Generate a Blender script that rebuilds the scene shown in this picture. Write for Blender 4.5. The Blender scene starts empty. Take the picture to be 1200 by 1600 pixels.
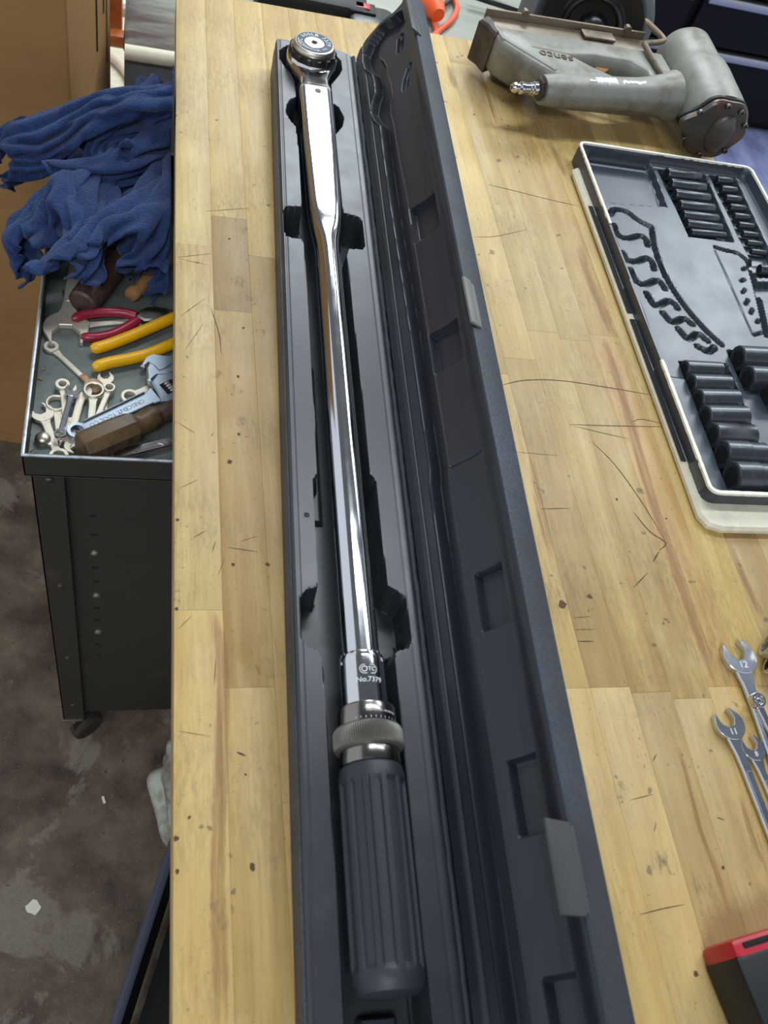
import bpy, bmesh, math, random
import numpy as np
from mathutils import Vector, Matrix
random.seed(7); rng = np.random.default_rng(7)
SC = bpy.context.scene; COL = SC.collection

# ------------------------------------------------------------------ camera
F_PX = 1409.56                                   # focal length in pixels of a 1200x1600 frame
R = np.array([[0.96425328, 0.02896502, 0.26339447],
              [-0.12236342, -0.83300724, 0.53956105],
              [0.23503789, -0.55250336, -0.79968571]])   # world = R @ camera(x right, y down, z forward)
EYE = 1.55
cd = bpy.data.cameras.new('camera'); cam = bpy.data.objects.new('camera', cd); COL.objects.link(cam)
cd.sensor_fit = 'VERTICAL'; cd.sensor_height = 36.0; cd.lens = 36.0*F_PX/1600.0; cd.clip_start = .02
cd.dof.use_dof = True; cd.dof.focus_distance = 1.0; cd.dof.aperture_fstop = 11
m = Matrix.Identity(4)
for i in range(3):
    m[i][0] = R[i, 0]; m[i][1] = -R[i, 1]; m[i][2] = -R[i, 2]
m[2][3] = EYE
cam.matrix_world = m; SC.camera = cam

def P(px, py, z):                                # the point at height z seen at this place of the photograph
    r = R @ np.array([px-600., py-800., F_PX]); t = (z-EYE)/r[2]
    return np.array([r[0]*t, r[1]*t, z])
def PY(px, py, y):
    r = R @ np.array([px-600., py-800., F_PX]); t = y/r[1]
    return np.array([r[0]*t, y, EYE+r[2]*t])

# ------------------------------------------------------------------ light
w = bpy.data.worlds.new('world'); SC.world = w; w.use_nodes = True
bg = w.node_tree.nodes['Background']; bg.inputs[0].default_value = (.86, .92, 1.0, 1); bg.inputs[1].default_value = .60
def area(name, loc, sx, sy, power, col=(1, .97, .92), rot=(0, 0, 0)):
    l = bpy.data.lights.new(name, 'AREA'); l.shape = 'RECTANGLE'; l.size = sx; l.size_y = sy; l.energy = power; l.color = col
    o = bpy.data.objects.new(name, l); o.location = loc; o.rotation_euler = rot; COL.objects.link(o); return o
COOL = (.86, .945, 1)
area('ceiling_or_fill_lamp', (.70, 3.85, 2.98), 1.25, 1.5, 64, COOL)
area('ceiling_or_fill_lamp', (2.75, 3.15, 2.98), 1.5, 1.3, 56, COOL)
area('ceiling_or_fill_lamp', (1.55, 1.55, 2.98), 1.3, .20, 14, COOL)
area('ceiling_or_fill_lamp', (.30, 1.55, 2.98), .9, .20, 14, COOL)
area('ceiling_or_fill_lamp', (-.5, -1.2, 2.98), 1.2, .6, 30, COOL)  # weak fill added behind the camera to brighten box front and cabinet
SC.view_settings.view_transform = 'Standard'; SC.view_settings.look = 'None'
SC.view_settings.gamma = 1; SC.view_settings.use_curve_mapping = False
SC.view_settings.exposure = .44

# ------------------------------------------------------------------ materials
def lin(c):
    return tuple(((v/255)/12.92 if v/255 <= .04045 else ((v/255+.055)/1.055)**2.4) for v in c)
class NT:
    def __init__(s, name):
        s.m = bpy.data.materials.new(name); s.m.use_nodes = True; s.t = s.m.node_tree; s.n = s.t.nodes
        s.b = s.n['Principled BSDF']; s.out = s.n['Material Output']
    def new(s, t, **k):
        n = s.n.new(t)
        for a, b in k.items(): setattr(n, a, b)
        return n
    def l(s, a, b): s.t.links.new(a, b)
    def pos(s, scale=(1, 1, 1), world=True, loc=(0, 0, 0), rot=(0, 0, 0)):
        g = s.new('ShaderNodeNewGeometry').outputs['Position'] if world else s.new('ShaderNodeTexCoord').outputs['Object']
        mp = s.new('ShaderNodeMapping'); mp.inputs['Scale'].default_value = scale; mp.inputs['Location'].default_value = loc
        mp.inputs['Rotation'].default_value = rot
        s.l(g, mp.inputs[0]); return mp.outputs[0]
    def noise(s, v, sc, det=3, rough=.55, dist=0):
        n = s.new('ShaderNodeTexNoise'); n.inputs['Scale'].default_value = sc; n.inputs['Detail'].default_value = det
        n.inputs['Roughness'].default_value = rough; n.inputs['Distortion'].default_value = dist
        if v is not None: s.l(v, n.inputs['Vector'])
        return n.outputs['Fac']
    def ramp(s, f, *st):
        r = s.new('ShaderNodeValToRGB'); e = r.color_ramp.elements
        while len(e) < len(st): e.new(.5)
        for i, (p, c) in enumerate(st):
            e[i].position = p; e[i].color = (c, c, c, 1) if isinstance(c, (int, float)) else (*c, 1)
        s.l(f, r.inputs[0]); return r.outputs[0]
    def mix(s, f, a, b, mode='MIX'):
        n = s.new('ShaderNodeMix', data_type='RGBA', blend_type=mode)
        for v, i in ((f, 0), (a, 6), (b, 7)):
            if isinstance(v, (int, float)): n.inputs[i].default_value = v
            elif isinstance(v, tuple): n.inputs[i].default_value = (*v[:3], 1)
            else: s.l(v, n.inputs[i])
        return n.outputs[2]
    def math(s, op, a, b=0.):
        n = s.new('ShaderNodeMath', operation=op)
        for v, i in ((a, 0), (b, 1)):
            if isinstance(v, (int, float)): n.inputs[i].default_value = v
            else: s.l(v, n.inputs[i])
        return n.outputs[0]
    def set(s, col=None, rough=None, metal=None, spec=None):
        for v, k in ((col, 'Base Color'), (rough, 'Roughness'), (metal, 'Metallic'), (spec, 'Specular IOR Level')):
            if v is None: continue
            if isinstance(v, tuple): s.b.inputs[k].default_value = (*v[:3], 1)
            elif isinstance(v, (int, float)): s.b.inputs[k].default_value = v
            else: s.l(v, s.b.inputs[k])
        return s
    def bump(s, h, strength=.3, dist=.001):
        n = s.new('ShaderNodeBump'); n.inputs['Strength'].default_value = strength; n.inputs['Distance'].default_value = dist
        s.l(h, n.inputs['Height']); s.l(n.outputs[0], s.b.inputs['Normal']); return s

def simple(name, rgb, rough=.5, metal=0., var=.12, scale=40, spec=.5, bump=0., bscale=400, bdist=.0005):
    t = NT(name); c = lin(rgb); v = t.pos(world=False)
    f = t.noise(v, scale, 4)
    col = t.mix(t.ramp(f, (.3, 0), (.7, 1)), tuple(x*(1-var) for x in c), tuple(min(1, x*(1+var)) for x in c))
    rr = t.math('ADD', t.math('MULTIPLY', t.noise(v, scale*1.7, 3), .16), rough-.08)
    t.set(col, rr, metal, spec)
    if bump: t.bump(t.noise(v, bscale, 2), bump, bdist)
    return t.m

def worn(name, rgb, wear_rgb, lo=.55, hi=.68, rough=.5, metal=0., scale=25, wmetal=None, spec=.5):
    t = NT(name); v = t.pos(world=False)
    f = t.ramp(t.noise(v, scale, 6, .65), (lo, 0), (hi, 1))
    c0 = t.mix(t.noise(v, scale*3, 3), tuple(x*.85 for x in lin(rgb)), tuple(min(1, x*1.12) for x in lin(rgb)))
    t.set(t.mix(f, c0, lin(wear_rgb)), rough, metal, spec)
    if wmetal is not None: t.l(t.math('ADD', t.math('MULTIPLY', f, wmetal-metal), metal), t.b.inputs['Metallic'])
    t.bump(t.noise(v, scale*8, 3), .12, .0006)
    return t.m

M = {}
# butcher block staves: colour of each stave is its own (object colour), grain runs along Y
t = NT('stave_wood')
oi = t.new('ShaderNodeObjectInfo')
off = t.new('ShaderNodeVectorMath', operation='MULTIPLY_ADD'); cmb = t.new('ShaderNodeCombineXYZ')
t.l(oi.outputs['Random'], cmb.inputs[0]); t.l(oi.outputs['Random'], cmb.inputs[1]); t.l(oi.outputs['Random'], cmb.inputs[2])
t.l(cmb.outputs[0], off.inputs[0]); off.inputs[1].default_value = (3.7, 5.1, 2.3); t.l(t.new('ShaderNodeNewGeometry').outputs['Position'], off.inputs[2])
def st(scale):
    mp = t.new('ShaderNodeMapping'); mp.inputs['Scale'].default_value = scale; t.l(off.outputs[0], mp.inputs[0]); return mp.outputs[0]
grain = t.noise(st((55, 3.2, 20)), 1, 5, .6, .6)
fine = t.noise(st((420, 16, 60)), 1, 3, .6)
wv = t.new('ShaderNodeTexWave', wave_type='RINGS', rings_direction='X'); wv.inputs['Scale'].default_value = 1.0; wv.inputs['Distortion'].default_value = 5; wv.inputs['Detail'].default_value = 3; wv.inputs['Detail Scale'].default_value = 1.2
t.l(st((24, 5, 9)), wv.inputs['Vector'])
base = oi.outputs['Color']
c = t.mix(t.ramp(grain, (.32, .0), (.7, 1)), t.mix(1., base, (.80, .72, .62), 'MULTIPLY'), t.mix(1., base, (1.12, 1.12, 1.08), 'MULTIPLY'))
c = t.mix(t.math('MULTIPLY', wv.outputs['Fac'], .22), c, t.mix(1., base, (.72, .62, .50), 'MULTIPLY'))
c = t.mix(t.math('MULTIPLY', t.ramp(fine, (.50, 0), (.72, 1)), .30), c, t.mix(1., base, (.55, .45, .34), 'MULTIPLY'))
wp = t.pos()
sm = t.math('MULTIPLY', t.ramp(t.noise(wp, 9, 4, .6), (.42, 0), (.70, 1)), t.ramp(t.noise(t.pos((260, 60, 1)), 1, 4, .7), (.42, 0), (.62, 1)))
c = t.mix(t.math('MULTIPLY', sm, .50), c, lin((112, 96, 72)))
wear2 = t.ramp(t.noise(wp, 3.1, 3), (.42, 0), (.7, 1))
c = t.mix(t.math('MULTIPLY', wear2, .34), c, lin((182, 156, 108)))
spk = t.ramp(t.noise(wp, 260, 3, .6), (.62, 0), (.72, 1))
spk2 = t.math('MULTIPLY', spk, t.ramp(t.noise(wp, 14, 3), (.38, .15), (.60, 1)))
c = t.mix(t.math('MULTIPLY', spk2, .60), c, lin((66, 52, 38)))
dk = t.ramp(t.noise(wp, 75, 2, .4), (.735, 0), (.76, 1))
c = t.mix(t.math('MULTIPLY', dk, .6), c, lin((74, 64, 58)))
pale = t.ramp(t.noise(t.pos((30, 12, 1)), 1, 3), (.60, 0), (.75, 1))
c = t.mix(t.math('MULTIPLY', pale, .18), c, lin((226, 206, 160)))
t.set(c, t.math('ADD', t.math('MULTIPLY', t.noise(wp, 20, 4), .22), .36), 0, .42)
t.bump(fine, .12, .0004); M['wood'] = t.m

# concrete floor: brown and grimy in front, pale far back, blue-grey to the right
t = NT('floor_concrete'); wp = t.pos()
big = t.noise(wp, 2.2, 4, .6); mid = t.noise(wp, 9, 6, .65); fin = t.noise(wp, 160, 3, .6); sp = t.noise(wp, 420, 2)
c = t.mix(t.ramp(mid, (.35, 0), (.65, 1)), lin((74, 60, 50)), lin((122, 106, 90)))
c = t.mix(t.math('MULTIPLY', t.ramp(t.noise(wp, 5.5, 5, .6), (.5, 0), (.62, 1)), .55), c, lin((48, 41, 36)))
pt = t.ramp(t.noise(t.pos((1, 1, 1), loc=(.36, .2, 0)), 6.5, 8, .62, .8), (.555, 0), (.60, 1))
c = t.mix(t.math('MULTIPLY', pt, t.math('ADD', t.math('MULTIPLY', fin, .9), .15)), c, lin((140, 132, 118)))
c = t.mix(t.math('MULTIPLY', t.ramp(sp, (.66, 0), (.72, 1)), .6), c, lin((190, 178, 155)))
c = t.mix(t.math('MULTIPLY', t.ramp(t.noise(wp, 60, 3), (.68, 0), (.74, 1)), .7), c, lin((40, 36, 34)))
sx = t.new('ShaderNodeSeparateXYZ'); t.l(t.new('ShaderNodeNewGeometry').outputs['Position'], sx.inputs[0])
edge = t.math('MULTIPLY', t.noise(wp, 3, 4), .35)
far = t.ramp(t.math('ADD', sx.outputs[1], edge), (0, 0), (1, 1)); far.node.color_ramp.elements[0].position = .0
fy = t.math('GREATER_THAN', t.math('ADD', sx.outputs[1], edge), 2.1)
c = t.mix(fy, c, t.mix(t.noise(wp, 70, 4), lin((186, 178, 152)), lin((222, 214, 190))))
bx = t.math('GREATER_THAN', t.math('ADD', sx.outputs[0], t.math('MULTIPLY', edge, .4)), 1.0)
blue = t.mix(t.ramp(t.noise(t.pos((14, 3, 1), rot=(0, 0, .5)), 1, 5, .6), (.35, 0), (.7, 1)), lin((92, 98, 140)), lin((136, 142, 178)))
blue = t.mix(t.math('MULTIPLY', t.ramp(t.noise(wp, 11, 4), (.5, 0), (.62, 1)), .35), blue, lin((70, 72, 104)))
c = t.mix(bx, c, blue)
t.set(c, t.math('ADD', t.math('MULTIPLY', mid, .25), .55), 0, .35)
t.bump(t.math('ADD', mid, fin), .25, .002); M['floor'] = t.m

def plastic(name, rgb, rough, bump, bscale, bdist, dust_tint=None, dl=.55, dh=.75, spec=.5):
    t = NT(name); v = t.pos(world=False); c = lin(rgb)
    col = t.mix(t.noise(v, 12, 4), tuple(x*.85 for x in c), tuple(x*1.15 for x in c))
    if dust_tint:
        f = t.math('MULTIPLY', t.ramp(t.noise(v, 7, 5, .6), (dl, 0), (dh, 1)), t.ramp(t.noise(v, 380, 3, .6), (.35, .1), (.7, 1)))
        col = t.mix(f, col, lin(dust_tint))
    t.set(col, t.math('ADD', t.math('MULTIPLY', t.noise(v, 30, 4), .18), rough-.09), 0, spec)
    t.bump(t.noise(v, bscale, 2), bump, bdist); return t.m
M['case_in'] = plastic('black_plastic_inside', (44, 47, 52), .36, .10, 900, .0003, (96, 98, 98), .62, .9, .62)
M['case_out'] = plastic('black_plastic_pebbled', (42, 47, 54), .50, .55, 620, .0012, (76, 88, 108), .40, .75)  # bluish tint mottled through the pebbled plastic
M['case_lid'] = plastic('black_plastic_lid', (31, 33, 40), .42, .08, 900, .0003, (90, 88, 86), .66, .9)
M['tray_in'] = plastic('black_plastic_tray', (52, 60, 70), .33, .05, 700, .0003, (120, 122, 124), .62, .95, .62)
M['latch'] = plastic('grey_plastic_latch', (60, 63, 63), .45, .3, 500, .0006, (112, 106, 82), .52, .85)
M['latch_pale'] = plastic('pale_grey_latch', (112, 114, 108), .45, .3, 500, .0006, (140, 134, 110), .5, .8)
M['grip'] = plastic('black_rubber_grip', (40, 43, 49), .50, .08, 700, .0003, (78, 76, 72), .6, .85)
M['black_tote'] = plastic('black_plastic_tote', (58, 62, 78), .5, .2, 500, .0005)
M['black_gloss'] = simple('black_gloss_plastic', (22, 22, 24), .3, 0, .2)
M['black_matt'] = simple('black_matt_plastic', (20, 20, 22), .55, 0, .2)
M['chest_black'] = simple('black_powder_coat', (9, 9, 12), .6, 0, .15, 40, .25)
M['socket_black'] = worn('black_oxide_steel', (80, 84, 90), (120, 122, 124), .56, .8, .27, .6, 60)
# chrome
def chrome(name, rgb, rough, var=.06, streak=None):
    t = NT(name); v = t.pos(world=False); c = lin(rgb)
    col = t.mix(t.noise(v, 30, 4), tuple(x*(1-var) for x in c), c)
    if streak: col = t.mix(t.math('MULTIPLY', t.ramp(t.noise(v, 45, 5, .65), (.58, 0), (.72, 1)), .5), col, lin(streak))
    t.set(col, t.math('ADD', t.math('MULTIPLY', t.noise(v, 60, 5), .10), rough), 1.0); return t.m
M['chrome'] = chrome('polished_chrome', (226, 228, 232), .04)
M['chrome_head'] = chrome('worn_chrome', (216, 214, 214), .10, .1, (150, 140, 130))
M['satin'] = chrome('satin_plate', (206, 200, 184), .34)
M['gunmetal'] = chrome('gunmetal_ring', (150, 142, 138), .16)
M['steel_tool'] = chrome('nickel_plated_tool_steel', (226, 216, 198), .40, .12, (160, 142, 120)); M['steel_tool'].node_tree.nodes['Principled BSDF'].inputs['Metallic'].default_value = .55
M['steel_bright'] = chrome('bright_tool_chrome', (214, 218, 226), .14, .08, (150, 150, 152))
M['steel_blue'] = chrome('blue_grey_steel', (172, 184, 196), .34, .15, (120, 128, 136))
M['steel_dark'] = chrome('dark_plier_steel', (120, 116, 110), .38, .2, (80, 60, 48))
M['alu'] = chrome('brushed_aluminium', (190, 192, 198), .45)
M['knurl'] = simple('olive_grey_knurled_steel', (112, 110, 101), .45, .55, .1, 60)
M['notch'] = simple('blackened_steel', (46, 44, 44), .4, .5)
M['rust'] = worn('rusted_steel', (170, 150, 120), (176, 96, 44), .42, .55, .6, .5, 90, .1)
M['red_grip'] = simple('dark_red_dipped_grip', (150, 34, 56), .32, 0, .1, 40)
M['yellow_grip'] = worn('yellow_dipped_grip', (236, 176, 16), (150, 110, 30), .64, .76, .35, 0, 45)
M['orange'] = simple('orange_plug_rubber', (255, 96, 34), .4, 0, .06)
M['cord_red'] = simple('orange_red_cord', (226, 92, 52), .45, 0, .08)
M['wood_dark'] = worn('oiled_dark_wood', (98, 76, 52), (58, 42, 32), .5, .65, .42, 0, 40)
M['wood_purple'] = worn('dark_hardwood_handle', (84, 62, 56), (46, 34, 34), .48, .65, .42, 0, 50)
M['wood_tan'] = worn('tan_wood_handle', (176, 128, 80), (110, 76, 46), .5, .7, .5, 0, 60)
M['wood_red'] = worn('varnished_red_brown_wood', (172, 92, 40), (110, 52, 26), .5, .75, .35, 0, 18)
M['gun_paint'] = worn('worn_grey_cast_aluminium', (136, 136, 127), (104, 94, 78), .48, .70, .46, .25, 22, .3)
M['gun_rail'] = worn('grimy_brown_magazine_steel', (122, 108, 90), (78, 60, 46), .5, .7, .42, .5, 26, .3)
M['gun_dark'] = worn('dark_cast_nose', (74, 66, 62), (46, 38, 36), .5, .7, .5, .3, 40)
M['gun_cap'] = worn('dark_bronze_end_cap', (92, 86, 80), (118, 84, 62), .52, .72, .36, .6, 36, .6)
M['paint_chip'] = simple('bare_white_worn_patch', (218, 218, 214), .45, .2)
M['cart_paint'] = worn('grey_green_tray_paint', (108, 116, 112), (84, 84, 76), .5, .66, .45, .2, 24)
M['cart_dark'] = worn('dark_brown_black_cart_paint', (52, 48, 42), (74, 64, 54), .6, .76, .55, .1, 16)
M['cart_lip'] = worn('bare_edge_steel', (172, 178, 184), (120, 122, 120), .5, .7, .35, .7, 60)
M['rubber'] = simple('brown_black_rubber', (52, 44, 38), .7, 0, .15)
M['cab_front'] = worn('dark_slate_cabinet_paint', (104, 108, 112), (124, 122, 114), .56, .74, .5, .1, 14)
M['cream'] = worn('cream_plastic_shell', (222, 214, 190), (190, 182, 158), .58, .8, .42, 0, 30)
M['rim_white'] = worn('chipped_white_rim', (232, 228, 214), (150, 140, 120), .62, .72, .5, 0, 110)
M['foam'] = simple('black_foam_strip', (24, 26, 30), .8, 0, .3, 200)
M['red_case'] = simple('red_plastic', (178, 24, 40), .38, 0, .1)
M['bumper'] = simple('blue_grey_bumper_plastic', (70, 80, 98), .42, 0, .12)
M['ink'] = simple('dark_scratch_and_pencil_mark', (86, 62, 42), .8, 0, .3)
M['void'] = simple('dark_hole', (8, 8, 9), .8)
M['face_grey'] = simple('blue_grey_dial_face', (92, 98, 108), .65, 0, .1, 40, .25)
M['etch'] = simple('pale_engraved_letter', (214, 216, 218), .55, .2)
M['etch_dark'] = simple('dark_engraved_tick', (50, 52, 56), .5, .3)
M['grit'] = simple('grey_abrasive', (112, 122, 124), .85, 0, .3, 700, .3, .6, 900, .001)
M['switch_red'] = simple('red_rocker', (190, 46, 58), .35)
M['white_knob'] = simple('white_ceramic', (220, 218, 208), .4)
M['rope'] = simple('pale_pink_hose', (196, 172, 156), .5)
M['bench_steel'] = simple('dark_grey_bench_steel', (60, 62, 64), .5, .3)
t = NT('blue_terry'); v = t.pos(world=False)
n1 = t.noise(v, 420, 3, .6); c = t.mix(t.ramp(t.noise(v, 22, 4), (.3, 0), (.7, 1)), lin((26, 44, 86)), lin((50, 74, 122)))
c = t.mix(t.ramp(n1, (.35, 0), (.65, 1)), t.mix(1., c, (.62, .62, .66), 'MULTIPLY'), c)
t.set(c, .92, 0, .15); t.b.inputs['Sheen Weight'].default_value = .12; t.bump(n1, .9, .003); M['terry'] = t.m
t = NT('blue_thread'); t.set(lin((44, 66, 118)), .9, 0, .2); M['thread'] = t.m
t = NT('cardboard'); v = t.pos(world=False)
ln = t.noise(t.pos((3, 3, 130), world=False), 1, 3); c = t.mix(ln, lin((142, 106, 62)), lin((166, 126, 78)))
c = t.mix(t.ramp(t.noise(v, 3, 4), (.45, 0), (.7, 1)), c, lin((138, 102, 62))); t.set(c, .78, 0, .25); M['cardboard'] = t.m
t = NT('stained_steel_top'); wp = t.pos()
c = t.mix(t.noise(t.pos((4, 60, 1), rot=(0, 0, .25)), 1, 5, .65), lin((128, 132, 120)), lin((160, 162, 148)))
sx = t.new('ShaderNodeSeparateXYZ'); t.l(t.new('ShaderNodeNewGeometry').outputs['Position'], sx.inputs[0])
lf = t.math('LESS_THAN', sx.outputs[0], .2)
stn = t.math('MULTIPLY', t.ramp(t.noise(t.pos((3, 12, 1)), 1, 5, .6), (.46, 0), (.62, 1)), lf)
c = t.mix(stn, c, lin((88, 72, 68))); t.set(c, .42, .1, .5); M['pale_top'] = t.m
t = NT('dirty_pale_cloth'); v = t.pos(world=False)
c = t.mix(t.ramp(t.noise(v, 18, 5, .6), (.42, 0), (.62, 1)), lin((176, 182, 168)), lin((120, 108, 90))); t.set(c, .85, 0, .2); M['pale_cloth'] = t.m
M['ceiling'] = simple('grey_ceiling_panels', (128, 130, 134), .8, 0, .05, 3)
M['wall'] = simple('off_white_wall_paint', (205, 203, 196), .8, 0, .05, 3)

# ------------------------------------------------------------------ mesh helpers
class MB:
    def __init__(s): s.v = []; s.f = []
    def add(s, vs, fs):
        b = len(s.v); s.v += [tuple(map(float, x)) for x in vs]; s.f += [tuple(i+b for i in f) for f in fs]; return s
    def box(s, c, d, bev=0., M3=None):
        x, y, z = (k/2 for k in d); b = min(bev, x*.9, y*.9, z*.9)
        if b <= 0:
            vs = [(sx*x, sy*y, sz*z) for sz in (-1, 1) for sx, sy in ((-1, -1), (1, -1), (1, 1), (-1, 1))]
            fs = [(3, 2, 1, 0), (4, 5, 6, 7), (0, 1, 5, 4), (1, 2, 6, 5), (2, 3, 7, 6), (3, 0, 4, 7)]
        else:
            bm = bmesh.new(); bmesh.ops.create_cube(bm, size=1)
            for q in bm.verts: q.co = Vector((q.co.x*2*x, q.co.y*2*y, q.co.z*2*z))
            bmesh.ops.bevel(bm, geom=list(bm.edges), offset=b, segments=2, profile=.5, affect='EDGES')
            vs = [tuple(q.co) for q in bm.verts]; fs = [tuple(q.index for q in f.verts) for f in bm.faces]; bm.free()
        if M3 is not None: vs = [tuple(M3 @ Vector(q)) for q in vs]
        return s.add([(q[0]+c[0], q[1]+c[1], q[2]+c[2]) for q in vs], fs)
    def tube(s, pts, r, n=10, caps=True, sx=1., up=None):
        pts = [Vector(p) for p in pts]; rs = r if isinstance(r, (list, tuple)) else [r]*len(pts)
        vs = []; fs = []; prev = None
        for i, p in enumerate(pts):
            d = (pts[min(i+1, len(pts)-1)]-pts[max(i-1, 0)]).normalized()
            if prev is None:
                a = Vector(up) if up else (Vector((0, 0, 1)) if abs(d.z) < .9 else Vector((1, 0, 0)))
            else: a = prev
            a = (a-d*a.dot(d)).normalized(); prev = a; b = d.cross(a)
            for k in range(n):
                th = 2*math.pi*k/n; q = p+a*(math.cos(th)*rs[i])+b*(math.sin(th)*rs[i]*sx); vs.append(tuple(q))
        for i in range(len(pts)-1):
            for k in range(n):
                fs.append((i*n+k, i*n+(k+1) % n, (i+1)*n+(k+1) % n, (i+1)*n+k))
        if caps: fs.append(tuple(range(n-1, -1, -1))); fs.append(tuple((len(pts)-1)*n+k for k in range(n)))
        return s.add(vs, fs)
    def lathe(s, prof, n=32, o=(0, 0, 0), axis='z', rmod=None, close=False):
        """prof: list of (radius, height). axis: z, y or x; or a 3x3 matrix"""
        vs = []; fs = []
        for j, (r, h) in enumerate(prof):
            for k in range(n):
                th = 2*math.pi*k/n; rr = r if rmod is None else r+rmod(th, j, h); x, y = rr*math.cos(th), rr*math.sin(th)
                q = (x, y, h) if axis == 'z' else ((x, h, y) if axis == 'y' else ((h, x, y) if axis == 'x' else tuple(axis @ Vector((x, y, h)))))
                vs.append((q[0]+o[0], q[1]+o[1], q[2]+o[2]))
        m_ = len(prof)
        for j in range(m_ if close else m_-1):
            j2 = (j+1) % m_
            for k in range(n): fs.append((j*n+k, j*n+(k+1) % n, j2*n+(k+1) % n, j2*n+k))
        if not close:
            if prof[0][0] > 1e-6: fs.append(tuple(range(n-1, -1, -1)))
            if prof[-1][0] > 1e-6: fs.append(tuple((m_-1)*n+k for k in range(n)))
        return s.add(vs, fs)
    def prism(s, poly, z0, z1, bev=0.):
        """extruded 2D outline with chamfered upper and lower edges"""
        p = np.array(poly, float); A = np.sum(p[:, 0]*np.roll(p[:, 1], -1)-np.roll(p[:, 0], -1)*p[:, 1])
        if A < 0: p = p[::-1]
        n = len(p)
        def inset(d):
            e = np.roll(p, -1, 0)-p; e /= np.linalg.norm(e, axis=1)[:, None]+1e-12; nm = np.stack([-e[:, 1], e[:, 0]], 1)
            q = nm+np.roll(nm, 1, 0); q /= np.maximum((q*q).sum(1), .5)[:, None]/2+1e-12
            return p+q*d
        rings = [(inset(bev), z0), (p, z0+bev), (p, z1-bev), (inset(bev), z1)] if bev > 0 else [(p, z0), (p, z1)]
        vs = []; fs = []
        for q, z in rings: vs += [(a, b, z) for a, b in q]
        for j in range(len(rings)-1):
            for k in range(n): fs.append((j*n+k, j*n+(k+1) % n, (j+1)*n+(k+1) % n, (j+1)*n+k))
        fs.append(tuple(range(n-1, -1, -1))); fs.append(tuple((len(rings)-1)*n+k for k in range(n)))
        return s.add(vs, fs)
    def xf(s, mat, i0=0):
        for i in range(i0, len(s.v)): s.v[i] = tuple(mat @ Vector(s.v[i]))
        return s
    def build(s, name, mat, parent=None, smooth=True, ang=35, local=False):
        me = bpy.data.meshes.new(name); vs = s.v
        if parent is not None and not local:
            inv = WORLD[parent.name].inverted(); vs = [tuple(inv @ Vector(q)) for q in vs]
        me.from_pydata(vs, [], s.f); me.update()
        bm = bmesh.new(); bm.from_mesh(me); bmesh.ops.recalc_face_normals(bm, faces=bm.faces); bm.to_mesh(me); bm.free()
        me.materials.append(mat)
        if smooth: me.shade_smooth(); me.set_sharp_from_angle(angle=math.radians(ang))
        o = bpy.data.objects.new(name, me); COL.objects.link(o)
        WORLD[o.name] = Matrix.Identity(4)
        if parent is not None: o.parent = parent; WORLD[o.name] = WORLD[parent.name].copy()
        return o
WORLD = {}
def raw(name, vs, fs, mat, parent=None, ang=40):
    me = bpy.data.meshes.new(name); me.from_pydata(vs, [], fs); me.update(); me.materials.append(mat)
    bm = bmesh.new(); bm.from_mesh(me); bmesh.ops.recalc_face_normals(bm, faces=bm.faces); bm.to_mesh(me); bm.free()
    me.shade_smooth(); me.set_sharp_from_angle(angle=math.radians(ang))
    o = bpy.data.objects.new(name, me); COL.objects.link(o); WORLD[o.name] = Matrix.Identity(4)
    if parent is not None: o.parent = parent; WORLD[o.name] = WORLD[parent.name].copy()
    return o
def tag(o, label, cat, group=None):
    o['label'] = label; o['category'] = cat
    if group: o['group'] = group
    return o
def thing(name, label, cat, loc=(0, 0, 0), rz=0., group=None):
    o = bpy.data.objects.new(name, None); COL.objects.link(o); o.location = loc; o.rotation_euler = (0, 0, rz)
    o.empty_display_size = .05
    WORLD[o.name] = Matrix.Translation(Vector(loc)) @ Matrix.Rotation(rz, 4, 'Z')
    return tag(o, label, cat, group)
def pin(o, loc):
    """moves a mesh's origin to its base without moving the mesh"""
    l = Vector(loc); o.data.transform(Matrix.Translation(-l)); o.location = l; WORLD[o.name] = Matrix.Translation(l); return o
def struct(o): o['kind'] = 'structure'; return o
def sdf(poly, X, Y):
    """signed distance to a closed polygon, negative inside"""
    p = np.array(poly, float); q = np.roll(p, -1, 0); d2 = np.full(X.shape, 1e9); ins = np.zeros(X.shape, bool)
    for (ax, ay), (bx_, by) in zip(p, q):
        ex, ey = bx_-ax, by-ay; L = ex*ex+ey*ey+1e-18
        tt = np.clip(((X-ax)*ex+(Y-ay)*ey)/L, 0, 1); d2 = np.minimum(d2, (X-ax-tt*ex)**2+(Y-ay-tt*ey)**2)
        c_ = (ay > Y) != (by > Y); xi = ax+(Y-ay)/(by-ay+1e-18)*ex; ins ^= c_ & (X < xi)
    return np.where(ins, -1, 1)*np.sqrt(d2)
def pdist(pts, X, Y):
    p = np.array(pts, float); d2 = np.full(X.shape, 1e9)
    for (ax, ay), (bx_, by) in zip(p[:-1], p[1:]):
        ex, ey = bx_-ax, by-ay; L = ex*ex+ey*ey+1e-18
        tt = np.clip(((X-ax)*ex+(Y-ay)*ey)/L, 0, 1); d2 = np.minimum(d2, (X-ax-tt*ex)**2+(Y-ay-tt*ey)**2)
    return np.sqrt(d2)
def sstep(x): x = np.clip(x, 0, 1); return x*x*(3-2*x)
def pit(s, wdt): return sstep((wdt/2-s)/wdt)     # 1 inside, 0 outside, rounded wall of width wdt
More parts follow.
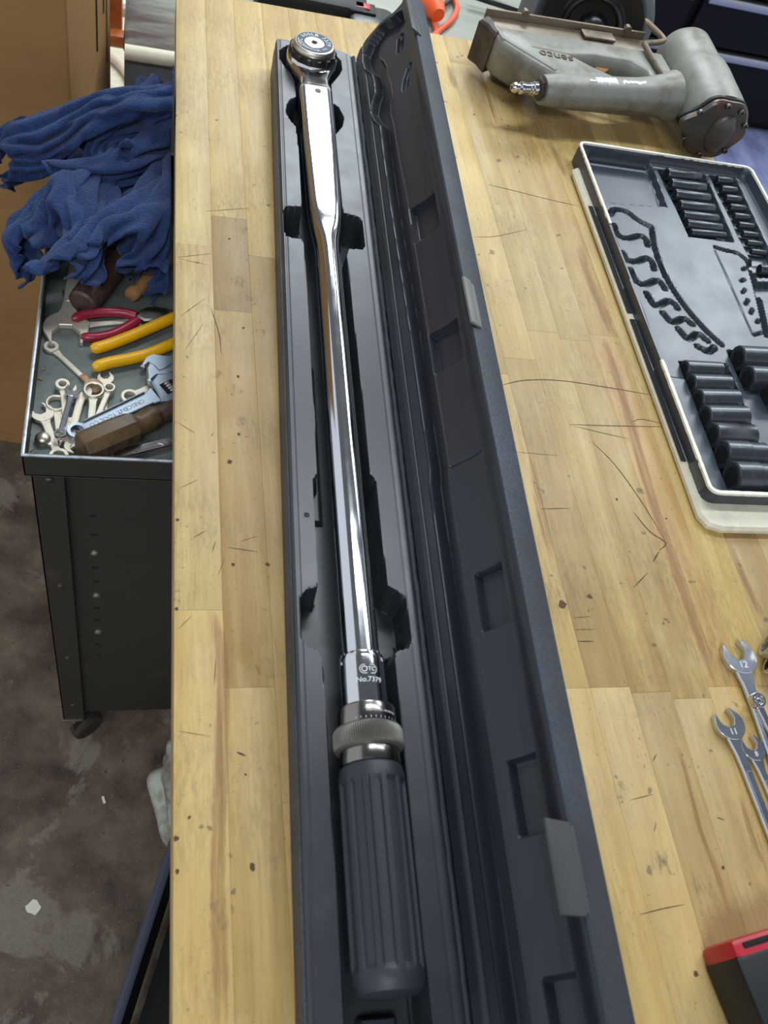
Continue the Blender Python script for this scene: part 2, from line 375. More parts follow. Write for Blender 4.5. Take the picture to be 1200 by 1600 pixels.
def vnoise(X, Y, sc, seed=0):
    g = np.random.default_rng(seed).random((128, 128)); x = X*sc; y = Y*sc; xi = np.floor(x).astype(int); yi = np.floor(y).astype(int)
    fx = x-xi; fy = y-yi; fx = fx*fx*(3-2*fx); fy = fy*fy*(3-2*fy); a = g[xi % 128, yi % 128]; b = g[(xi+1) % 128, yi % 128]
    c_ = g[xi % 128, (yi+1) % 128]; d = g[(xi+1) % 128, (yi+1) % 128]
    return (a*(1-fx)+b*fx)*(1-fy)+(c_*(1-fx)+d*fx)*fy
def gridfaces(nu, nv):
    i = np.arange(nu-1)[:, None]*nv+np.arange(nv-1)[None, :]; i = i.ravel()
    return np.stack([i, i+nv, i+nv+1, i+1], 1).tolist()
def smooth_curve(pts, n=8):
    p = [np.array(q, float) for q in pts]; p = [2*p[0]-p[1]]+p+[2*p[-1]-p[-2]]; out = []
    for i in range(1, len(p)-2):
        for k in range(n):
            s_ = k/n; out.append(.5*((2*p[i])+(-p[i-1]+p[i+1])*s_+(2*p[i-1]-5*p[i]+4*p[i+1]-p[i+2])*s_**2+(-p[i-1]+3*p[i]-3*p[i+1]+p[i+2])*s_**3))
    out.append(p[-2]); return out
def text_mesh(s_, size, ext=.0002):
    cu = bpy.data.curves.new('t', 'FONT'); cu.body = s_; cu.size = size; cu.extrude = ext; cu.align_x = 'CENTER'; cu.align_y = 'CENTER'; cu.resolution_u = 3
    o = bpy.data.objects.new('t', cu); COL.objects.link(o); dg = bpy.context.evaluated_depsgraph_get()
    me = bpy.data.meshes.new_from_object(o.evaluated_get(dg)); bpy.data.objects.remove(o)
    v = [tuple(q.co) for q in me.vertices]; f_ = [tuple(p.vertices) for p in me.polygons]; bpy.data.meshes.remove(me); return v, f_

# ------------------------------------------------------------------ setting
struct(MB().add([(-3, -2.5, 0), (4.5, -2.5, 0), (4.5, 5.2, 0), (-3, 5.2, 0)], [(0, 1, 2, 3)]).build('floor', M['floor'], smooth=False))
struct(MB().box((.75, 5.25, 1.6), (7.6, .1, 3.2)).build('wall_back', M['wall'], smooth=False))
struct(MB().box((.9, 1.35, 3.06), (5.2, 7.7, .1)).build('ceiling', M['ceiling'], smooth=False))

# ------------------------------------------------------------------ workbench: butcher block of separate staves
BZ = .90; BX0, BX1, BY0, BY1 = .030, .790, -.22, 1.283; SW = .0377; TH_ = .045
bench = thing('workbench', 'long worn butcher block workbench top of pale tan wooden staves', 'workbench', (.41, .53, 0))
known = {0: [.3395], 1: [.2731, .677, .8204], 2: [.1843, .7624], 9: [.266, .6425, ], 8: [.2660], 10: [.2607, .687, 1.2140], 11: [.254, .678, 1.072],
         12: [.2642, .689], 13: [.2639, 1.063]}
tones = [(196, 164, 108), (203, 172, 116), (190, 156, 100), (208, 178, 124), (184, 150, 98), (199, 166, 112)]
odd = {(0, 1): (210, 180, 126), (0, 2): (216, 188, 134), (1, 4): (210, 182, 128), (1, 3): (210, 180, 126), (2, 2): (208, 178, 124), (0, 0): (205, 172, 112), (1, 0): (198, 164, 104), (1, 2): (170, 140, 98), (2, 1): (190, 158, 106), (9, 1): (186, 154, 104), (9, 0): (196, 166, 114), (10, 1): (197, 166, 112), (11, 0): (203, 172, 118),
       (11, 1): (192, 162, 110), (11, 2): (206, 176, 122), (12, 1): (194, 156, 104), (10, 2): (208, 178, 124), (13, 1): (194, 164, 106)}
ncol = 20; cw = (BX1-BX0)/ncol
for k in range(ncol):
    ys = sorted(known.get(k, []))
    allj = [BY0]+ys+[BY1]; j2 = [BY0]
    for a, b in zip(allj[:-1], allj[1:]):
        if b-a > .62 and k not in known or b-a > .8:
            nn = int(np.ceil((b-a)/.5))
            for q in range(1, nn): j2.append(a+(b-a)*(q+random.uniform(-.25, .25))/nn)
        j2.append(b)
    for q, (a, b) in enumerate(zip(j2[:-1], j2[1:])):
        o = MB().box((BX0+cw*(k+.5), (a+b)/2, BZ-TH_/2), (cw-.00008, b-a-.00015, TH_), .00022).build('stave', M['wood'], bench)
        base = odd.get((k, q), random.choice(tones)); j = random.uniform(.93, 1.05)
        o.color = (*[min(1, x) for x in lin(tuple(min(255, v*j+e_) for v, e_ in zip(base, (0, 4, 2))))], 1)
# reddish heart streaks that run along some staves
t = NT('heart_streak'); v = t.pos((160, 5, 1)); t.set(t.mix(t.noise(v, 1, 4), lin((146, 100, 62)), lin((180, 136, 88))), .5, 0, .4)
at = t.new('ShaderNodeAttribute'); at.attribute_name = 'side'
tb = t.new('ShaderNodeBsdfTransparent'); mx = t.new('ShaderNodeMixShader')
t.l(t.math('MULTIPLY', t.math('POWER', at.outputs['Fac'], .7), t.ramp(t.noise(t.pos((210, 7, 1)), 1, 5, .65), (.34, .05), (.70, .80))), mx.inputs[0])
t.l(tb.outputs[0], mx.inputs[1]); t.l(t.b.outputs[0], mx.inputs[2]); t.l(mx.outputs[0], t.out.inputs[0]); M['heart'] = t.m
sb = MB(); side = []
for i, (px, wd) in enumerate([([(331, 954), (344, 1010), (347, 1080), (346, 1150), (343, 1250), (340, 1380), (344, 1500), (347, 1600)], .0105),
        ([(741, 88), (752, 120), (765, 160), (776, 195)], .010), ([(857, 216), (872, 250), (882, 275)], .008), ([(905, 380), (918, 430), (940, 480), (957, 524)], .013),
        ([(944, 528), (965, 590), (985, 660), (1010, 750), (1035, 830), (1060, 900), (1085, 970), (1118, 1066)], .0125), ([(1060, 1165), (1076, 1220), (1092, 1290), (1115, 1350), (1140, 1430)], .005),
        ([(1157, 1240), (1170, 1290), (1190, 1350)], .006), ([(1140, 850), (1170, 920), (1195, 970)], .009), ([(1045, 175), (1066, 205), (1085, 228)], .014), ([(830, 720), (845, 800), (862, 870)], .010), ([(700, 100), (712, 140)], .012)]):
    pts = [P(a_, b_, BZ+.00015) for a_, b_ in smooth_curve(px, 8)]; r2 = random.Random(i); b0 = len(sb.v); fs = []; vs = []
    for k, p in enumerate(pts):
        e = min(1, min(k, len(pts)-1-k)/5); wq = wd*(.8+.2*e)*(1+r2.uniform(-.10, .10))
        vs += [(p[0]+wq*q, p[1], p[2]) for q in (-.5, -.25, .2, .5)]; side += [0, e, e, .1*e]
        if k: fs += [(4*k-4+q, 4*k-3+q, 4*k+1+q, 4*k+q) for q in range(3)]
    sb.add(vs, fs)
o = sb.build('heart_streak', M['heart'], bench, smooth=False); o['kind'] = 'stuff'; o['label'] = 'reddish brown heartwood streaks'
la = o.data.attributes.new('side', 'FLOAT', 'POINT'); la.data.foreach_set('value', np.array(side, np.float32))
# scratches, pencil lines and small dents
sb = MB()
def scratch(px, wd=.0007):
    pts = [P(a, b, BZ+.00025) for a, b in smooth_curve(px, 5)]
    vs = []; fs = []
    for i, p in enumerate(pts):
        d = pts[min(i+1, len(pts)-1)]-pts[max(i-1, 0)]; d /= np.linalg.norm(d)+1e-9; nn = np.array([-d[1], d[0], 0])*wd/2*(min(1, .3+min(i, len(pts)-1-i)/4))
        vs += [tuple(p-nn), tuple(p+nn)]
        if i: fs.append((2*i-2, 2*i-1, 2*i+1, 2*i))
    sb.add(vs, fs)
for px, wd in [([(786, 601), (820, 594), (870, 594), (930, 602), (1030, 619)], .0009), ([(890, 663), (950, 665), (1050, 667)], .0008), ([(895, 665), (940, 676), (985, 686)], .0006),
        ([(985, 660), (1004, 655), (1046, 665)], .0006), ([(925, 690), (960, 725), (1000, 780), (1040, 845)], .0008), ([(990, 800), (1015, 830), (1040, 848), (1030, 860)], .0011),
        ([(762, 288), (800, 297), (860, 312), (905, 322)], .0008), ([(740, 370), (775, 369), (825, 358)], .0006), ([(330, 482), (342, 520), (346, 553)], .0008),
        ([(282, 494), (320, 466)], .0006), ([(290, 545), (318, 505)], .0005), ([(275, 402), (330, 396)], .0006), ([(280, 404), (325, 414)], .0005), ([(320, 330), (390, 325)], .0007),
        ([(278, 660), (305, 677)], .0006), ([(355, 855), (402, 862)], .0008), ([(302, 840), (322, 829)], .0008), ([(282, 762), (310, 749)], .0005), ([(376, 846), (404, 837)], .0005),
        ([(278, 983), (300, 962)], .0005), ([(332, 862), (337, 845)], .0008), ([(903, 1002), (928, 1002)], .0012), ([(898, 984), (930, 983)], .0006), ([(895, 965), (925, 963)], .0006),
        ([(990, 918), (1012, 895)], .0012), ([(1020, 878), (1030, 862)], .0018), ([(1120, 1277), (1132, 1281)], .0009), ([(1020, 1190), (1026, 1178)], .001), ([(1000, 1429), (1035, 1420), (1070, 1413)], .0006),
        ([(985, 1250), (1020, 1241)], .0006), ([(1025, 1285), (1022, 1300)], .0008), ([(845, 795), (890, 794)], .0008), ([(806, 706), (875, 712)], .0005), ([(370, 1175), (384, 1181)], .0018), ([(278, 1142), (325, 1150)], .0004),
        ([(340, 900), (352, 870)], .0005), ([(335, 1070), (337, 1030)], .0007)]:
    scratch(px, wd)
def dent(px, py, r):
    p = P(px, py, BZ+.0003); n = 9; sb.add([(p[0]+r*random.uniform(.6, 1.2)*math.cos(6.283*k/n), p[1]+r*random.uniform(.6, 1.2)*math.sin(6.283*k/n), p[2]) for k in range(n)], [tuple(range(n))])
for a in [(879, 944, .0040), (922, 932, .0026), (364, 832+50, .0016), (418, 882, .0020), (373, 678, .0018), (359, 721, .0026), (372, 588, .0016), (380, 512, .0014), (358, 373, .0014), (394, 1355, .0026),
          (1130, 1355, .0016), (277, 812, .002), (276, 951, .0016), (275, 1310, .0022), (277, 1362, .0018), (384, 1210, .0010), (296, 1277, .0012), (1088, 1522, .0022), (741, 179, .0014), (964, 780, .0016), (1041, 810, .001)]:
    dent(*a)
o = sb.build('scratch_mark', M['ink'], bench, smooth=False); o['kind'] = 'stuff'; o['label'] = 'dark scratches, dents and pencil lines'
t = NT('smudge'); t.set(lin((112, 104, 92)), .6, 0, .3); tb = t.new('ShaderNodeBsdfTransparent'); mx = t.new('ShaderNodeMixShader')
f = t.ramp(t.noise(t.pos((200, 60, 1)), 1, 5, .7), (.48, 0), (.74, .5)); t.l(f, mx.inputs[0]); t.l(tb.outputs[0], mx.inputs[1]); t.l(t.b.outputs[0], mx.inputs[2]); t.l(mx.outputs[0], t.out.inputs[0]); M['smudge'] = t.m
sb = MB()
for a in [(371, 440, .011), (377, 360, .009), (385, 465, .010), (345, 520, .009), (420, 1045, .011), (383, 660, .009), (405, 520, .008), (340, 585, .008), (1028, 1345, .010), (1046, 1345, .010), (1100, 1395, .016), (970, 1235, .010), (365, 610, .008), (775, 315, .009), (345, 1430, .012)]:
    dent(a[0], a[1], a[2])
o = sb.build('smudge', M['smudge'], bench, smooth=False); o['kind'] = 'stuff'; o['label'] = 'grey greasy smudges'
for x in (.42, .74):
    for y in (-.15, 1.2): MB().box((x, y, (BZ-TH_)/2), (.05, .05, BZ-TH_), .003).build('leg', M['bench_steel'], bench)

# ------------------------------------------------------------------ long black torque wrench case
TH = .0395; CO = np.array([.1056, 0, BZ]); CASEH = .040
case = thing('torque_wrench_case', 'long black moulded plastic case lying open with its lid standing up', 'tool case', tuple(CO), -TH)
V0, V1 = -.06, 1.128
# lower half: height field with moulded recesses
U = np.arange(0, .1001, .001); Vv = np.arange(V0, V1+.0001, .00125); UU, VV = np.meshgrid(U, Vv, indexing='ij')
left = [(.0238, -.045), (.0225, .08), (.0222, .135), (.0216, .24), (.0205, .2828), (.018, .2878), (.0095, .2895), (.0059, .2964), (.0059, .3292), (.0103, .336), (.0195, .3385), (.0206, .345),
        (.0205, .443), (.0246, .4504), (.0252, .51), (.0246, .60), (.0241, .7182), (.0238, .745), (.0205, .7518), (.0067, .7525), (.0030, .7601), (.0030, .7898), (.0059, .7985), (.0231, .8016), (.0236, .835),
        (.0232, .91), (.0215, .9465), (.0151, .9571), (.0109, .9698), (.0113, .984), (.0160, .996), (.0233, 1.0045), (.0230, 1.036), (.0190, 1.053), (.0105, 1.068), (.0058, 1.083), (.0058, 1.100), (.0150, 1.1135), (.03, 1.1185)]
right = [(.060, 1.1185), (.0745, 1.1135), (.0815, 1.100), (.0817, 1.084), (.0767, 1.0685), (.0657, 1.0456), (.0640, 1.006), (.0726, .998), (.0777, .9787), (.0744, .9611), (.0657, .9437), (.0651, .9059), (.0657, .8153),
         (.0661, .8015), (.0825, .7985), (.0868, .7912), (.0861, .7529), (.084, .7485), (.0690, .7464), (.0658, .736), (.0662, .65), (.0670, .617), (.0680, .5418), (.0680, .4858), (.0685, .4540), (.0732, .4465), (.0731, .3985), (.0747, .3430),
         (.0828, .3382), (.0886, .3316), (.0899, .2979), (.0871, .2908), (.0765, .2877), (.0745, .2800), (.0749, .2438), (.0749, .1958), (.0749, .077), (.0765, -.045)]
s_ = sdf(left+right, UU, VV); Z = CASEH-.0345*pit(s_, .0026)
deep = np.where(VV > .305, 0, 1)*pit(s_+.004, .002)*.004; Z += deep
Z += .010*pit(sdf([(.036, -.045), (.060, -.045), (.060, .044), (.036, .044)], UU, VV), .003)
Z += .006*pit(sdf([(.018, .42), (.031, .42), (.031, .60), (.018, .60)], UU, VV), .003)*pit(s_+.002, .002)
Z -= .0009*np.exp(-((UU-.0046)/.0006)**2)+.0007*np.exp(-((UU-.0915)/.0005)**2)
Z -= .003*np.exp(-(((UU-.0125)**2+(VV-.407)**2)/.0012**2))
Z -= .0025*sstep((.0022-UU)/.0022)+.0016*sstep((UU-.0955)/.004)+.002*sstep((VV-V1+.002)/.002)
corner = sdf([(.0, -.2), (.0, V1-.010), (.001, V1-.004), (.004, V1-.001), (.010, V1), (.072, V1), (.088, V1-.004), (.1, V1-.012), (.1, -.2)], UU, VV)
Z = np.where(corner > .0004, 0.012, Z)
gx, gy = np.gradient(corner, .001, .00125); kx = np.maximum(corner-.0003, 0); UU = UU-kx*gx; VV = VV-kx*gy
nu, nv = UU.shape; vs = np.stack([UU, VV, Z], 2).reshape(-1, 3).tolist(); fs = gridfaces(nu, nv)
ring = [i*nv for i in range(nu)]+[(nu-1)*nv+j for j in range(1, nv)]+[i*nv+nv-1 for i in range(nu-2, -1, -1)]+[j for j in range(nv-2, 0, -1)]
b0 = len(vs)
cu_, cv_ = .05, (V0+V1)/2
for r_ in ring: x, y, z = vs[r_]; vs.append([x+(.0015 if x < .05 else -.0015), y, 0.0])
nr = len(ring)
for k in range(nr): fs.append([ring[k], b0+k, b0+(k+1) % nr, ring[(k+1) % nr]])
fs.append([b0+k for k in range(nr)])
raw('case_base', vs, [f_[::-1] for f_ in fs[:0]]+fs, M['case_in'], case, 50)
# textured outer skirt strip of the base, a little proud
MB().box((-.0006, (V0+V1-.02)/2, .018), (.0022, V1-V0-.02, .034), .0008).build('side_wall', M['case_out'], case, local=True)
# hinge bead
hb = MB(); pts = []; r3 = random.Random(3)
hy = np.linspace(V0, V1-.012, 120)
hb.tube([(.1000+r3.uniform(-.0003, .0003), y, .0395+r3.uniform(-.0003, .0003)) for y in hy], [.0022+r3.uniform(-.0004, .0005) for _ in hy], 8)
hb.tube([(.0955, y, .0392) for y in hy], .0008, 6)
hb.box((.1030, (V0+V1)/2-.006, .0330), (.013, V1-V0-.016, .007), .001)
hb.build('hinge', M['case_in'], case, local=True)
# lid: grid over (s = from hinge to front edge, v), depth d behind the opening plane
LA = math.radians(28.5); av = np.array([math.sin(LA), 0, math.cos(LA)]); bv = np.array([math.cos(LA), 0, -math.sin(LA)]); HG = np.array([.1012, 0, .0402])
S = np.arange(0, .09901, .0005); LV1 = 1.131
SS, TT = np.meshgrid(S, np.linspace(0, 1, 930), indexing='ij')
vend = LV1-.024*np.clip(1-SS/.026, 0, 1)**2
LV = V0+TT*(vend-V0)
D = np.zeros_like(SS)
groove = [(.0278, -.05), (.0284, .430), (.0305, .444), (.0300, .60), (.0270, .80), (.0268, .87), (.0277, .9393), (.0200, .9575), (.0157, .979), (.0199, .995), (.0270, 1.005), (.0280, 1.027), (.0262, 1.046), (.0157, 1.0726), (.0137, 1.090), (.0155, 1.104), (.026, 1.116),
          (.047, 1.121), (.072, 1.119), (.0825, 1.112), (.0835, 1.085), (.072, 1.083), (.058, 1.088), (.0460, 1.084), (.0400, 1.072), (.0385, 1.058), (.0440, 1.045), (.0470, 1.03), (.0470, 1.004), (.0490, .990), (.0490, .969), (.0440, .955), (.0420, .9377), (.0440, .917), (.0445, .854), (.0470, .79), (.0480, .60), (.0482, .44), (.0470, .43), (.0470, -.05)]
gs = sdf(groove, SS, LV)
panel = sdf([(.0500, -.2), (.0500, 1.028), (.047, 1.06), (.055, 1.082), (.0845, 1.078), (.0845, -.2)], SS, LV)
D += .0012*sstep((SS-.010)/.006)
D += .0045*sstep((SS-.049)/.025)*(1-sstep((SS-.0815)/.0155))
D += .0105*pit(gs, .0028); D -= .0011*np.exp(-((gs-.0018)/.0010)**2)*sstep((SS-.008)/.004)
for (a0, a1, c0, c1) in [(.0503, .0785, .7135, .7650), (.0505, .0775, .538, .585), (.0570, .0800, .281, .3292), (.0592, .0805, .134, .1828), (.0596, .0820, .000, .0515), (.0590, .081, -.2, -.1)]:
    D += .0085*pit(sdf([(a0, c0), (a1+.004, c0), (a1+.004, c1), (a0, c1)], SS, LV), .0018)*(1-sstep((SS-.0805)/.0015))
D += .0055*pit(pdist([(.070, 1.045), (.073, 1.066)], SS, LV)-.0052, .002)+.0055*pit(pdist([(.068, .967), (.072, .985), (.078, .997)], SS, LV)-.0045, .002)
D += .0022*np.exp(-((LV-.4345-.0*(SS))/.0012)**2)*sstep((SS-.046)/.003)*(1-sstep((SS-.0805)/.002))
D += .0010*np.exp(-((SS-.0145)/.0006)**2)+.0016*np.exp(-(((SS-.0905)**2+(LV-.4095)**2)/.0012**2))
D += .0016*sstep((.0025-SS)/.0025)+.0010*sstep((SS-.0975)/.002)+.002*sstep((TT-.9985)/.0015)
cols = [(SS[i], LV[i], D[i]) for i in range(len(S))]
vs = []; nv = SS.shape[1]
for s1, v1, d1 in cols: vs += (HG[None]+s1[:, None]*av[None]+d1[:, None]*bv[None]+np.stack([0*v1, v1, 0*v1], 1)).tolist()
nmain = len(cols); LD = .031
def extra(s0, d0, vrow):
    vs.extend((HG[None]+s0*av[None]+d0*bv[None]+np.stack([0*vrow, vrow, 0*vrow], 1)).tolist())
vl = LV[-1]
for s0, d0 in ((.0998, .0022), (.1003, .004), (.1003, LD-.004), (.0992, LD-.0012), (.0965, LD)): extra(s0, d0, vl)
for s0, d0 in ((.05, LD), (.006, LD), (.002, LD-.003), (.001, .006)): extra(s0, d0, LV[0] if s0 < .03 else LV[50])
nc = nmain+9; fs = gridfaces(nc, nv)
fs += [[(nc-1)*nv+j, j, j+1, (nc-1)*nv+j+1] for j in range(nv-1)]
fs.append([i*nv for i in range(nc)]); fs.append([i*nv+nv-1 for i in range(nc-1, -1, -1)])
lid = raw('lid', vs, fs, M['case_lid'], case, 50); lid.data.materials.append(M['case_out'])
nmf = (nmain-1)*(nv-1); mi = np.zeros(len(lid.data.polygons), dtype=np.int32); mi[nmf+0:nmf+5*(nv-1)] = 1; lid.data.polygons.foreach_set('material_index', mi)
bm = bmesh.new(); bm.from_mesh(lid.data); bmesh.ops.recalc_face_normals(bm, faces=bm.faces); bm.to_mesh(lid.data); bm.free()
def lidp(s0, d0, v0): return HG+s0*av+d0*bv+np.array([0, v0, 0])
def latch(v0, v1, out, inn, lift, lbl=None):
    mb = MB()
    M3 = Matrix(((bv[0], 0, av[0]), (0, 1, 0), (bv[2], 0, av[2])))
    a = lidp(.1012+lift, (inn-out)/2, (v0+v1)/2); mb.box(a, (inn+out, v1-v0, .0030), .0011, M3)
    a = lidp(.1004+lift, inn+.002, (v0+v1)/2); mb.box(a, (.006, (v1-v0)*.94, .0028), .0012, M3)
    o = mb.build('latch', M['latch'], case, local=True)
    if lbl: o['label'] = lbl
    return o
latch(.078, .132, .0245, -.0010, .0004); latch(.5585, .6165, .0030, .0075, .0010, 'pale grey worn latch tab').data.materials[0] = M['latch_pale']; latch(1.030, 1.108, .0085, .0035, .0004)

# ------------------------------------------------------------------ torque wrench
WT = -(TH-.0061); wl = CO+np.array([.0508*math.cos(TH), -.0508*math.sin(TH), .042])
tw = thing('torque_wrench', 'long chrome torque wrench with black ribbed grip lying in the open black case', 'torque wrench', tuple(wl), WT)
def ploc(mb, name, mat, ang=35): return mb.build(name, mat, tw, local=True, ang=ang)
NG = 242
def ribs(th, j, h):
    k = (th*11/(2*math.pi)) % 1.0; land = 1-sstep((abs(k-.5)-.17)/.035)
    e = sstep((h-.066)/.003)*sstep((.184-h)/.003); return -.0023*(1-float(land))*float(e)
gp = [(.004, .0515), (.016, .0522), (.0205, .0545), (.0228, .059), (.0234, .0655), (.0234, .067), (.0234, .0695), (.0234, .10), (.0234, .14), (.0234, .178), (.0234, .181), (.0234, .184), (.0233, .1885), (.0222, .1935), (.0200, .1958), (.012, .1962)]
ploc(MB().lathe(gp, NG, axis='y', rmod=ribs), 'grip', M['grip'], 30)
ploc(MB().lathe([(.012, .1955), (.0212, .1955), (.0216, .1968), (.0216, .2055), (.0210, .2068), (.012, .2068)], 64, axis='y'), 'collar', M['gunmetal'])
kn = lambda th, j, h: (.0005*math.cos(th*95) if 2 < j < 7 else 0.)
ploc(MB().lathe([(.014, .2062), (.0226, .2064), (.0243, .2075), (.0248, .2092), (.0250, .2110), (.0250, .2150), (.0250, .2195), (.0246, .2215), (.0236, .2228), (.014, .2230)], 380, axis='y', rmod=kn), 'knurled_ring', M['knurl'])
ploc(MB().lathe([(.012, .2225), (.0208, .2226), (.0213, .2236), (.0213, .2362), (.0206, .2376), (.012, .2380)], 64, axis='y'), 'scale_ring', M['gunmetal'])
ploc(MB().lathe([(.010, .2372), (.0163, .2374), (.0167, .2385), (.0168, .274), (.0166, .2775), (.0158, .2792), (.0145, .2796), (.010, .2796)], 64, axis='y'), 'sleeve', M['chrome'])
# tube: round near the grip, flattened oval towards the head
st_ = [(.276, .0138, .0138, 2), (.40, .0137, .0137, 2), (.55, .0133, .0133, 2), (.70, .0130, .0130, 2), (.728, .0131, .0129, 2), (.744, .0136, .0124, 2.1), (.756, .0146, .0118, 2.4), (.768, .0157, .0118, 3.0), (.782, .0166, .0124, 3.6), (.800, .0172, .0128, 4.2), (.850, .0180, .0130, 4.6), (.90, .0189, .0132, 5), (.95, .0197, .0134, 5),
       (.985, .0199, .0135, 5), (1.008, .0200, .0136, 5), (1.0125, .0199, .0135, 5), (1.0140, .0192, .0128, 5), (1.0142, .010, .008, 3)]
fine = [];
for (a, b) in zip(st_[:-1], st_[1:]):
    n_ = max(1, int((b[0]-a[0])/.006))
    for k in range(n_): fine.append(tuple(a[i]+(b[i]-a[i])*k/n_ for i in range(4)))
fine.append(st_[-1])
n_ = 72; vs = []; fs = []
for (y, a, b, e) in fine:
    for k in range(n_):
        th = 2*math.pi*k/n_; c_, s1 = math.cos(th), math.sin(th)
        vs.append((a*math.copysign(abs(c_)**(2/e), c_), y, b*math.copysign(abs(s1)**(2/e), s1)))
for j in range(len(fine)-1):
    for k in range(n_): fs.append((j*n_+k, j*n_+(k+1) % n_, (j+1)*n_+(k+1) % n_, (j+1)*n_+k))
fs.append(tuple(range(n_-1, -1, -1))); fs.append(tuple((len(fine)-1)*n_+k for k in range(n_)))
ploc(MB().add(vs, fs), 'tube', M['chrome'], 60)
ploc(MB().lathe([(.0001, .0008), (.0038, .0006), (.0041, -.0006)], 20, o=(.001, 1.000, .0136)), 'roll_pin', M['notch'])
# ratchet head
HC = (-.002, 1.0775, 0)
hd = MB().lathe([(.010, -.0175), (.0285, -.0170), (.0305, -.0145), (.0312, -.010), (.0312, .0075), (.0308, .0115), (.0296, .0135), (.012, .0138)], 72, o=HC)
nk = [(1.0135, .0190, .0128, 5), (1.019, .0186, .0122, 4.5), (1.028, .0180, .0108, 4), (1.038, .0186, .0104, 4), (1.050, .0225, .0108, 4), (1.062, .0275, .0115, 3.8), (1.072, .0285, .0118, 3.5), (1.080, .025, .0115, 3)]
vs = []; fs = []
for (y, a, b, e) in nk:
    for k in range(n_):
        th = 2*math.pi*k/n_; c_, s1 = math.cos(th), math.sin(th); vs.append((a*math.copysign(abs(c_)**(2/e), c_)-.002*sstep(np.float64((y-1.014)/.05)), y, b*math.copysign(abs(s1)**(2/e), s1)))
for j in range(len(nk)-1):
    for k in range(n_): fs.append((j*n_+k, j*n_+(k+1) % n_, (j+1)*n_+(k+1) % n_, (j+1)*n_+k))
hd.add(vs, fs); ploc(hd, 'ratchet_head', M['chrome_head'], 50)
nt = lambda th, j, h: (-.0022*float(sstep((.30-abs(((th*14/(2*math.pi)) % 1)-.5))/.06)) if j in (1, 2, 3) else 0.)
ploc(MB().lathe([(.020, .0130), (.0298, .0132), (.0300, .0150), (.0294, .0195), (.0276, .0204), (.020, .0206)], 168, o=HC, rmod=nt), 'notched_ring', M['notch'])
knob = ploc(MB().lathe([(.015, .0200), (.0252, .0202), (.0258, .0212), (.0258, .0240), (.0250, .0266), (.0236, .0278), (.0226, .0280), (.0222, .0276), (.0120, .0276), (.0117, .0280), (.0046, .0280), (.0040, .0274), (.0030, .0278), (.0012, .0278), (.0010, .0266), (.0002, .0264)], 72, o=HC), 'selector_knob', M['satin'])
def ring_text(s1, r, a0, da, size, up=True):
    mb = MB()
    for i, ch in enumerate(s1):
        if ch == ' ': continue
        v_, f_ = text_mesh(ch, size, .00012); an = math.radians(a0-da*i) if up else math.radians(a0+da*i)
        rt = Matrix.Translation((HC[0]+r*math.cos(an), HC[1]+r*math.sin(an), .0280)) @ Matrix.Rotation(an-math.pi/2 if up else an+math.pi/2, 4, 'Z')
        mb.add([tuple(rt @ Vector(q)) for q in v_], f_)
    return mb
tb_ = ring_text('OTC 600LB 7379', .0172, 208, 16.2, .0082); tb_.add(*[x for x in (lambda m_: (m_.v, m_.f))(ring_text('OWATONNA, MN.', .0170, 222, 9.0, .0048, False))])
tb_.build('knob_lettering', M['etch'], knob, local=True, smooth=False)
MB().lathe([(.0122, .02755), (.0122, .02775), (.0221, .02775), (.0221, .02755)], 72, o=HC, close=True).build('face_plate', M['face_grey'], knob, local=True)
MB().lathe([(.0001, .0284), (.0030, .0283), (.0032, .0272)], 20, o=HC).build('centre_hole', M['void'], knob, local=True)
# engraved scale and lettering
def wrap(v_, r, y0, th0):
    return [( (r+q[2])*math.sin(th0+q[0]/r), y0+q[1], (r+q[2])*math.cos(th0+q[0]/r)) for q in v_]
et = MB()
for s1, sz, y0, th0 in (('No.7379', .0056, .2550, math.radians(2)), ('50', .0038, .2730, math.radians(5)), ('25', .0038, .2728, math.radians(-38)), ('75', .0038, .2728, math.radians(48)), ('0', .0038, .2724, math.radians(-78))):
    v_, f_ = text_mesh(s1, sz, .00015); et.add(wrap(v_, .01685, y0, th0), f_)
def bar(x0, y0, x1, y1, wd, r, th0, mb):
    d = np.array([x1-x0, y1-y0]); d /= np.linalg.norm(d)+1e-9; nn = np.array([-d[1], d[0]])*wd/2
    q = [(x0-nn[0], y0-nn[1], .0002), (x1-nn[0], y1-nn[1], .0002), (x1+nn[0], y1+nn[1], .0002), (x0+nn[0], y0+nn[1], .0002)]
    mb.add(wrap(q, r, 0, th0), [(0, 1, 2, 3)])
def loop(pts, wd, r, th0, mb):
    for a, b in zip(pts, pts[1:]+pts[:1]): bar(*a, *b, wd, r, th0, mb)
oval = [(.0035*math.cos(a)+(.0030 if math.cos(a) > 0 else -.0030), .2632+.0035*math.sin(a)) for a in np.linspace(0, 2*math.pi, 24, endpoint=False)]
loop(oval, .0005, .01685, .02, et)
loop([(-.0030+.0020*math.cos(a), .2632+.0020*math.sin(a)) for a in np.linspace(0, 2*math.pi, 16, endpoint=False)], .0007, .01685, .02, et)
v_, f_ = text_mesh('TC', .0046, .00015); et.add(wrap([(q[0]+.0026, q[1], q[2]) for q in v_], .01685, .2632, .02), f_)
for k in range(13): bar(0, .2772, 0, .2790, .0005, .01665, -1.6+k*.27, et)
et.build('engraving', M['etch'], tw, local=True, smooth=False)
et = MB()
v_, f_ = text_mesh('WRENCH MFG. 100-600 FT.LB.', .0019, .0001); et.add(wrap(v_, .02135, .2300, .35), f_)
for k in range(11): bar(-.018+k*.0036, .2245, -.018+k*.0036, .2262, .0004, .02135, .25, et)
et.build('ring_lettering', M['etch'], tw, local=True, smooth=False)
et = MB()
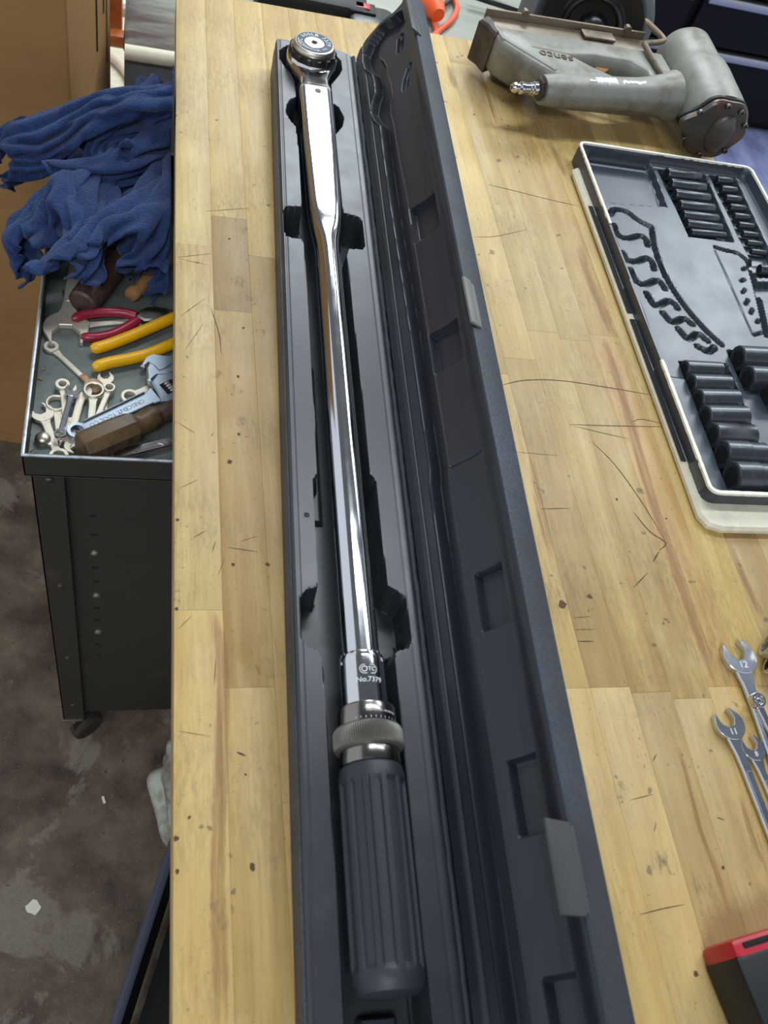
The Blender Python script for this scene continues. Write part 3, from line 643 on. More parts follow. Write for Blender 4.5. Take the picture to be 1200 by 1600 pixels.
for k in range(20):
    y = .283+k*.0032; bar(-.0016, y, .0016, y+.0006, .0009, .01385, .92, et); bar(-.0005, y+.0012, .0012, y+.0018, .0006, .01385, 1.12, et)
o = et.build('scale_tick', M['etch_dark'], tw, local=True, smooth=False); o['kind'] = 'stuff'

# ------------------------------------------------------------------ pneumatic nailer
GZ = .950
gun = thing('nail_gun', 'grey cast metal air nailer lying on its side at the back of the bench', 'nail gun', (.60, 1.13, BZ))
def G(px, py, z): q = P(px, py, z); return (q[0], q[1])
zt, zb = .970, .920
# body: tapered wedge between nose and handle with an open trigger window
out = [G(769, 38, zt), G(830, 47, zt), G(925, 62, zt), G(1004, 76, zt), (.712, 1.205), (.716, 1.12), (.640, 1.106), (.560, 1.098), G(866, 114, zt), G(845, 102, zt), G(815, 84, zt), G(786, 66, zt), G(774, 54, zt)]
win = [G(893, 84, zt), G(930, 86, zt), G(985, 95, zt), G(1010, 108, zt), G(1016, 115, zt), G(990, 117, zt), G(962, 118, zt), G(925, 101, zt)]
def holed(mb, outer, hole, z0, z1, bev=.003):
    """plate with one window: outer and inner rings joined by triangulated faces"""
    bm = bmesh.new(); rings = []
    for poly, sg in ((outer, 1), (hole, -1)):
        p = np.array(poly, float); A = np.sum(p[:, 0]*np.roll(p[:, 1], -1)-np.roll(p[:, 0], -1)*p[:, 1])
        if A < 0: p = p[::-1]
        e = np.roll(p, -1, 0)-p; e /= np.linalg.norm(e, axis=1)[:, None]; nm = np.stack([-e[:, 1], e[:, 0]], 1); q = nm+np.roll(nm, 1, 0); q /= np.maximum((q*q).sum(1), .5)[:, None]/2
        rings.append([[bm.verts.new((*x, z)) for x in pp] for pp, z in ((p+q*bev*sg, z0), (p, z0+bev), (p, z1-bev), (p+q*bev*sg*.5, z1-bev*.3), (p+q*bev*sg, z1))])
    for rg in rings:
        for a, b in zip(rg[:-1], rg[1:]):
            for k in range(len(a)): bm.faces.new((a[k], a[(k+1) % len(a)], b[(k+1) % len(a)], b[k]))
    for lv in (0, -1):
        ed = []
        for rg in rings:
            a = rg[lv]
            for k in range(len(a)): ed.append(bm.edges.get((a[k], a[(k+1) % len(a)])))
        bmesh.ops.triangle_fill(bm, edges=ed, use_beauty=True)
    bm.verts.index_update(); mb.add([tuple(q.co) for q in bm.verts], [tuple(q.index for q in f_.verts) for f_ in bm.faces]); bm.free(); return mb
body = holed(MB(), out, win, zb, zt, .006)
body.build('body', M['gun_paint'], gun, ang=50)
# raised border on the top of the wedge
MB().tube([(*G(774, 44, zt-.002), zt-.002), (*G(786, 62, zt-.002), zt-.002), (*G(815, 80, zt-.002), zt-.002), (*G(868, 112, zt-.002), zt-.002)], .0042, 10).build('raised_edge', M['gun_paint'], gun)
# handle tube
h0 = np.array([.500, 1.087, .951]); h1 = np.array([.705, 1.122, .953])
hp = [h0+(h1-h0)*k for k in np.linspace(0, 1, 12)]
MB().tube(hp, [.0185, .0210, .0215, .0216, .0214, .0212, .0212, .0214, .022, .0240, .0280, .034], 28, up=(0, 0, 1)).build('handle', M['gun_paint'], gun)
# drive housing
hx0, hx1 = np.array([.765, 1.262, .956]), np.array([.757, 1.068, .952]); d = (hx1-hx0)/np.linalg.norm(hx1-hx0)
Lh = float(np.linalg.norm(hx1-hx0)); zz = Vector(d); xx = Vector((0, 0, 1)).cross(zz).normalized(); yy = zz.cross(xx); HM = Matrix((xx, yy, zz)).transposed()
MB().lathe([(.004, 0), (.020, .002), (.034, .010), (.0415, .022), (.0420, .040), (.0425, .070), (.0430, .088), (.0465, .096), (.0472, .110), (.0465, Lh-.02), (.0458, Lh-.004), (.045, Lh)], 48, o=tuple(hx0), axis=HM).build('drive_housing', M['gun_paint'], gun)
# end cap with side lobe, screws and domed centre
cap = []
for k in range(64):
    a = 2*math.pi*k/64; r0 = .0440+.0018*math.cos(6*a)
    lob = math.exp(-((a-math.pi*.97)/.36)**2)*.013; cap.append((math.cos(a)*(r0+lob), math.sin(a)*(r0*1.0)))
def capmb(polyscale, z0, z1, bev):
    mb = MB().prism([(x*polyscale, y*polyscale) for x, y in cap], z0, z1, bev); T4 = HM.to_4x4(); T4.translation = Vector(hx0); return mb.xf(T4)
capmb(1.02, Lh-.002, Lh+.004, .001).build('gasket', M['black_matt'], gun)
co_ = capmb(1., Lh+.004, Lh+.013, .003).build('end_cap', M['gun_cap'], gun)
T4 = HM.to_4x4(); T4.translation = Vector(hx0)
dm = MB().lathe([(.030, Lh+.012), (.0285, Lh+.0155), (.024, Lh+.0185), (.014, Lh+.0205), (.0004, Lh+.021)], 36)
dm.v = [(x*.66+.007, y*1.02-.003, z) for x, y, z in dm.v]; dm.xf(T4).build('domed_centre', M['gun_cap'], co_)
for an in (25, 62, 98, 150, 205, 262, 318):
    a = math.radians(an); r_ = .0375+(.007 if an in (150, 205) else 0)
    MB().lathe([(.0040, Lh+.012), (.0042, Lh+.0165), (.0034, Lh+.0175), (.0022, Lh+.0175), (.0020, Lh+.0155), (.0002, Lh+.0155)], 12, o=(math.cos(a)*r_, math.sin(a)*r_, 0)).xf(T4).build('cap_screw', M['steel_dark'], co_)
# magazine rail along the far edge, nose, bracket wire, trigger and air fitting
rail = MB()
a, b = np.array([*G(764, 24, .972), 0]), np.array([*G(1012, 62, .972), 0]); dr = (b-a)/np.linalg.norm(b-a); nr_ = np.array([-dr[1], dr[0], 0]); Lr = np.linalg.norm(b-a); an = math.atan2(dr[1], dr[0]); RM = Matrix.Rotation(an, 3, 'Z')
c_ = (a+b)/2
rail.box((c_[0]-nr_[0]*.004, c_[1]-nr_[1]*.004, .950), (Lr, .034, .030), .002, RM); rail.box((c_[0]+nr_[0]*.014, c_[1]+nr_[1]*.014, .955), (Lr, .004, .040), .001, RM)
for fx in (-.27, .38): q = c_+dr*Lr*fx+nr_*.014; rail.lathe([(.005, -.004), (.005, .004)], 14, o=(q[0], q[1], .976), axis=Matrix.Rotation(an, 3, 'Z') @ Matrix.Rotation(math.pi/2, 3, 'X'))
q = c_+dr*Lr*.18-nr_*.002; rail.box((q[0], q[1], .968), (.050, .020, .004), .001, RM)
rail.build('magazine', M['gun_rail'], gun)
ns = MB().prism([G(762, 22, .972), G(772, 30, .972), G(770, 62, .955), G(768, 96, .93), G(758, 100, .93), G(746, 84, .93), G(748, 34, .968)], .914, .972, .003)
ns.prism([G(768, 96, .918), G(772, 112, .918), G(800, 124, .918), G(832, 118, .918), G(830, 100, .918), G(790, 90, .918)], .9035, .924, .003)
ns.build('nose', M['gun_dark'], gun)
wp_ = [(*G(1008, 34, .985), .985), (*G(1012, 36, .985), .985), (*G(1036, 60, .978), .978), (*G(1030, 66, .976), .976), (*G(1010, 68, .976), .976), (*G(1009, 73, .976), .976), (*G(1034, 116, .974), .974), (*G(1038, 114, .974), .974)]
MB().tube(smooth_curve([np.array(q) for q in wp_], 4), .0042, 10).build('wire_bracket', M['gun_rail'], gun)
MB().box((.672, 1.150, .951), (.030, .012, .010), .003, Matrix.Rotation(.15, 3, 'Z')).box((.62, 1.143, .948), (.070, .006, .010), .002, Matrix.Rotation(-.25, 3, 'Z')).build('trigger', M['gun_dark'], gun)
MB().prism([G(933, 93, .955), G(957, 91, .955), G(958, 104, .955), G(945, 112, .955), G(930, 106, .955)], .940, .955, .001).build('yellowed_label', M['wood_tan'], gun)
hd_ = (h1-h0)/np.linalg.norm(h1-h0); zz = Vector(-hd_); xx = Vector((0, 0, 1)).cross(zz).normalized(); yy = zz.cross(xx); FM = Matrix((xx, yy, zz)).transposed()
fo = tuple(h0+np.array([0, .001, .001]))
MB().lathe([(.0145, -.004), (.0150, .004), (.0130, .006), (.0110, .007)], 6, o=fo, axis=FM).build('air_bushing', M['gun_dark'], gun)
MB().lathe([(.0075, .006), (.0092, .0065), (.0092, .013), (.0078, .0145), (.0078, .0175), (.0068, .0185), (.0068, .026), (.0080, .0275), (.0080, .0315), (.0058, .034), (.0056, .037), (.0068, .0385), (.0064, .0415), (.0045, .0440), (.0030, .0442), (.0025, .040)], 20, o=fo, axis=FM).build('air_coupler', M['chrome_head'], gun)
v_, f_ = text_mesh('senco', .0215, .0009); T4 = Matrix.Translation((.528, 1.142, zt+.0004)) @ Matrix.Rotation(math.pi-.06, 4, 'Z')
lt = MB().add([tuple(T4 @ Vector((q[0], q[1]*1.1, q[2]))) for q in v_], f_)
T5 = T4 @ Matrix.Translation((0, -.0135, 0)); lt.add([tuple(T5 @ Vector(q)) for q in ((-.034, 0, .0006), (.034, 0, .0006), (.034, .0014, .0006), (-.034, .0014, .0006))], [(0, 1, 2, 3)])
lt.build('cast_lettering', M['gun_rail'], gun, smooth=False)
pm = MB(); perp = Vector((-hd_[1], hd_[0], 0)).normalized()
for f0_, f1_, a0_, a1_, sd_ in ((.36, .52, -.10, .52, 1), (.56, .80, .12, .42, 2), (.30, .36, .2, .4, 3)):
    r6 = random.Random(sd_); vs = []; fs = []; nf, na = 14, 6
    for i in range(nf+1):
        lo_, hi_ = a0_+r6.uniform(-.05, .07), a1_+r6.uniform(-.10, .05)
        for k in range(na+1):
            ff = f0_+(f1_-f0_)*i/nf; an_ = lo_+(hi_-lo_)*k/na; rr_ = .0216+(.0006 if 0 < i < nf and 0 < k < na else -.0004); c_ = Vector(h0+(h1-h0)*ff); q = c_-perp*math.sin(an_)*rr_+Vector((0, 0, 1))*math.cos(an_)*rr_; vs.append(tuple(q))
    pm.add(vs, gridfaces(nf+1, na+1))
pm.build('worn_patch', M['paint_chip'], gun)

# ------------------------------------------------------------------ socket set: cream shell, black moulded tray, loose black sockets
shell = MB().prism([(.5345, .440), (.541, .4285), (.556, .4235), (.835, .4245), (.835, 1.0), (.822, 1.0), (.822, .470), (.562, .470), (.562, .988), (.545, .990), (.538, .985)], BZ+.0003, BZ+.0105, .0030)
shell = pin(shell.build('case_shell', M['cream']), (.68, .70, BZ)); tag(shell, 'cream plastic case half lying flat under the black socket tray', 'tool case')
def strip(name, pts, z, wd, mat, th=.0012):
    mb = MB()
    for a, b in zip(pts[:-1], pts[1:]):
        a = np.array(a); b = np.array(b); d_ = (b-a)/np.linalg.norm(b-a); nn = np.array([-d_[1], d_[0]])*wd/2
        mb.prism([a-nn, b-nn, b+nn, a+nn], z, z+th, .0002)
    return mb.build(name, mat, shell)
strip('foam_strip', [(.5425, .908), (.5410, .718)], BZ+.0105, .0058, M['foam']); strip('foam_strip', [(.5408, .708), (.5388, .505)], BZ+.0105, .0058, M['foam'])
TZ = .926; TP = .9135
tray = thing('socket_tray', 'black moulded tool tray with chipped white rim holding black sockets', 'tool tray', (.68, .72, BZ+.0010))
x0, x1, y0_, y1_ = .5415, .8170, .4530, 1.0240
X = np.arange(x0, x1+1e-6, .00125); Y = np.arange(y0_, y1_+1e-6, .00125); XX, YY = np.meshgrid(X, Y, indexing='ij')
def rrect(xa, xb, ya, yb, r):
    return [(xa+r-r*math.sin(a), ya+r-r*math.cos(a)) for a in np.linspace(math.pi/2, 0, 5)]+[(xb-r+r*math.sin(a), ya+r-r*math.cos(a)) for a in np.linspace(0, math.pi/2, 5)]+[(xb-r+r*math.sin(a), yb-r+r*math.cos(a)) for a in np.linspace(math.pi/2, 0, 5)]+[(xa+r-r*math.sin(a), yb-r+r*math.cos(a)) for a in np.linspace(0, math.pi/2, 5)]
def skew(p): return [(x+(y-y0_)/(y1_-y0_)*.0055*(1-(x-x0)/(x1-x0)), y) for x, y in p]
so = sdf(skew(rrect(x0+.001, x1-.001, y0_+.001, y1_-.001, .012)), XX, YY)
si = sdf(skew(rrect(x0+.0062, x1-.0062, y0_+.0062, y1_-.0062, .009)), XX, YY)
Z = TP+(TZ-TP)*(1-pit(si, .003)); Z -= .0012*pit(sdf(rrect(x0+.016, x1-.016, .62, y1_-.014, .008), XX, YY), .003)
Tq = lambda l: [G(a, b, TP) for a, b in l]
SP = .020
def cut(poly, depth, wdt=.0028):
    global Z; Z -= depth*pit(sdf(Tq(poly), XX, YY), wdt)
cut([(912, 245), (925, 240), (1010, 252), (1020, 262), (1042, 321), (943, 314)], .009)
cut([(1029, 264), (1100, 271), (1146, 376), (1078, 368)], .0105)
cut([(1110, 274), (1150, 279), (1216, 420), (1172, 402)], .0105)
cut([(1104, 284), (1107, 283), (1147, 374), (1143, 374)], .006, .002)
cut([(1062, 564), (1137, 568), (1212, 764), (1137, 762)], .0105)
cut([(1138, 547), (1215, 548), (1270, 690), (1225, 680), (1186, 611), (1164, 609)], .0105)
cut([(1172, 405), (1240, 412), (1250, 432), (1184, 432)], .0095); cut([(1180, 440), (1230, 440), (1240, 475), (1195, 470)], .0095)
def stroke(px, wpx, depth):
    global Z
    pts = [G(a, b, TP) for a, b in smooth_curve(px, 5)]; Z -= depth*pit(pdist(pts, XX, YY)-wpx/1950., .0022)
for f_ in ([(954, 333), (961, 326), (981, 330), (998, 343), (1018, 353)], [(960, 350), (965, 364), (979, 371), (1000, 367), (1010, 373), (1012, 382)], [(973, 393), (981, 405), (995, 407), (1011, 402), (1020, 409), (1022, 419)],
           [(986, 420), (995, 438), (1008, 443), (1027, 437), (1036, 444), (1039, 450)], [(1011, 457), (1021, 473), (1029, 476), (1045, 469), (1055, 474), (1059, 480)], [(1037, 488), (1051, 502), (1069, 497), (1082, 505)],
           [(1061, 513), (1076, 528), (1091, 521), (1106, 531)], [(1091, 540), (1107, 548), (1117, 542)]): stroke(f_, 7.0, .008)
stroke([(1019, 357), (1024, 387), (1040, 429), (1067, 472), (1101, 512), (1128, 537)], 6.2, .009)
stroke([(1119, 385), (1135, 390), (1152, 394), (1166, 404), (1172, 412)], 5.5, .009); stroke([(1172, 414), (1180, 440), (1190, 480), (1199, 523)], 6.5, .010)
for f_ in ([(1161, 420), (1167, 417)], [(1159, 438), (1164, 435)], [(1161, 456), (1165, 451)], [(1166, 474), (1170, 467)], [(1174, 488), (1177, 482)], [(1184, 503), (1187, 499)], [(1179, 522), (1191, 519)]): stroke(f_, 3.2, .006)
Z -= .0012*np.exp(-(pdist([G(1118, 390, TP), G(1143, 445, TP), G(1177, 522, TP)], XX, YY)/.0007)**2)
Z = np.where(so > .0002, BZ+.004, Z)
gx, gy = np.gradient(so, .00125); XX = XX-np.maximum(so-.0006, 0)*gx; YY = YY-np.maximum(so-.0006, 0)*gy   # corners drawn in to the rounded outline
nu, nv = XX.shape; vs = np.stack([XX, YY, Z], 2).reshape(-1, 3); fs = gridfaces(nu, nv)
ring = [i*nv for i in range(nu)]+[(nu-1)*nv+j for j in range(1, nv)]+[i*nv+nv-1 for i in range(nu-2, -1, -1)]+[j for j in range(nv-2, 0, -1)]
vs = vs.tolist(); b0 = len(vs); nr = len(ring)
for r_ in ring: q = vs[r_]; vs.append([q[0]+(.003 if q[0] < .6 else -.003)*(1 if q[0] < .56 or q[0] > .80 else 0), q[1]+(.003 if q[1] < .47 else (-.003 if q[1] > 1.01 else 0)), BZ+.0012])
for k in range(nr): fs.append([ring[k], b0+k, b0+(k+1) % nr, ring[(k+1) % nr]])
fs.append([b0+k for k in range(nr)])
inv = WORLD[tray.name].inverted(); raw('moulded_insert', [tuple(inv @ Vector(q)) for q in vs], fs, M['tray_in'], tray, 50)
# white rim, broken off along part of the left side
def rimseg(pts, wd=.0042, th=.0016):
    mb = MB(); p = [np.array(q) for q in pts]; vs_ = []; fs_ = []; r4 = random.Random(len(pts))
    for i, q in enumerate(p):
        d_ = p[min(i+1, len(p)-1)]-p[max(i-1, 0)]; d_ /= np.linalg.norm(d_); nn = np.array([-d_[1], d_[0]])*wd/2*r4.uniform(.86, 1.08)
        vs_ += [(*(q-nn), TZ-.001), (*(q-nn*.8), TZ+th), (*(q+nn*.8), TZ+th), (*(q+nn), TZ-.001)]
        if i: a = 4*(i-1); fs_ += [(a+k, a+(k+1) % 4, a+4+(k+1) % 4, a+4+k) for k in range(4)]
    fs_ += [(3, 2, 1, 0), tuple(len(vs_)-4+k for k in range(4))]
    return mb.add(vs_, fs_).build('rim', M['rim_white'], tray)
lx = lambda y: x0+(y-y0_)/(y1_-y0_)*.0055+.0030
arc = lambda cx, cy, r, a0, a1: [(cx+r*math.cos(a), cy+r*math.sin(a)) for a in np.linspace(math.radians(a0), math.radians(a1), 7)]
def dense(a, b, n=30): return [np.array(a)+(np.array(b)-np.array(a))*k/n for k in range(n+1)]
yq1 = float(P(955, 350, TZ)[1]); yq2 = float(P(1033, 563, TZ)[1]); ye, yn, xr = y1_-.003, y0_+.003, x1-.003
rimseg(dense((lx(yq1), yq1), (lx(ye-.010), ye-.010))+[tuple(q) for q in arc(lx(ye-.010)+.0085, ye-.009, .0085, 175, 95)]+dense((lx(ye)+.012, ye), (xr-.012, ye), 60)+[tuple(q) for q in arc(xr-.0095, ye-.0095, .0095, 85, 5)]+dense((xr, ye-.014), (xr, yn+.012), 60))
rimseg(dense((lx(yq2), yq2), (lx(yn+.011), yn+.011))+[tuple(q) for q in arc(lx(yn+.011)+.0085, yn+.009, .0085, 185, 265)]+dense((lx(yn)+.0105, yn), (xr-.01, yn), 50), .0048)
# sockets
def socket(px0, px1, dpx, label, step=None, group=None):
    r = dpx/2/1010.; z = TP-.0104+r
    a = P(*px0, z); b = P(*px1, z); d_ = b-a; L = float(np.linalg.norm(d_)); an = math.atan2(d_[1], d_[0])
    zf = a[2]-r; base = (float((a[0]+b[0])/2), float((a[1]+b[1])/2), float(zf))
    t_ = thing('impact_socket', label, 'socket', base, an, group)
    k = L/2; s2 = step if step else None; r2 = r*.94 if step else r
    pr = [(r*.52, -k+.010), (r*.60, -k+.0006), (r*.66, -k), (r*.90, -k), (r, -k+.0012)]
    if s2: xs = -k+L*s2; pr += [(r, xs-.0008), (r2, xs+.0004)]
    pr += [(r2, k-.0012), (r2*.9, k), (r2*.5, k), (r2*.45, k-.004), (r2*.44, k-.008)]
    mb = MB().lathe(pr[1:-1], 28, o=(0, 0, r), axis='x'); mb.f = mb.f[:-2] if False else mb.f
    mb.build('body', M['socket_black'], t_, local=True)
    MB().lathe([(r*.64, -k-.0001), (r*.62, -k-.0003), (.0002, -k-.0003)], 6, o=(0, 0, r), axis='x').build('hex_opening', M['void'], t_, local=True)
    return t_
ordn = ['nearest', 'second', 'third', 'fourth', 'fifth', 'sixth', 'seventh', 'eighth', 'farthest']
big = [((1068, 577), (1125, 580), 21, None, 'first and smallest'), ((1078, 600), (1138, 602), 23, None, 'second from the top'), ((1089, 625), (1150, 626), 25, None, 'third from the top'), ((1100, 652), (1163, 653), 27, None, 'middle one'),
       ((1112, 680), (1175, 682), 28, .58, 'fifth from the top, stepped'), ((1127, 710), (1192, 713), 31, .58, 'sixth from the top, stepped'), ((1142, 745), (1210, 747), 33, .56, 'lowest and largest, stepped')]
for a, b, d_, s1, w_ in big: socket(a, b, d_, f'black impact socket, {w_} of the large near row in the tray', s1, 'large sockets in the near left row of the tray')
for a, b, d_, w_ in [((1152, 560), (1216, 563), 30, 'upper'), ((1166, 592), (1232, 595), 31, 'middle'), ((1196, 620), (1262, 624), 33, 'lower')]:
    socket(a, b, d_, f'wide black impact socket cut off at the right edge, {w_} of three', None, 'wide sockets at the right edge of the tray')
deepr = [((1041, 272), (1092, 277), 17, None), ((1047, 288), (1100, 295), 16, None), ((1053.5, 304), (1106.6, 311), 15.5, None), ((1060.7, 321), (1113.7, 327), 15, None), ((1066, 336.6), (1120, 343), 14, None), ((1072.5, 350), (1126, 357), 13, None), ((1079, 363), (1132.7, 368), 10, .72)]
nm7 = ['farthest and thickest', 'second from the far end', 'third from the far end', 'middle one', 'fifth from the far end', 'sixth from the far end', 'nearest and thinnest, stepped']
for (a, b, d_, s1), w_ in zip(deepr, nm7): socket(a, b, d_, f'long deep black socket, {w_} in the far row', s1, 'deep sockets in the far row of the tray')
nm9 = ['farthest', 'second from the far end', 'third from the far end', 'fourth from the far end', 'middle one', 'sixth from the far end', 'seventh from the far end', 'next to nearest', 'nearest and thinnest']
for k, w_ in enumerate(nm9):
    a = np.array((1119, 281))+(np.array((1173, 393))-np.array((1119, 281)))*(k/8)**.98; b = a+np.array((23.5, 3)); socket(tuple(a), tuple(b), 12.5-.55*k, f'short black socket, {w_} in the far right row', None, 'short sockets in the far right row of the tray')
socket((1186, 421), (1222, 425), 14, 'single black socket below the short row at the right edge of the tray')

# ------------------------------------------------------------------ flat spanners
def bez_head(r, gap, depth, tilt):
    """outline of an open jaw round the origin, mouth towards +x after tilt"""
    pts = []; a0 = math.asin(min(.95, gap/2/r))
    for a in np.linspace(a0+.30, 2*math.pi-a0-.30, 22): pts.append((r*math.cos(a), r*math.sin(a)*1.0))
    pts += [(r*.92, -gap/2-r*.10), (r*.88, -gap/2), (r*-depth+gap*.35, -gap/2), (r*-depth, -gap*.22), (r*-depth, gap*.22), (r*-depth+gap*.35, gap/2), (r*.88, gap/2), (r*.92, gap/2+r*.10)]
    c_, s1 = math.cos(tilt), math.sin(tilt); return [(x*c_-y*s1, x*s1+y*c_) for x, y in pts]
def spanner(name, label, p0, p1, z, mat, open_r=0, ring_r=0, end2=None, th=.005, sw=.008, tilt=.26, group=None, mark=None, cat='wrench', z1=None, hole=.62, gapk=1.05):
    """p0: centre of the first head, p1: centre of the second; heads are 'o' open jaws or 'r' rings"""
    p0 = np.array(p0, float)[:2]; p1 = np.array(p1, float)[:2]; d_ = p1-p0; L = float(np.linalg.norm(d_)); an = math.atan2(d_[1], d_[0])
    mb = MB(); kinds = end2 if end2 else 'or'; rs = (open_r, ring_r)
    for k_, (kd, r) in enumerate(zip(kinds, rs)):
        x = 0 if k_ == 0 else L; sg = -1 if k_ == 0 else 1
        if kd == 'o':
            pl = bez_head(r, r*gapk, .15, tilt if k_ == 0 else -tilt); mb.prism([(x+sg*a, b*(1 if sg > 0 else -1)) for a, b in pl], 0, th, min(th*.18, r*.035))
        else:
            hh = th*1.35; ri = r*hole; c12 = lambda t_, j, h: 0.
            mb.lathe([(ri, -.0002+hh*.06), (ri*1.08, 0), (r*.92, 0), (r, hh*.18), (r, hh*.82), (r*.92, hh), (ri*1.08, hh), (ri, hh*.9)], 28, o=(x, 0, 0), close=True)
    r0 = rs[0]*(.75 if kinds[0] == 'o' else .9); r1 = rs[1]*(.75 if kinds[1] == 'o' else .9); n = 9; up = []; lo = []
    for i in range(n+1):
        u = i/n; x = r0+(L-r0-r1)*u; e = max(0, 1-u/.2)**2*(rs[0]*.55-sw/2)+max(0, 1-(1-u)/.2)**2*(rs[1]*.45-sw/2); hw = sw/2+max(e, -sw*.1); up.append((x, hw)); lo.append((x, -hw))
    mb.prism(lo+up[::-1], th*.12, th*.88, th*.2)
    mb.prism([(r0+(L-r0-r1)*.22, -sw*.26), (r0+(L-r0-r1)*.78, -sw*.26), (r0+(L-r0-r1)*.78, sw*.26), (r0+(L-r0-r1)*.22, sw*.26)], th*.5, th*.92, th*.05)
    T4 = Matrix.Rotation(an, 4, 'Z'); 
    if z1 is not None: T4 = T4 @ Matrix.Rotation(-math.atan2(z1-z, L), 4, 'Y')
    o = mb.build(name, mat); o.data.transform(T4); o.location = (p0[0], p0[1], z); WORLD[o.name] = Matrix.Translation(o.location)
    tag(o, label, cat, group)
    if mark:
        v_, f_ = text_mesh(mark, rs[0]*.55, .0002); T6 = T4 @ Matrix.Translation((rs[0]*.50, 0, th+.0002)) @ Matrix.Rotation(math.pi/2, 4, 'Z')
        MB().add([tuple(T6 @ Vector(q)) for q in v_], f_).build('size_mark', M['etch'], o, local=True, smooth=False)
    return o
W = lambda a, b, z=BZ: tuple(P(a, b, z)[:2])
spanner('combination_wrench', 'chrome combination wrench with open jaw marked 12, under the small ring end', W(1156, 1026, .906), W(1262, 1330, .906), BZ+.0003, M['steel_bright'], .0165, .010, None, .0068, .0105, .30, None, '12')
spanner('combination_wrench', 'chrome combination wrench with open jaw marked 11, leftmost on the bench', W(1141, 1131, .906), W(1262, 1440, .906), BZ+.0003, M['steel_bright'], .0140, .010, None, .0062, .0090, .30, None, '11')
spanner('combination_wrench', 'small chrome wrench with open jaw tucked right of the wrench marked 11', W(1178, 1168, .906), W(1262, 1370, .906), BZ+.0003, M['steel_bright'], .0112, .008, None, .0056, .0070, .25, None, '8')
spanner('combination_wrench', 'chrome wrench whose small ring end rests on the wrench marked 12', W(1184, 1094, .913), W(1275, 1290, .906), BZ+.0085, M['steel_bright'], .0068, .0085, 'rr', .0050, .0065, 0, None, None, z1=BZ+.002, hole=.66)
def steel_socket(px, r, h, label):
    q = P(*px, BZ+r); d_ = Vector((.75, -.5, 0)).normalized()
    zz = -d_; xx = Vector((0, 0, 1)).cross(zz).normalized(); yy = zz.cross(xx)
    mb = MB().lathe([(r*.62, h-.010), (r*.66, h-.0004), (r*.74, h), (r*.94, h), (r, h-.0012), (r, h*.55), (r*.9, h*.5), (r*.9, .001), (r*.84, 0)], 30, axis=Matrix((xx, yy, zz)).transposed())
    mb.v = [(a, b, c_+r) for a, b, c_ in mb.v]; o = mb.build('steel_socket', M['satin'] if r > .0115 else M['steel_bright']); o.location = (q[0]+.024, q[1]-.014, BZ+.0002); WORLD[o.name] = Matrix.Translation(o.location); return tag(o, label, 'socket')
steel_socket((1196, 1008), .0125, .028, 'dull steel socket lying at the right picture edge above the chrome one')
steel_socket((1197, 1036), .0105, .026, 'chrome socket lying at the right picture edge below the dull one')

# red and black box at the near right
rb = thing('battery_charger', 'red and black plastic tool box corner at the lower right edge', 'tool', (.47, .02, BZ))
c0 = np.array(P(1140, 1468, .943)); RM = Matrix.Rotation(.14, 3, 'Z')
ax = RM @ Vector((1, 0, 0)); ay = RM @ Vector((0, -1, 0))
def at_(a, b, z): q = Vector((c0[0], c0[1], 0))+ax*a+ay*b; return (q.x, q.y, z)
MB().box(at_(.085, .0725, BZ+.0215), (.17, .145, .043), .005, RM).build('red_shell', M['red_case'], rb)
MB().box(at_(.0865, .0585, BZ+.0222), (.176, .096, .0437), .004, RM).build('black_panel', M['black_matt'], rb)
MB().box(at_(.022, .0060, BZ+.0424), (.028, .0040, .003), .001, RM).build('dark_slot', M['void'], rb)
MB().tube([at_(.052, .002, BZ+.034), at_(.054, .012, BZ+.036), at_(.062, .12, BZ+.040)], [.012, .018, .022], 28).build('grey_bumper', M['bumper'], rb)

# ------------------------------------------------------------------ rolling tool cart beside the bench
CX0, CX1, CY0, CY1, CZ = -.110, .265, .559, 1.06, .800
cart = thing('tool_cart', 'dark steel rolling cart with a shallow grey tool tray on top', 'tool cart', (.08, .85, 0))
tr = MB(); LH = .033
tr.box(((CX0+CX1)/2, (CY0+CY1)/2, CZ-LH+.001), (CX1-CX0, CY1-CY0, .002)); tr.build('tray_floor', M['cart_paint'], cart, smooth=False)
tr = MB()
for c_, d_ in (((CX0+.001, (CY0+CY1)/2), (.002, CY1-CY0)), ((CX1-.001, (CY0+CY1)/2), (.002, CY1-CY0)), (((CX0+CX1)/2, CY0+.001), (CX1-CX0, .002)), (((CX0+CX1)/2, CY1-.001), (CX1-CX0, .002))):
    tr.box((*c_, CZ-LH/2), (*d_, LH), .0004)
tr.build('tray_lip', M['cart_dark'], cart, smooth=False)
tr = MB()
for a, b in (((CX0+.001, CY0), (CX0+.001, CY1)), ((CX1-.001, CY0), (CX1-.001, CY1)), ((CX0, CY0+.001), (CX1, CY0+.001)), ((CX0, CY1-.001), (CX1, CY1-.001))): tr.tube([(*a, CZ), (*b, CZ)], .0019, 6)
tr.build('bare_lip_edge', M['cart_lip'], cart)
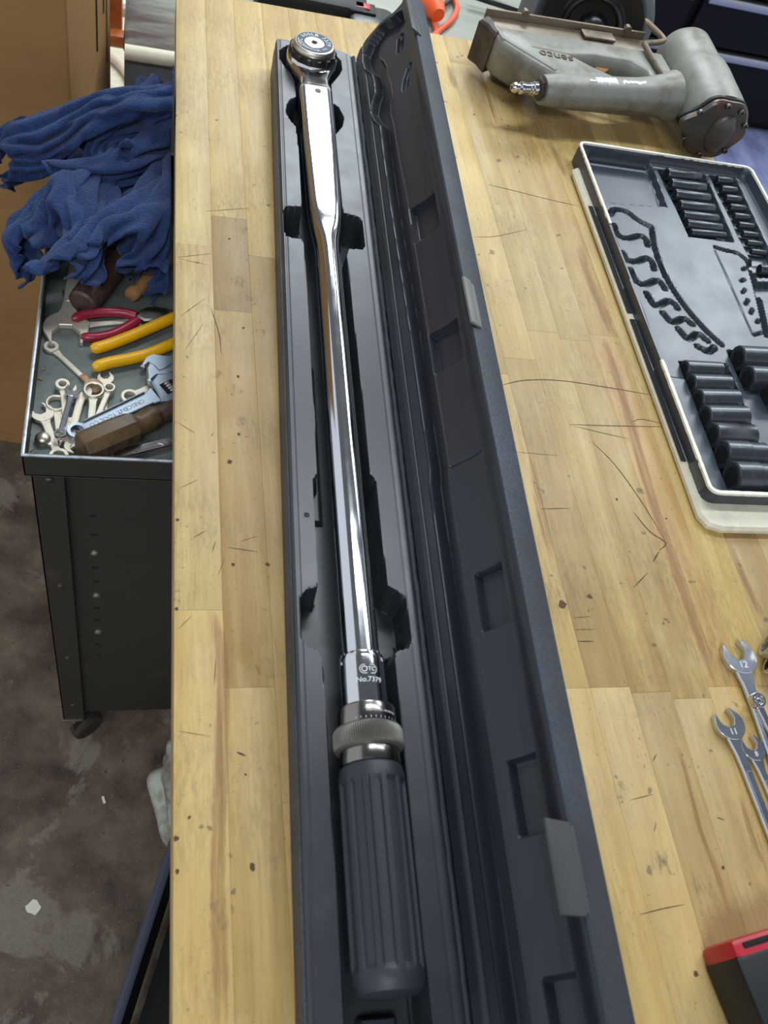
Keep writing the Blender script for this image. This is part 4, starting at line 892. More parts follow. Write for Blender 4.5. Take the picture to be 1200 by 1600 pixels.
for x, y, sx_, sy_ in ((CX0+.004, CY0+.012, 1, 1), (CX1-.004, CY0+.012, -1, 1), (CX0+.004, CY1-.012, 1, -1), (CX1-.004, CY1-.012, -1, -1)):
    lg = MB().box((x+sx_*.016, y+sy_*.0012, .42), (.032, .0024, .69), .0006); lg.box((x+sx_*.0012, y+sy_*.016, .42), (.0024, .032, .69), .0006)
    lo_ = lg.build('leg', M['cart_dark'], cart, smooth=False)
    if sy_ > 0:
        for z in (.745, .52, .31, .135): MB().lathe([(.0045, 0), (.0042, .0016), (.002, .0028), (.0002, .003)], 14, o=(x+sx_*.017, y, z), axis=Matrix.Rotation(math.pi/2, 3, 'X')).build('rivet', M['steel_dark'], lo_)
    cs = MB().lathe([(.006, -.011), (.022, -.012), (.0265, -.009), (.0275, 0), (.0265, .009), (.022, .012), (.006, .011)], 24, o=(x+sx_*.034, y+sy_*.010, .0278), axis=Matrix.Rotation(-.9, 3, 'Z') @ Matrix.Rotation(math.pi/2, 3, 'Y'))
    wo = cs.build('caster_wheel', M['rubber'], cart)
    MB().box((x+sx_*.014, y+sy_*.014, .074), (.034, .034, .004), .001).box((x+sx_*.026, y+sy_*.004, .050), (.030, .003, .046), .001, Matrix.Rotation(.67, 3, 'Z')).build('caster_fork', M['steel_dark'], wo)
sd_ = MB().box(((CX0+CX1)/2, CY0+.022, .425), (CX1-CX0-.012, .0016, .68)); sd_.box((CX0+.010, (CY0+CY1)/2, .425), (.0016, CY1-CY0-.05, .68)); sd_.build('side_panel', M['cart_dark'], cart, smooth=False)
hl = MB(); bt = []
for i, z in enumerate((.665, .625, .585, .55, .515, .48, .445, .41, .375, .335, .30)):
    if i in (2, 5, 8): MB().lathe([(.0048, 0), (.0044, .0018), (.002, .003), (.0002, .0032)], 14, o=(CX0+.062, CY0+.0212, z), axis=Matrix.Rotation(math.pi/2, 3, 'X')).build('bolt_head', M['satin'], cart)
    else: hl.box((CX0+.062, CY0+.0210, z), (.007, .0006, .0035))
hl.build('shelf_hole', M['void'], cart, smooth=False)
for z in (.12, .45): MB().box(((CX0+CX1)/2, (CY0+CY1)/2, z), (CX1-CX0-.024, CY1-CY0-.06, .002)).build('shelf', M['cart_dark'], cart, smooth=False)

CF = CZ-LH+.0021
T = lambda a, b, z=CF+.004: tuple(P(a, b, z)[:2])
spanner('open_end_wrench', 'large pale open-end wrench with wide jaws by the cart lip', T(103, 514), T(124, 385), CF, M['steel_tool'], .0245, .018, 'oo', .0072, .0155, .12, None, None, gapk=1.2)
spanner('combination_wrench', 'thin combination wrench with a rusty orange end lying diagonally on the cart', T(80, 541), T(146, 603), CF, M['steel_tool'], .0083, .0095, 'rr', .0035, .0060, 0, None, None, hole=.5)
q = P(134, 596, CF+.004); rs_ = MB().lathe([(.0092, 0), (.0099, .0012), (.0099, .0052), (.0090, .0058)], 24, o=(q[0]-.0, q[1]-.0, CF)); 
spanner('box_wrench', 'slim double box wrench half hidden under the red handled pliers', T(128, 507), T(218, 499), CF, M['steel_tool'], .0085, .008, 'rr', .0045, .0065, 0, None, None, hole=.5)
g_ = 'small wrenches heaped in the cart corner'
spanner('combination_wrench', 'small pale open jaw wrench, farthest of the small heap from the front lip', T(165, 590), T(163, 655), CF, M['steel_tool'], .0088, .007, None, .004, .0060, .15, g_)
spanner('combination_wrench', 'small wrench with a little ring end up, next to the farthest of the heap', T(171, 610), T(150, 660), CF+.0045, M['steel_tool'], .0065, .008, 'ro', .004, .0062, .15, g_)
spanner('combination_wrench', 'grey wrench with the largest ring end of the heap', T(147, 616), T(141, 680), CF+.006, M['satin'], .0112, .010, 'ro', .0048, .0085, .2, g_, None, hole=.70)
spanner('open_end_wrench', 'grey double open wrench standing left of the largest ring end', T(129, 614), T(109, 690), CF+.003, M['steel_tool'], .0100, .010, 'oo', .0045, .0082, .3, g_)
spanner('combination_wrench', 'bright narrow wrench lying on top of the heap, small ring nearest the lip', T(114, 619), T(95, 687), CF+.0105, M['steel_bright'], .0080, .0062, None, .0038, .0060, .15, g_)
spanner('combination_wrench', 'slender wrench with a bright round ring end up, behind the bright narrow one', T(98, 604), T(104, 678), CF+.0035, M['steel_tool'], .0078, .008, 'ro', .004, .0062, .15, g_, None, hole=.5)
spanner('combination_wrench', 'grey wrench with a thin half-hidden ring end, between the leftmost and the bright ring', T(88, 631), T(95, 690), CF+.001, M['steel_tool'], .0110, .009, 'ro', .0042, .0080, .2, g_, None, hole=.74)
spanner('combination_wrench', 'leftmost wrench of the heap with its ring against the front lip', T(66, 645), T(92, 714), CF+.001, M['steel_tool'], .0120, .0100, None, .0045, .0085, .35, g_, None, hole=.58)
spanner('open_end_wrench', 'short wrench whose jaw points at the front lip beside the wooden handle', T(114, 698), T(108, 652), CF+.0018, M['steel_tool'], .0088, .008, 'oo', .0045, .0068, .6, g_)
spanner('combination_wrench', 'ring wrench half hidden under the adjustable wrench', T(203, 620), T(292, 575), CF, M['steel_tool'], .0098, .009, None if False else 'rr', .0045, .0085, 0, None, None, hole=.60)
q = P(67, 685, CF+.006); nt_ = MB().lathe([(.0042, 0), (.0075, .0008), (.0084, .004), (.0076, .0075), (.005, .0102), (.0002, .0112)], 24); nt_.lathe([(.0022, 0), (.0022, .004), (.0002, .0045)], 10, o=(.006, -.005, .001)); o = nt_.build('ball_knob', M['satin']); o.location = (q[0], q[1], CF); WORLD[o.name] = Matrix.Translation(o.location); tag(o, 'round dull metal knob lying alone near the cart corner', 'knob')
# rust collar on the diagonal wrench belongs to it
dw = bpy.data.objects['combination_wrench.004'] if 'combination_wrench.004' in bpy.data.objects else None
if dw is not None:
    a = Vector((*T(80, 541), 0)); b = Vector((*T(146, 603), 0)); L = (b-a).length; u = (b-a).normalized()
    mb = MB(); an = math.atan2(u.y, u.x); mb.box((a+u*(L-.013)).to_tuple()[:2]+(CF+.0024,), (.014, .0075, .0046), .0012, Matrix.Rotation(an, 3, 'Z'))
    mb.lathe([(.0062, .0002), (.0098, .0002), (.0100, .0040), (.0096, .0052), (.0062, .0052)], 24, o=(b.x, b.y, CF), close=True); mb.build('rusty_end', M['rust'], dw)['label'] = 'orange rusted ring end'
# adjustable wrench
aw = thing('adjustable_wrench', 'bluish chrome adjustable wrench lying across the cart tray above the wooden handle', 'wrench', (*T(195, 640), CF))
a = np.array(P(121, 678, CF+.008)); b = np.array(P(262, 612, CF+.008)); an = math.atan2(b[1]-a[1], b[0]-a[0]); L = float(np.linalg.norm(b-a))
AM = Matrix.Translation((a[0], a[1], CF+.006)) @ Matrix.Rotation(an, 4, 'Z')
mb = MB().prism([(.004, -.0075), (L*.5, -.0085), (L*.8, -.0095), (L-.014, -.011), (L-.014, .0165), (L*.86, .012), (L*.8, .0092), (L*.5, .0085), (.004, .0075)], 0, .006, .0012)
mb.prism([(.012, -.0085), (L*.78, -.0098), (L*.78, -.0072), (.012, -.0060)], .004, .0085, .001); mb.prism([(.012, .0085), (L*.78, .0098), (L*.78, .0072), (.012, .0060)], .004, .0085, .001)
mb.lathe([(.0062, .0004), (.0098, 0), (.0105, .002), (.0105, .007), (.0098, .0088), (.0066, .0086)], 26, close=True)
mb.build('handle', M['steel_blue'], aw) if False else None
mb.xf(AM).build('handle', M['steel_blue'], aw)
hdp = [(L-.016, -.012), (L-.004, -.018), (L+.030, -.024), (L+.045, -.018), (L+.036, -.006), (L+.018, -.002), (L+.018, .018), (L+.004, .0235), (L-.010, .0165)]
MB().prism(hdp, -.0008, .0095, .002).xf(AM).build('head', M['steel_blue'], aw)
MB().prism([(L-.006, -.0085), (L+.010, -.0085), (L+.010, .0075), (L-.006, .0075)], .009, .0100, .0002).xf(AM).build('knurl_window', M['void'], aw)
wm = MB()
for k in range(4): wm.lathe([(.0030, -.0012), (.0042, 0), (.0030, .0012)], 16, o=(L+.002, -.0058+k*.0036, .0082), axis=Matrix.Rotation(math.pi/2, 3, 'X'))
wm.xf(AM).build('worm_screw', M['steel_tool'], aw)
v_, f_ = text_mesh('CRESCENT TOOL CO.', .0068, .0002); T6 = AM @ Matrix.Translation((L*.42, 0, .0061)) @ Matrix.Rotation(math.pi, 4, 'Z'); MB().add([tuple(T6 @ Vector(q)) for q in v_], f_).build('raised_lettering', M['steel_bright'], aw, smooth=False)
# screwdriver with wooden handle
sd = thing('wooden_handled_screwdriver', 'brown wooden octagonal tool handle at the front of the cart tray', 'screwdriver', (*T(170, 680), CF))
a = np.array(P(124, 702, CF+.017)); b = np.array(P(280, 636, CF+.017)); d_ = Vector(b-a); L = d_.length; zz = d_.normalized(); xx = Vector((0, 0, 1)).cross(zz).normalized(); yy = zz.cross(xx); S3 = Matrix((xx, yy, zz)).transposed()
MB().lathe([(.010, 0), (.0150, .003), (.0168, .010), (.0172, L*.30), (.0165, L*.50), (.0150, L*.535)], 8, o=tuple(a), axis=S3 @ Matrix.Rotation(math.pi/8, 3, 'Z')).build('handle', M['wood_dark'], sd, ang=20)
MB().lathe([(.0140, L*.53), (.0118, L*.56), (.0116, L*.60), (.0128, L*.66), (.0128, L*.74), (.0112, L*.785), (.010, L*.79)], 28, o=tuple(a), axis=S3).build('neck', M['wood_dark'], sd)
MB().lathe([(.008, L*.785), (.0108, L*.787), (.0104, L*1.05), (.008, L*1.06)], 28, o=tuple(a), axis=S3).build('ferrule', M['wood_purple'], sd)
# chrome lettered wrench at the front lip
cw_ = spanner('lettered_wrench', 'chrome lettered wrench handle lying along the front lip of the cart', T(170, 716), T(330, 676), CF+.001, M['chrome_head'], .006, .012, 'rr', .0078, .0125, 0, None, None, hole=.3)
a = np.array(T(170, 716)); b = np.array(T(330, 676)); L = float(np.linalg.norm(b-a)); an = math.atan2(*(b-a)[::-1])
v_, f_ = text_mesh('CRAFTSMAN', .0082, .0003); T6 = Matrix.Rotation(an, 4, 'Z') @ Matrix.Translation((L*.72, -.0002, .0076)) @ Matrix.Rotation(math.pi, 4, 'Z'); MB().add([tuple(T6 @ Vector((q[0]*1.3, q[1], q[2]))) for q in v_], f_).build('raised_lettering', M['steel_bright'], cw_, local=True, smooth=False)
# pliers
def grip_tube(mb, px, z, r):
    pts = [np.array([*P(a, b, zz_)[:2], zz_]) for (a, b), zz_ in zip(px, z)]; c_ = smooth_curve(pts, 5); n = len(c_); rr = [r*(.55 if i == 0 else .88 if i == 1 else 1.) * (.92 if i > n-3 else 1) for i in range(n)]; return mb.tube(c_, rr, 14)
rp = thing('red_handled_pliers', 'side cutting pliers with dark red dipped handles', 'pliers', (*T(170, 495), CF))
zc = CF+.0085
grip_tube(MB(), [(113, 499), (135, 491), (165, 487.5), (195, 489), (213, 494)], [zc+.002]*5, .0056).build('handle', M['red_grip'], rp)
grip_tube(MB(), [(126, 527), (150, 527), (175, 522), (198, 511), (217, 499)], [zc-.002]*5, .0056).build('handle', M['red_grip'], rp)
hp_ = [G(212, 497, zc), G(218, 488, zc), G(230, 483, zc), G(246, 482, zc), G(262, 486, zc), G(285, 484, zc), G(288, 492, zc), G(262, 498, zc), G(245, 503, zc), G(226, 505, zc)]
MB().prism(hp_, zc-.006, zc+.005, .002).build('head', M['steel_dark'], rp); q = P(258, 486, zc+.005); MB().lathe([(.0048, .0045), (.0046, .0056), (.0002, .0056)], 18, o=(q[0], q[1], zc)).build('pivot', M['notch'], rp)
yp = thing('yellow_handled_pliers', 'large pliers with long yellow dipped handles pointing out of the bench side', 'pliers', (*T(205, 545), CF))
grip_tube(MB(), [(142, 546), (165, 540), (200, 527), (240, 510), (290, 488)], [zc+.001]*5, .0066).build('handle', M['yellow_grip'], yp)
grip_tube(MB(), [(145, 575), (170, 567), (205, 560), (240, 550), (290, 528)], [zc]*5, .0066).build('handle', M['yellow_grip'], yp)
MB().prism([G(284, 480, zc), G(330, 462, zc), G(345, 480, zc), G(330, 500, zc), G(288, 536, zc)], zc-.006, zc+.006, .002).build('head', M['steel_dark'], yp)
sp_ = thing('slip_joint_pliers', 'grey pliers head with curved jaws beside the bench edge', 'pliers', (*T(245, 578), CF))
z5 = CF+.010
MB().prism([G(a, b, z5) for a, b in [(219, 572), (226, 559), (238, 553), (250, 555), (262, 556), (290, 548), (290, 566), (268, 572), (256, 580), (247, 582), (240, 574), (233, 569), (226, 575)]], z5-.008, z5+.002, .002).build('jaw', M['steel_blue'], sp_)
MB().prism([G(a, b, z5) for a, b in [(228, 580), (233, 571), (241, 574), (249, 583), (262, 578), (280, 560), (292, 562), (275, 586), (258, 592), (245, 592), (236, 600), (230, 598)]], z5-.004, z5+.006, .002).build('jaw', M['steel_blue'], sp_)
# wooden handles under the towels
def wood_handle(name, label, p0, p1, z, r, mat, n, tip=None):
    a = np.array(P(*p0, z)); b = np.array(P(*p1, z)); d_ = Vector(b-a); L = d_.length; zz = d_.normalized(); xx = Vector((0, 0, 1)).cross(zz).normalized(); yy = zz.cross(xx)
    mb = MB().lathe([(r*.2, 0), (r*.82, .0006), (r*.97, .003), (r, .008), (r*1.02, L*.4), (r*.95, L*.75), (r*.85, L)], n, axis=Matrix((xx, yy, zz)).transposed()); o = mb.build(name, mat); o.location = tuple(a); WORLD[o.name] = Matrix.Translation(o.location); tag(o, label, 'tool handle'); return o
wood_handle('hammer_handle', 'thick dark wooden handle end sticking out below the blue towel', (127, 476), (190, 395), CF+.0175, .0170, M['wood_purple'], 28)
wood_handle('file_handle', 'thin tan wooden handle end peeking out under the towel fringe', (203, 463), (262, 405), CF+.0095, .0090, M['wood_tan'], 24)
nl = MB().tube([(*T(98, 452), CF+.002), (*T(102, 476), CF+.002)], .0011, 8).build('loose_nail', M['satin']); pin(nl, (*T(100, 464), CF)); tag(nl, 'thin straight nail lying left of the large wrench handle', 'nail')
ch = MB()
for px in ((68, 577), (66, 663), (46, 678), (50, 702), (63, 592), (240, 560), (55, 690)):
    q = P(*px, CF+.0012); a = random.uniform(0, 3); ch.box((q[0], q[1], CF+.0008), (random.uniform(.002, .005), .0012, .0010), 0, Matrix.Rotation(a, 3, 'Z'))
o = ch.build('metal_chips', M['wood_tan'], smooth=False); o['kind'] = 'stuff'; tag(o, 'tiny tan chips scattered on the cart tray floor', 'debris')

# ------------------------------------------------------------------ blue terry towels heaped on the cart
# folds of the crumpled towels: for each row of cloth points the steps from point to point, in half millimetres (x, y, z, x, y, z ...)
FOLD_LONG = [
[-207,-117,-132,-10,3,12,7,19,8,0,2,21,5,-5,12,-14,4,-1,11,7,14,6,-3,16,-4,15,7,3,11,-1,9,-2,16,9,16,1,10,5,15,8,14,-8,5,-5,-21,16,-1,3,10,9,-6,12,11,6,-7,15,12,4,14,6,14,8,-2,21,3,3,10,7,-1,9,4,4,7,17,2,0,-9,11,11,2,-2,9,-1,7,-3,4,6,-7,12,5,1,11,0,7,3,-4,17,-1,-2,0,-16,-11,-7,-4,-9,-13,11,-5,-1,13,-8,3,-20,-3,11,-12,-6,6,-1,-8,13,-4,2,0,8,-10,-11,7,-10,-2,17,3,2,6,-11,2,-14,-6,-3,-17,4,13,0,-3,8,3,-11,11,6,-10,5,18,1,10,5,-4],
[-200,-98,-127,0,-18,9,-10,2,16,-7,5,15,2,-4,17,17,14,-2,11,12,6,-16,12,2,6,8,10,8,-5,13,11,6,8,9,13,6,-11,11,-9,18,-1,17,0,15,-2,10,6,-15,20,3,4,15,1,9,6,15,-2,-2,13,11,4,15,9,12,12,-4,20,-2,9,10,9,9,-11,17,-9,9,8,0,6,-16,15,10,4,-12,11,2,-3,3,11,0,-11,15,4,1,8,1,9,-3,-5,14,-7,-7,-1,-22,7,-3,6,-12,-10,18,-4,-2,-11,-10,8,-14,1,-2,1,-13,8,-5,-5,15,-6,8,-5,-3,-13,-5,4,-11,2,14,-6,8,10,-9,-15,-6,-3,-8,-16,2,8,-3,-15,10,2,-11,14,12,-4,11,7,-5],
[-185,-102,-116,-11,6,5,-1,1,16,-2,-19,7,4,-5,17,-8,16,14,11,16,9,14,8,-14,5,9,19,13,-8,2,9,11,5,-25,7,-4,10,10,0,18,16,12,-3,5,16,3,11,-3,13,9,1,20,1,7,16,5,-7,6,12,-2,-1,9,14,0,15,14,8,13,5,13,2,3,-4,17,2,8,11,4,11,-2,0,17,-14,-3,9,-3,-5,3,2,-4,-8,14,3,-9,3,5,1,13,1,6,5,-16,9,-12,3,12,-13,-3,-3,19,-10,-7,2,-16,1,-17,-10,10,-8,-9,-12,15,-7,10,-9,-2,14,-12,4,-2,-6,-11,2,-3,-10,1,8,-11,-6,6,-14,-13,3,2,-15,1,2,1,-6,-15,16,11,0,13,6,0],
[-192,-120,-105,9,14,5,3,12,8,-5,-11,14,-7,1,16,1,-5,17,8,14,-6,-1,10,11,12,5,10,11,7,6,4,16,-2,8,-5,-13,7,12,2,10,10,12,-1,12,15,-4,14,9,9,12,5,14,8,0,21,-4,-5,12,5,-6,8,15,8,-7,8,13,2,10,20,6,14,5,12,6,-6,6,12,1,8,9,6,17,-9,-2,6,3,-11,2,8,-7,-4,8,5,-8,-5,13,-5,11,0,6,5,-9,12,-1,-12,6,-9,-8,4,-19,-3,0,-1,-13,3,6,-16,-7,-8,7,-9,17,-13,0,5,-12,16,-11,5,0,-9,-15,-1,-4,-10,13,-3,-3,1,4,-12,-10,7,-10,-19,6,2,-12,-2,-7,-4,1,-12,15,4,-5],
[-181,-126,-98,0,10,11,12,9,8,-16,16,5,10,-10,14,-1,-3,22,-16,7,0,-3,14,11,9,13,6,10,11,7,26,-11,-1,7,11,-10,9,11,8,12,6,4,3,22,1,1,3,15,2,9,10,9,14,5,12,12,-2,21,-7,-7,14,7,1,-2,12,14,0,15,3,6,5,18,2,12,1,8,13,3,6,-12,-9,14,-5,-10,12,2,-6,2,9,0,0,10,-5,6,1,11,-6,9,12,-10,8,0,3,8,-10,10,-12,-5,6,-14,-9,-1,-5,-14,7,5,-7,1,-3,-10,-14,14,-1,-9,7,-9,5,2,-14,0,-5,-10,-7,-7,-11,12,-7,-7,15,3,1,4,-6,-15,-13,6,-8,-15,9,6,-15,4,-9,-2,0,-16],
[-195,-128,-84,21,1,6,-3,12,12,11,16,-3,4,12,9,-9,-1,15,-9,-3,17,-9,6,16,10,12,6,14,14,6,2,5,-13,14,6,3,17,1,8,4,15,0,15,-1,-2,11,14,4,4,11,15,5,13,-2,7,5,16,7,14,-3,22,1,1,10,11,-1,-7,6,14,15,9,-4,-2,6,22,11,9,-1,7,8,-8,5,-13,-10,0,9,-1,12,-5,4,4,-3,-5,6,0,-8,0,8,-2,-2,12,6,-11,15,10,2,10,-7,10,-8,-12,-7,-7,-14,-11,-2,-10,11,2,-5,8,4,-3,-1,2,-11,-3,-14,-5,0,0,-16,-6,4,-10,-13,9,-8,6,-3,-10,17,-1,-3,9,-2,-13,-12,6,-7,-17,7,4,-15,4,-4],
[-194,-134,-69,10,12,5,23,4,1,-1,18,11,9,10,6,-15,-7,8,1,2,23,-6,8,12,12,11,-3,13,10,-2,-12,10,11,9,17,6,10,11,-2,24,-9,2,14,5,1,13,11,-5,7,17,-1,4,6,22,12,11,0,-7,1,13,9,14,7,20,1,-9,12,9,1,6,4,14,2,8,-9,10,10,8,-5,11,11,6,9,-5,5,9,-3,11,-2,-7,1,-13,3,6,-2,-5,7,7,-5,4,1,-11,-10,13,2,-6,10,16,-10,10,-5,-6,1,-19,-4,-2,-12,1,-2,-11,10,2,7,-4,1,-16,11,-6,-7,4,-14,-13,-3,4,-9,-6,7,-9,-13,3,-10,4,-2,-14,15,-3,-2,12,2,-12,-19,11,-3,-15,2,1],
[-186,-135,-56,13,5,1,-6,14,6,18,9,7,4,16,10,-15,-8,8,6,2,25,5,12,5,16,6,-7,-5,11,10,12,13,-5,3,11,9,3,15,8,14,8,-5,24,-2,4,6,11,-3,13,-1,0,12,15,2,2,6,17,4,12,4,-1,2,17,10,12,1,22,-3,-7,12,7,-4,9,13,-1,3,5,15,-2,17,9,1,15,-1,8,-8,-5,12,-1,-9,3,8,-4,-5,0,5,-3,13,0,6,2,-8,12,-12,-9,-9,2,-9,-11,14,-1,-9,14,4,-2,1,-15,3,-13,-4,3,-17,-3,2,5,-9,-7,19,0,-2,2,-19,-3,-16,-7,-7,5,-8,-1,13,-9,1,0,-15,11,-12,-3,18,-2,-10,-4,16,-10,-19,2,-1],
[-167,-134,-60,-18,3,10,3,9,18,8,14,11,21,4,-12,-2,2,16,-2,16,0,4,-9,19,6,13,13,8,18,4,12,8,-8,9,14,5,0,10,14,8,15,5,9,11,-5,22,-12,1,13,7,2,10,6,3,10,17,0,1,3,18,5,13,3,-1,5,13,14,13,-3,22,-3,-1,13,5,-10,7,14,-3,1,13,10,-3,18,13,7,1,-7,12,-7,0,5,-4,-10,-3,6,-6,-5,11,3,-10,9,11,1,1,-14,16,-11,-9,-5,-4,-12,-12,13,4,-10,12,1,6,-4,-13,3,-18,-2,4,-7,-9,-6,6,-13,-2,16,-10,-3,-2,-16,-8,5,-10,-8,10,9,-2,5,-15,-2,-4,-14,10,-10,-11,18,-9,-2,-10,16,-10],
[-166,-144,-52,1,17,8,-11,5,24,12,11,8,18,-2,-10,1,19,-1,3,15,7,7,-9,21,5,10,10,6,9,10,-1,15,5,13,13,1,13,10,-2,6,12,7,-2,11,11,14,6,-4,17,-7,3,11,13,2,14,-4,-3,11,21,-1,-1,-1,22,7,14,9,4,15,5,11,12,-5,19,-4,-4,15,6,-9,7,13,1,-8,3,16,-1,20,4,5,6,-9,12,0,-5,3,-10,-5,4,-1,-8,-6,15,-1,-13,10,13,-1,0,-15,9,-12,-11,-3,0,-13,-8,14,9,-7,10,-3,1,-9,-14,-6,-6,-12,8,-16,7,-1,-5,-16,-5,-2,-11,4,13,-10,-5,16,-1,-3,9,-11,-8,0,-14,-4,2,-18,15,-9,1,8,-8,-15],
[-182,-140,-41,21,5,9,-4,17,-1,3,-4,20,7,14,9,15,15,0,8,5,-17,4,11,10,5,13,13,9,7,16,5,-3,16,11,14,0,2,13,9,10,12,7,2,13,10,9,11,-1,13,5,-4,17,-9,3,13,12,-1,15,2,-3,7,13,4,5,8,17,1,14,11,5,16,1,13,11,-4,20,-6,-6,15,3,-4,-4,14,1,-3,12,15,1,11,0,9,-4,-5,7,-7,-5,3,-6,-8,-1,8,-8,-10,13,11,-12,11,-5,-3,2,-15,3,0,-17,1,-18,-4,-8,10,-4,-2,18,-4,-3,-4,-14,-1,-13,-8,5,-15,12,-1,-8,-12,-5,18,-12,6,7,-13,-4,-1,-12,-18,-1,-5,-3,0,-18,12,16,2,8,-13,-14],
[-182,-143,-25,13,8,10,16,8,-18,7,1,20,3,14,8,14,8,9,7,13,-14,7,17,3,7,14,8,8,6,15,5,-5,18,3,11,13,3,11,11,10,12,7,10,10,-9,4,13,13,6,14,2,18,-2,-2,18,-1,0,15,9,2,13,9,-5,6,12,4,4,12,18,5,16,-3,3,9,12,12,8,-5,19,-8,-5,10,13,-6,-4,9,12,-4,13,7,3,7,-6,9,2,-11,1,-14,-3,7,-5,-10,-9,5,-8,-9,16,7,-5,-8,-12,-5,13,0,-7,0,-10,8,-14,-5,2,20,-11,-8,4,-17,-6,-15,3,7,-16,1,0,-12,-8,-8,15,-9,0,4,-15,-3,-3,-12,-18,0,-10,-6,-5,-14,9,22,2,10,6,-17],
[-173,-148,-23,15,9,10,15,9,-18,-4,14,2,16,2,16,6,3,15,7,16,4,3,19,8,16,6,-9,11,12,8,2,14,14,4,11,12,8,-5,19,10,9,11,0,15,6,15,12,-2,1,14,10,15,10,-1,18,-9,1,15,8,0,12,7,-2,12,9,-4,5,17,-3,-3,7,23,12,11,5,4,12,4,8,12,-5,19,-11,-7,10,11,2,-2,6,-7,6,7,0,-5,7,6,-6,11,-3,-2,-1,-14,11,-16,1,-2,1,-13,-11,9,-4,-4,-7,-9,-6,11,-6,-5,13,-6,5,-21,-1,-7,4,-8,0,13,-10,2,-14,-4,-6,-13,-1,-6,-15,-11,-5,8,-14,-8,4,-6,-11,-7,-19,-5,0,-15,12,23,-1,5,15,-3],
[-162,-146,-26,17,0,12,1,19,1,5,13,-20,8,14,14,13,-7,14,10,14,6,1,6,15,6,13,6,16,11,3,9,15,9,8,16,2,4,9,13,10,10,11,5,-6,20,1,16,9,15,11,2,6,16,7,10,9,-5,18,5,-2,16,-3,2,11,15,-5,12,-6,-3,6,17,2,8,9,20,4,13,-5,-1,7,12,5,12,-5,14,10,-3,12,-11,-5,8,0,-4,2,8,-4,-11,10,9,-9,11,2,4,1,-14,8,-15,-9,-2,9,-15,-11,0,-3,-15,10,0,-1,9,-8,4,-7,-17,6,-17,2,-7,2,-15,-5,14,-19,-13,-15,-2,3,-20,-1,-1,-14,-4,-19,2,-6,-11,-1,-16,-5,-1,-18,7,18,-14,12,20,6],
[-151,-149,-25,16,2,9,4,24,4,0,14,-22,9,13,13,11,-11,13,9,9,16,6,14,6,3,6,18,7,10,9,10,14,9,14,17,-8,10,14,7,10,10,9,6,6,16,1,3,23,8,14,9,14,8,-7,6,12,5,11,14,5,11,10,1,15,-14,-11,20,4,-4,11,10,-5,8,18,2,3,7,22,4,13,-4,0,12,9,12,11,0,16,-11,-8,10,3,-8,-1,5,-2,-5,6,11,-14,10,2,-6,10,-10,5,-13,-6,3,6,-16,-16,-1,-3,0,5,-13,-4,11,-2,5,2,-16,-8,-9,-11,4,-9,-6,-16,1,-11,-2,-5,-20,-12,-5,-6,2,-20,1,-12,-19,1,-9,4,-17,-6,-1,-17,2,9,-17,10,19,-2],
[-144,-151,-31,7,12,11,14,4,8,1,26,-17,4,14,-1,10,-1,18,13,-1,16,8,8,17,3,8,14,10,13,7,11,12,8,1,14,11,9,19,0,15,4,8,9,8,14,8,13,4,6,1,20,9,15,4,13,10,2,13,9,-4,6,11,12,11,7,-5,12,9,-11,19,-7,-1,14,8,-3,4,16,0,1,9,16,5,13,11,8,14,4,10,1,-10,12,-6,-4,5,2,-10,-3,11,6,-13,9,8,-10,10,-4,1,-11,-14,1,-11,-8,-6,12,-8,-7,11,-10,2,-8,-12,0,4,-14,-13,-6,-3,6,3,-15,-13,-3,-17,-6,-20,-6,-10,-1,-14,-7,-6,-13,-2,-24,5,-16,-2,2,1,13,-19,2,10,-16,4,4,-18],
[-143,-149,-39,9,13,13,19,3,9,-3,23,1,4,11,-17,6,13,15,12,0,15,14,1,20,9,3,17,7,22,-2,7,14,9,4,0,21,4,9,13,13,13,8,5,12,15,17,5,-7,10,17,1,12,4,14,12,8,7,7,14,10,14,5,-15,15,8,5,1,12,12,12,11,-6,22,-1,-5,10,9,-4,6,13,5,0,8,18,10,18,4,7,12,-6,14,-13,-2,6,4,-11,-3,12,-2,-11,7,9,-11,8,-7,-7,2,-13,4,-11,-1,2,-4,-14,-8,8,0,-2,-4,-17,-4,-7,-15,-15,-5,-4,1,0,-14,-1,7,-19,-11,-9,-11,-14,-19,-6,-5,-1,-19,-9,-8,-8,-14,-20,11,-3,6,-19,4,11,-14,10,11,-7],
[-151,-144,-46,20,9,12,15,0,10,5,19,12,10,16,-18,-2,16,12,7,10,13,10,1,16,16,-8,16,7,22,13,16,12,-1,-2,10,14,6,-3,24,7,7,15,10,14,12,12,13,0,13,13,-14,19,11,4,10,10,5,5,2,25,12,13,-5,21,1,-4,4,16,2,3,12,18,13,11,-3,19,-3,-6,11,9,-6,8,15,3,8,11,16,5,20,2,7,7,-10,8,-6,-3,4,1,-10,-12,9,4,-9,10,0,-6,0,-15,-4,-7,-12,-4,-14,14,-6,-9,-9,-8,3,-13,-2,-6,-18,-14,-5,-12,-12,-4,-11,11,13,-18,-6,-6,-18,-14,-8,-11,-6,-13,-9,-8,-4,-19,-19,-5,8,-19,-14,-5,21,8,-16,4,9,-13],
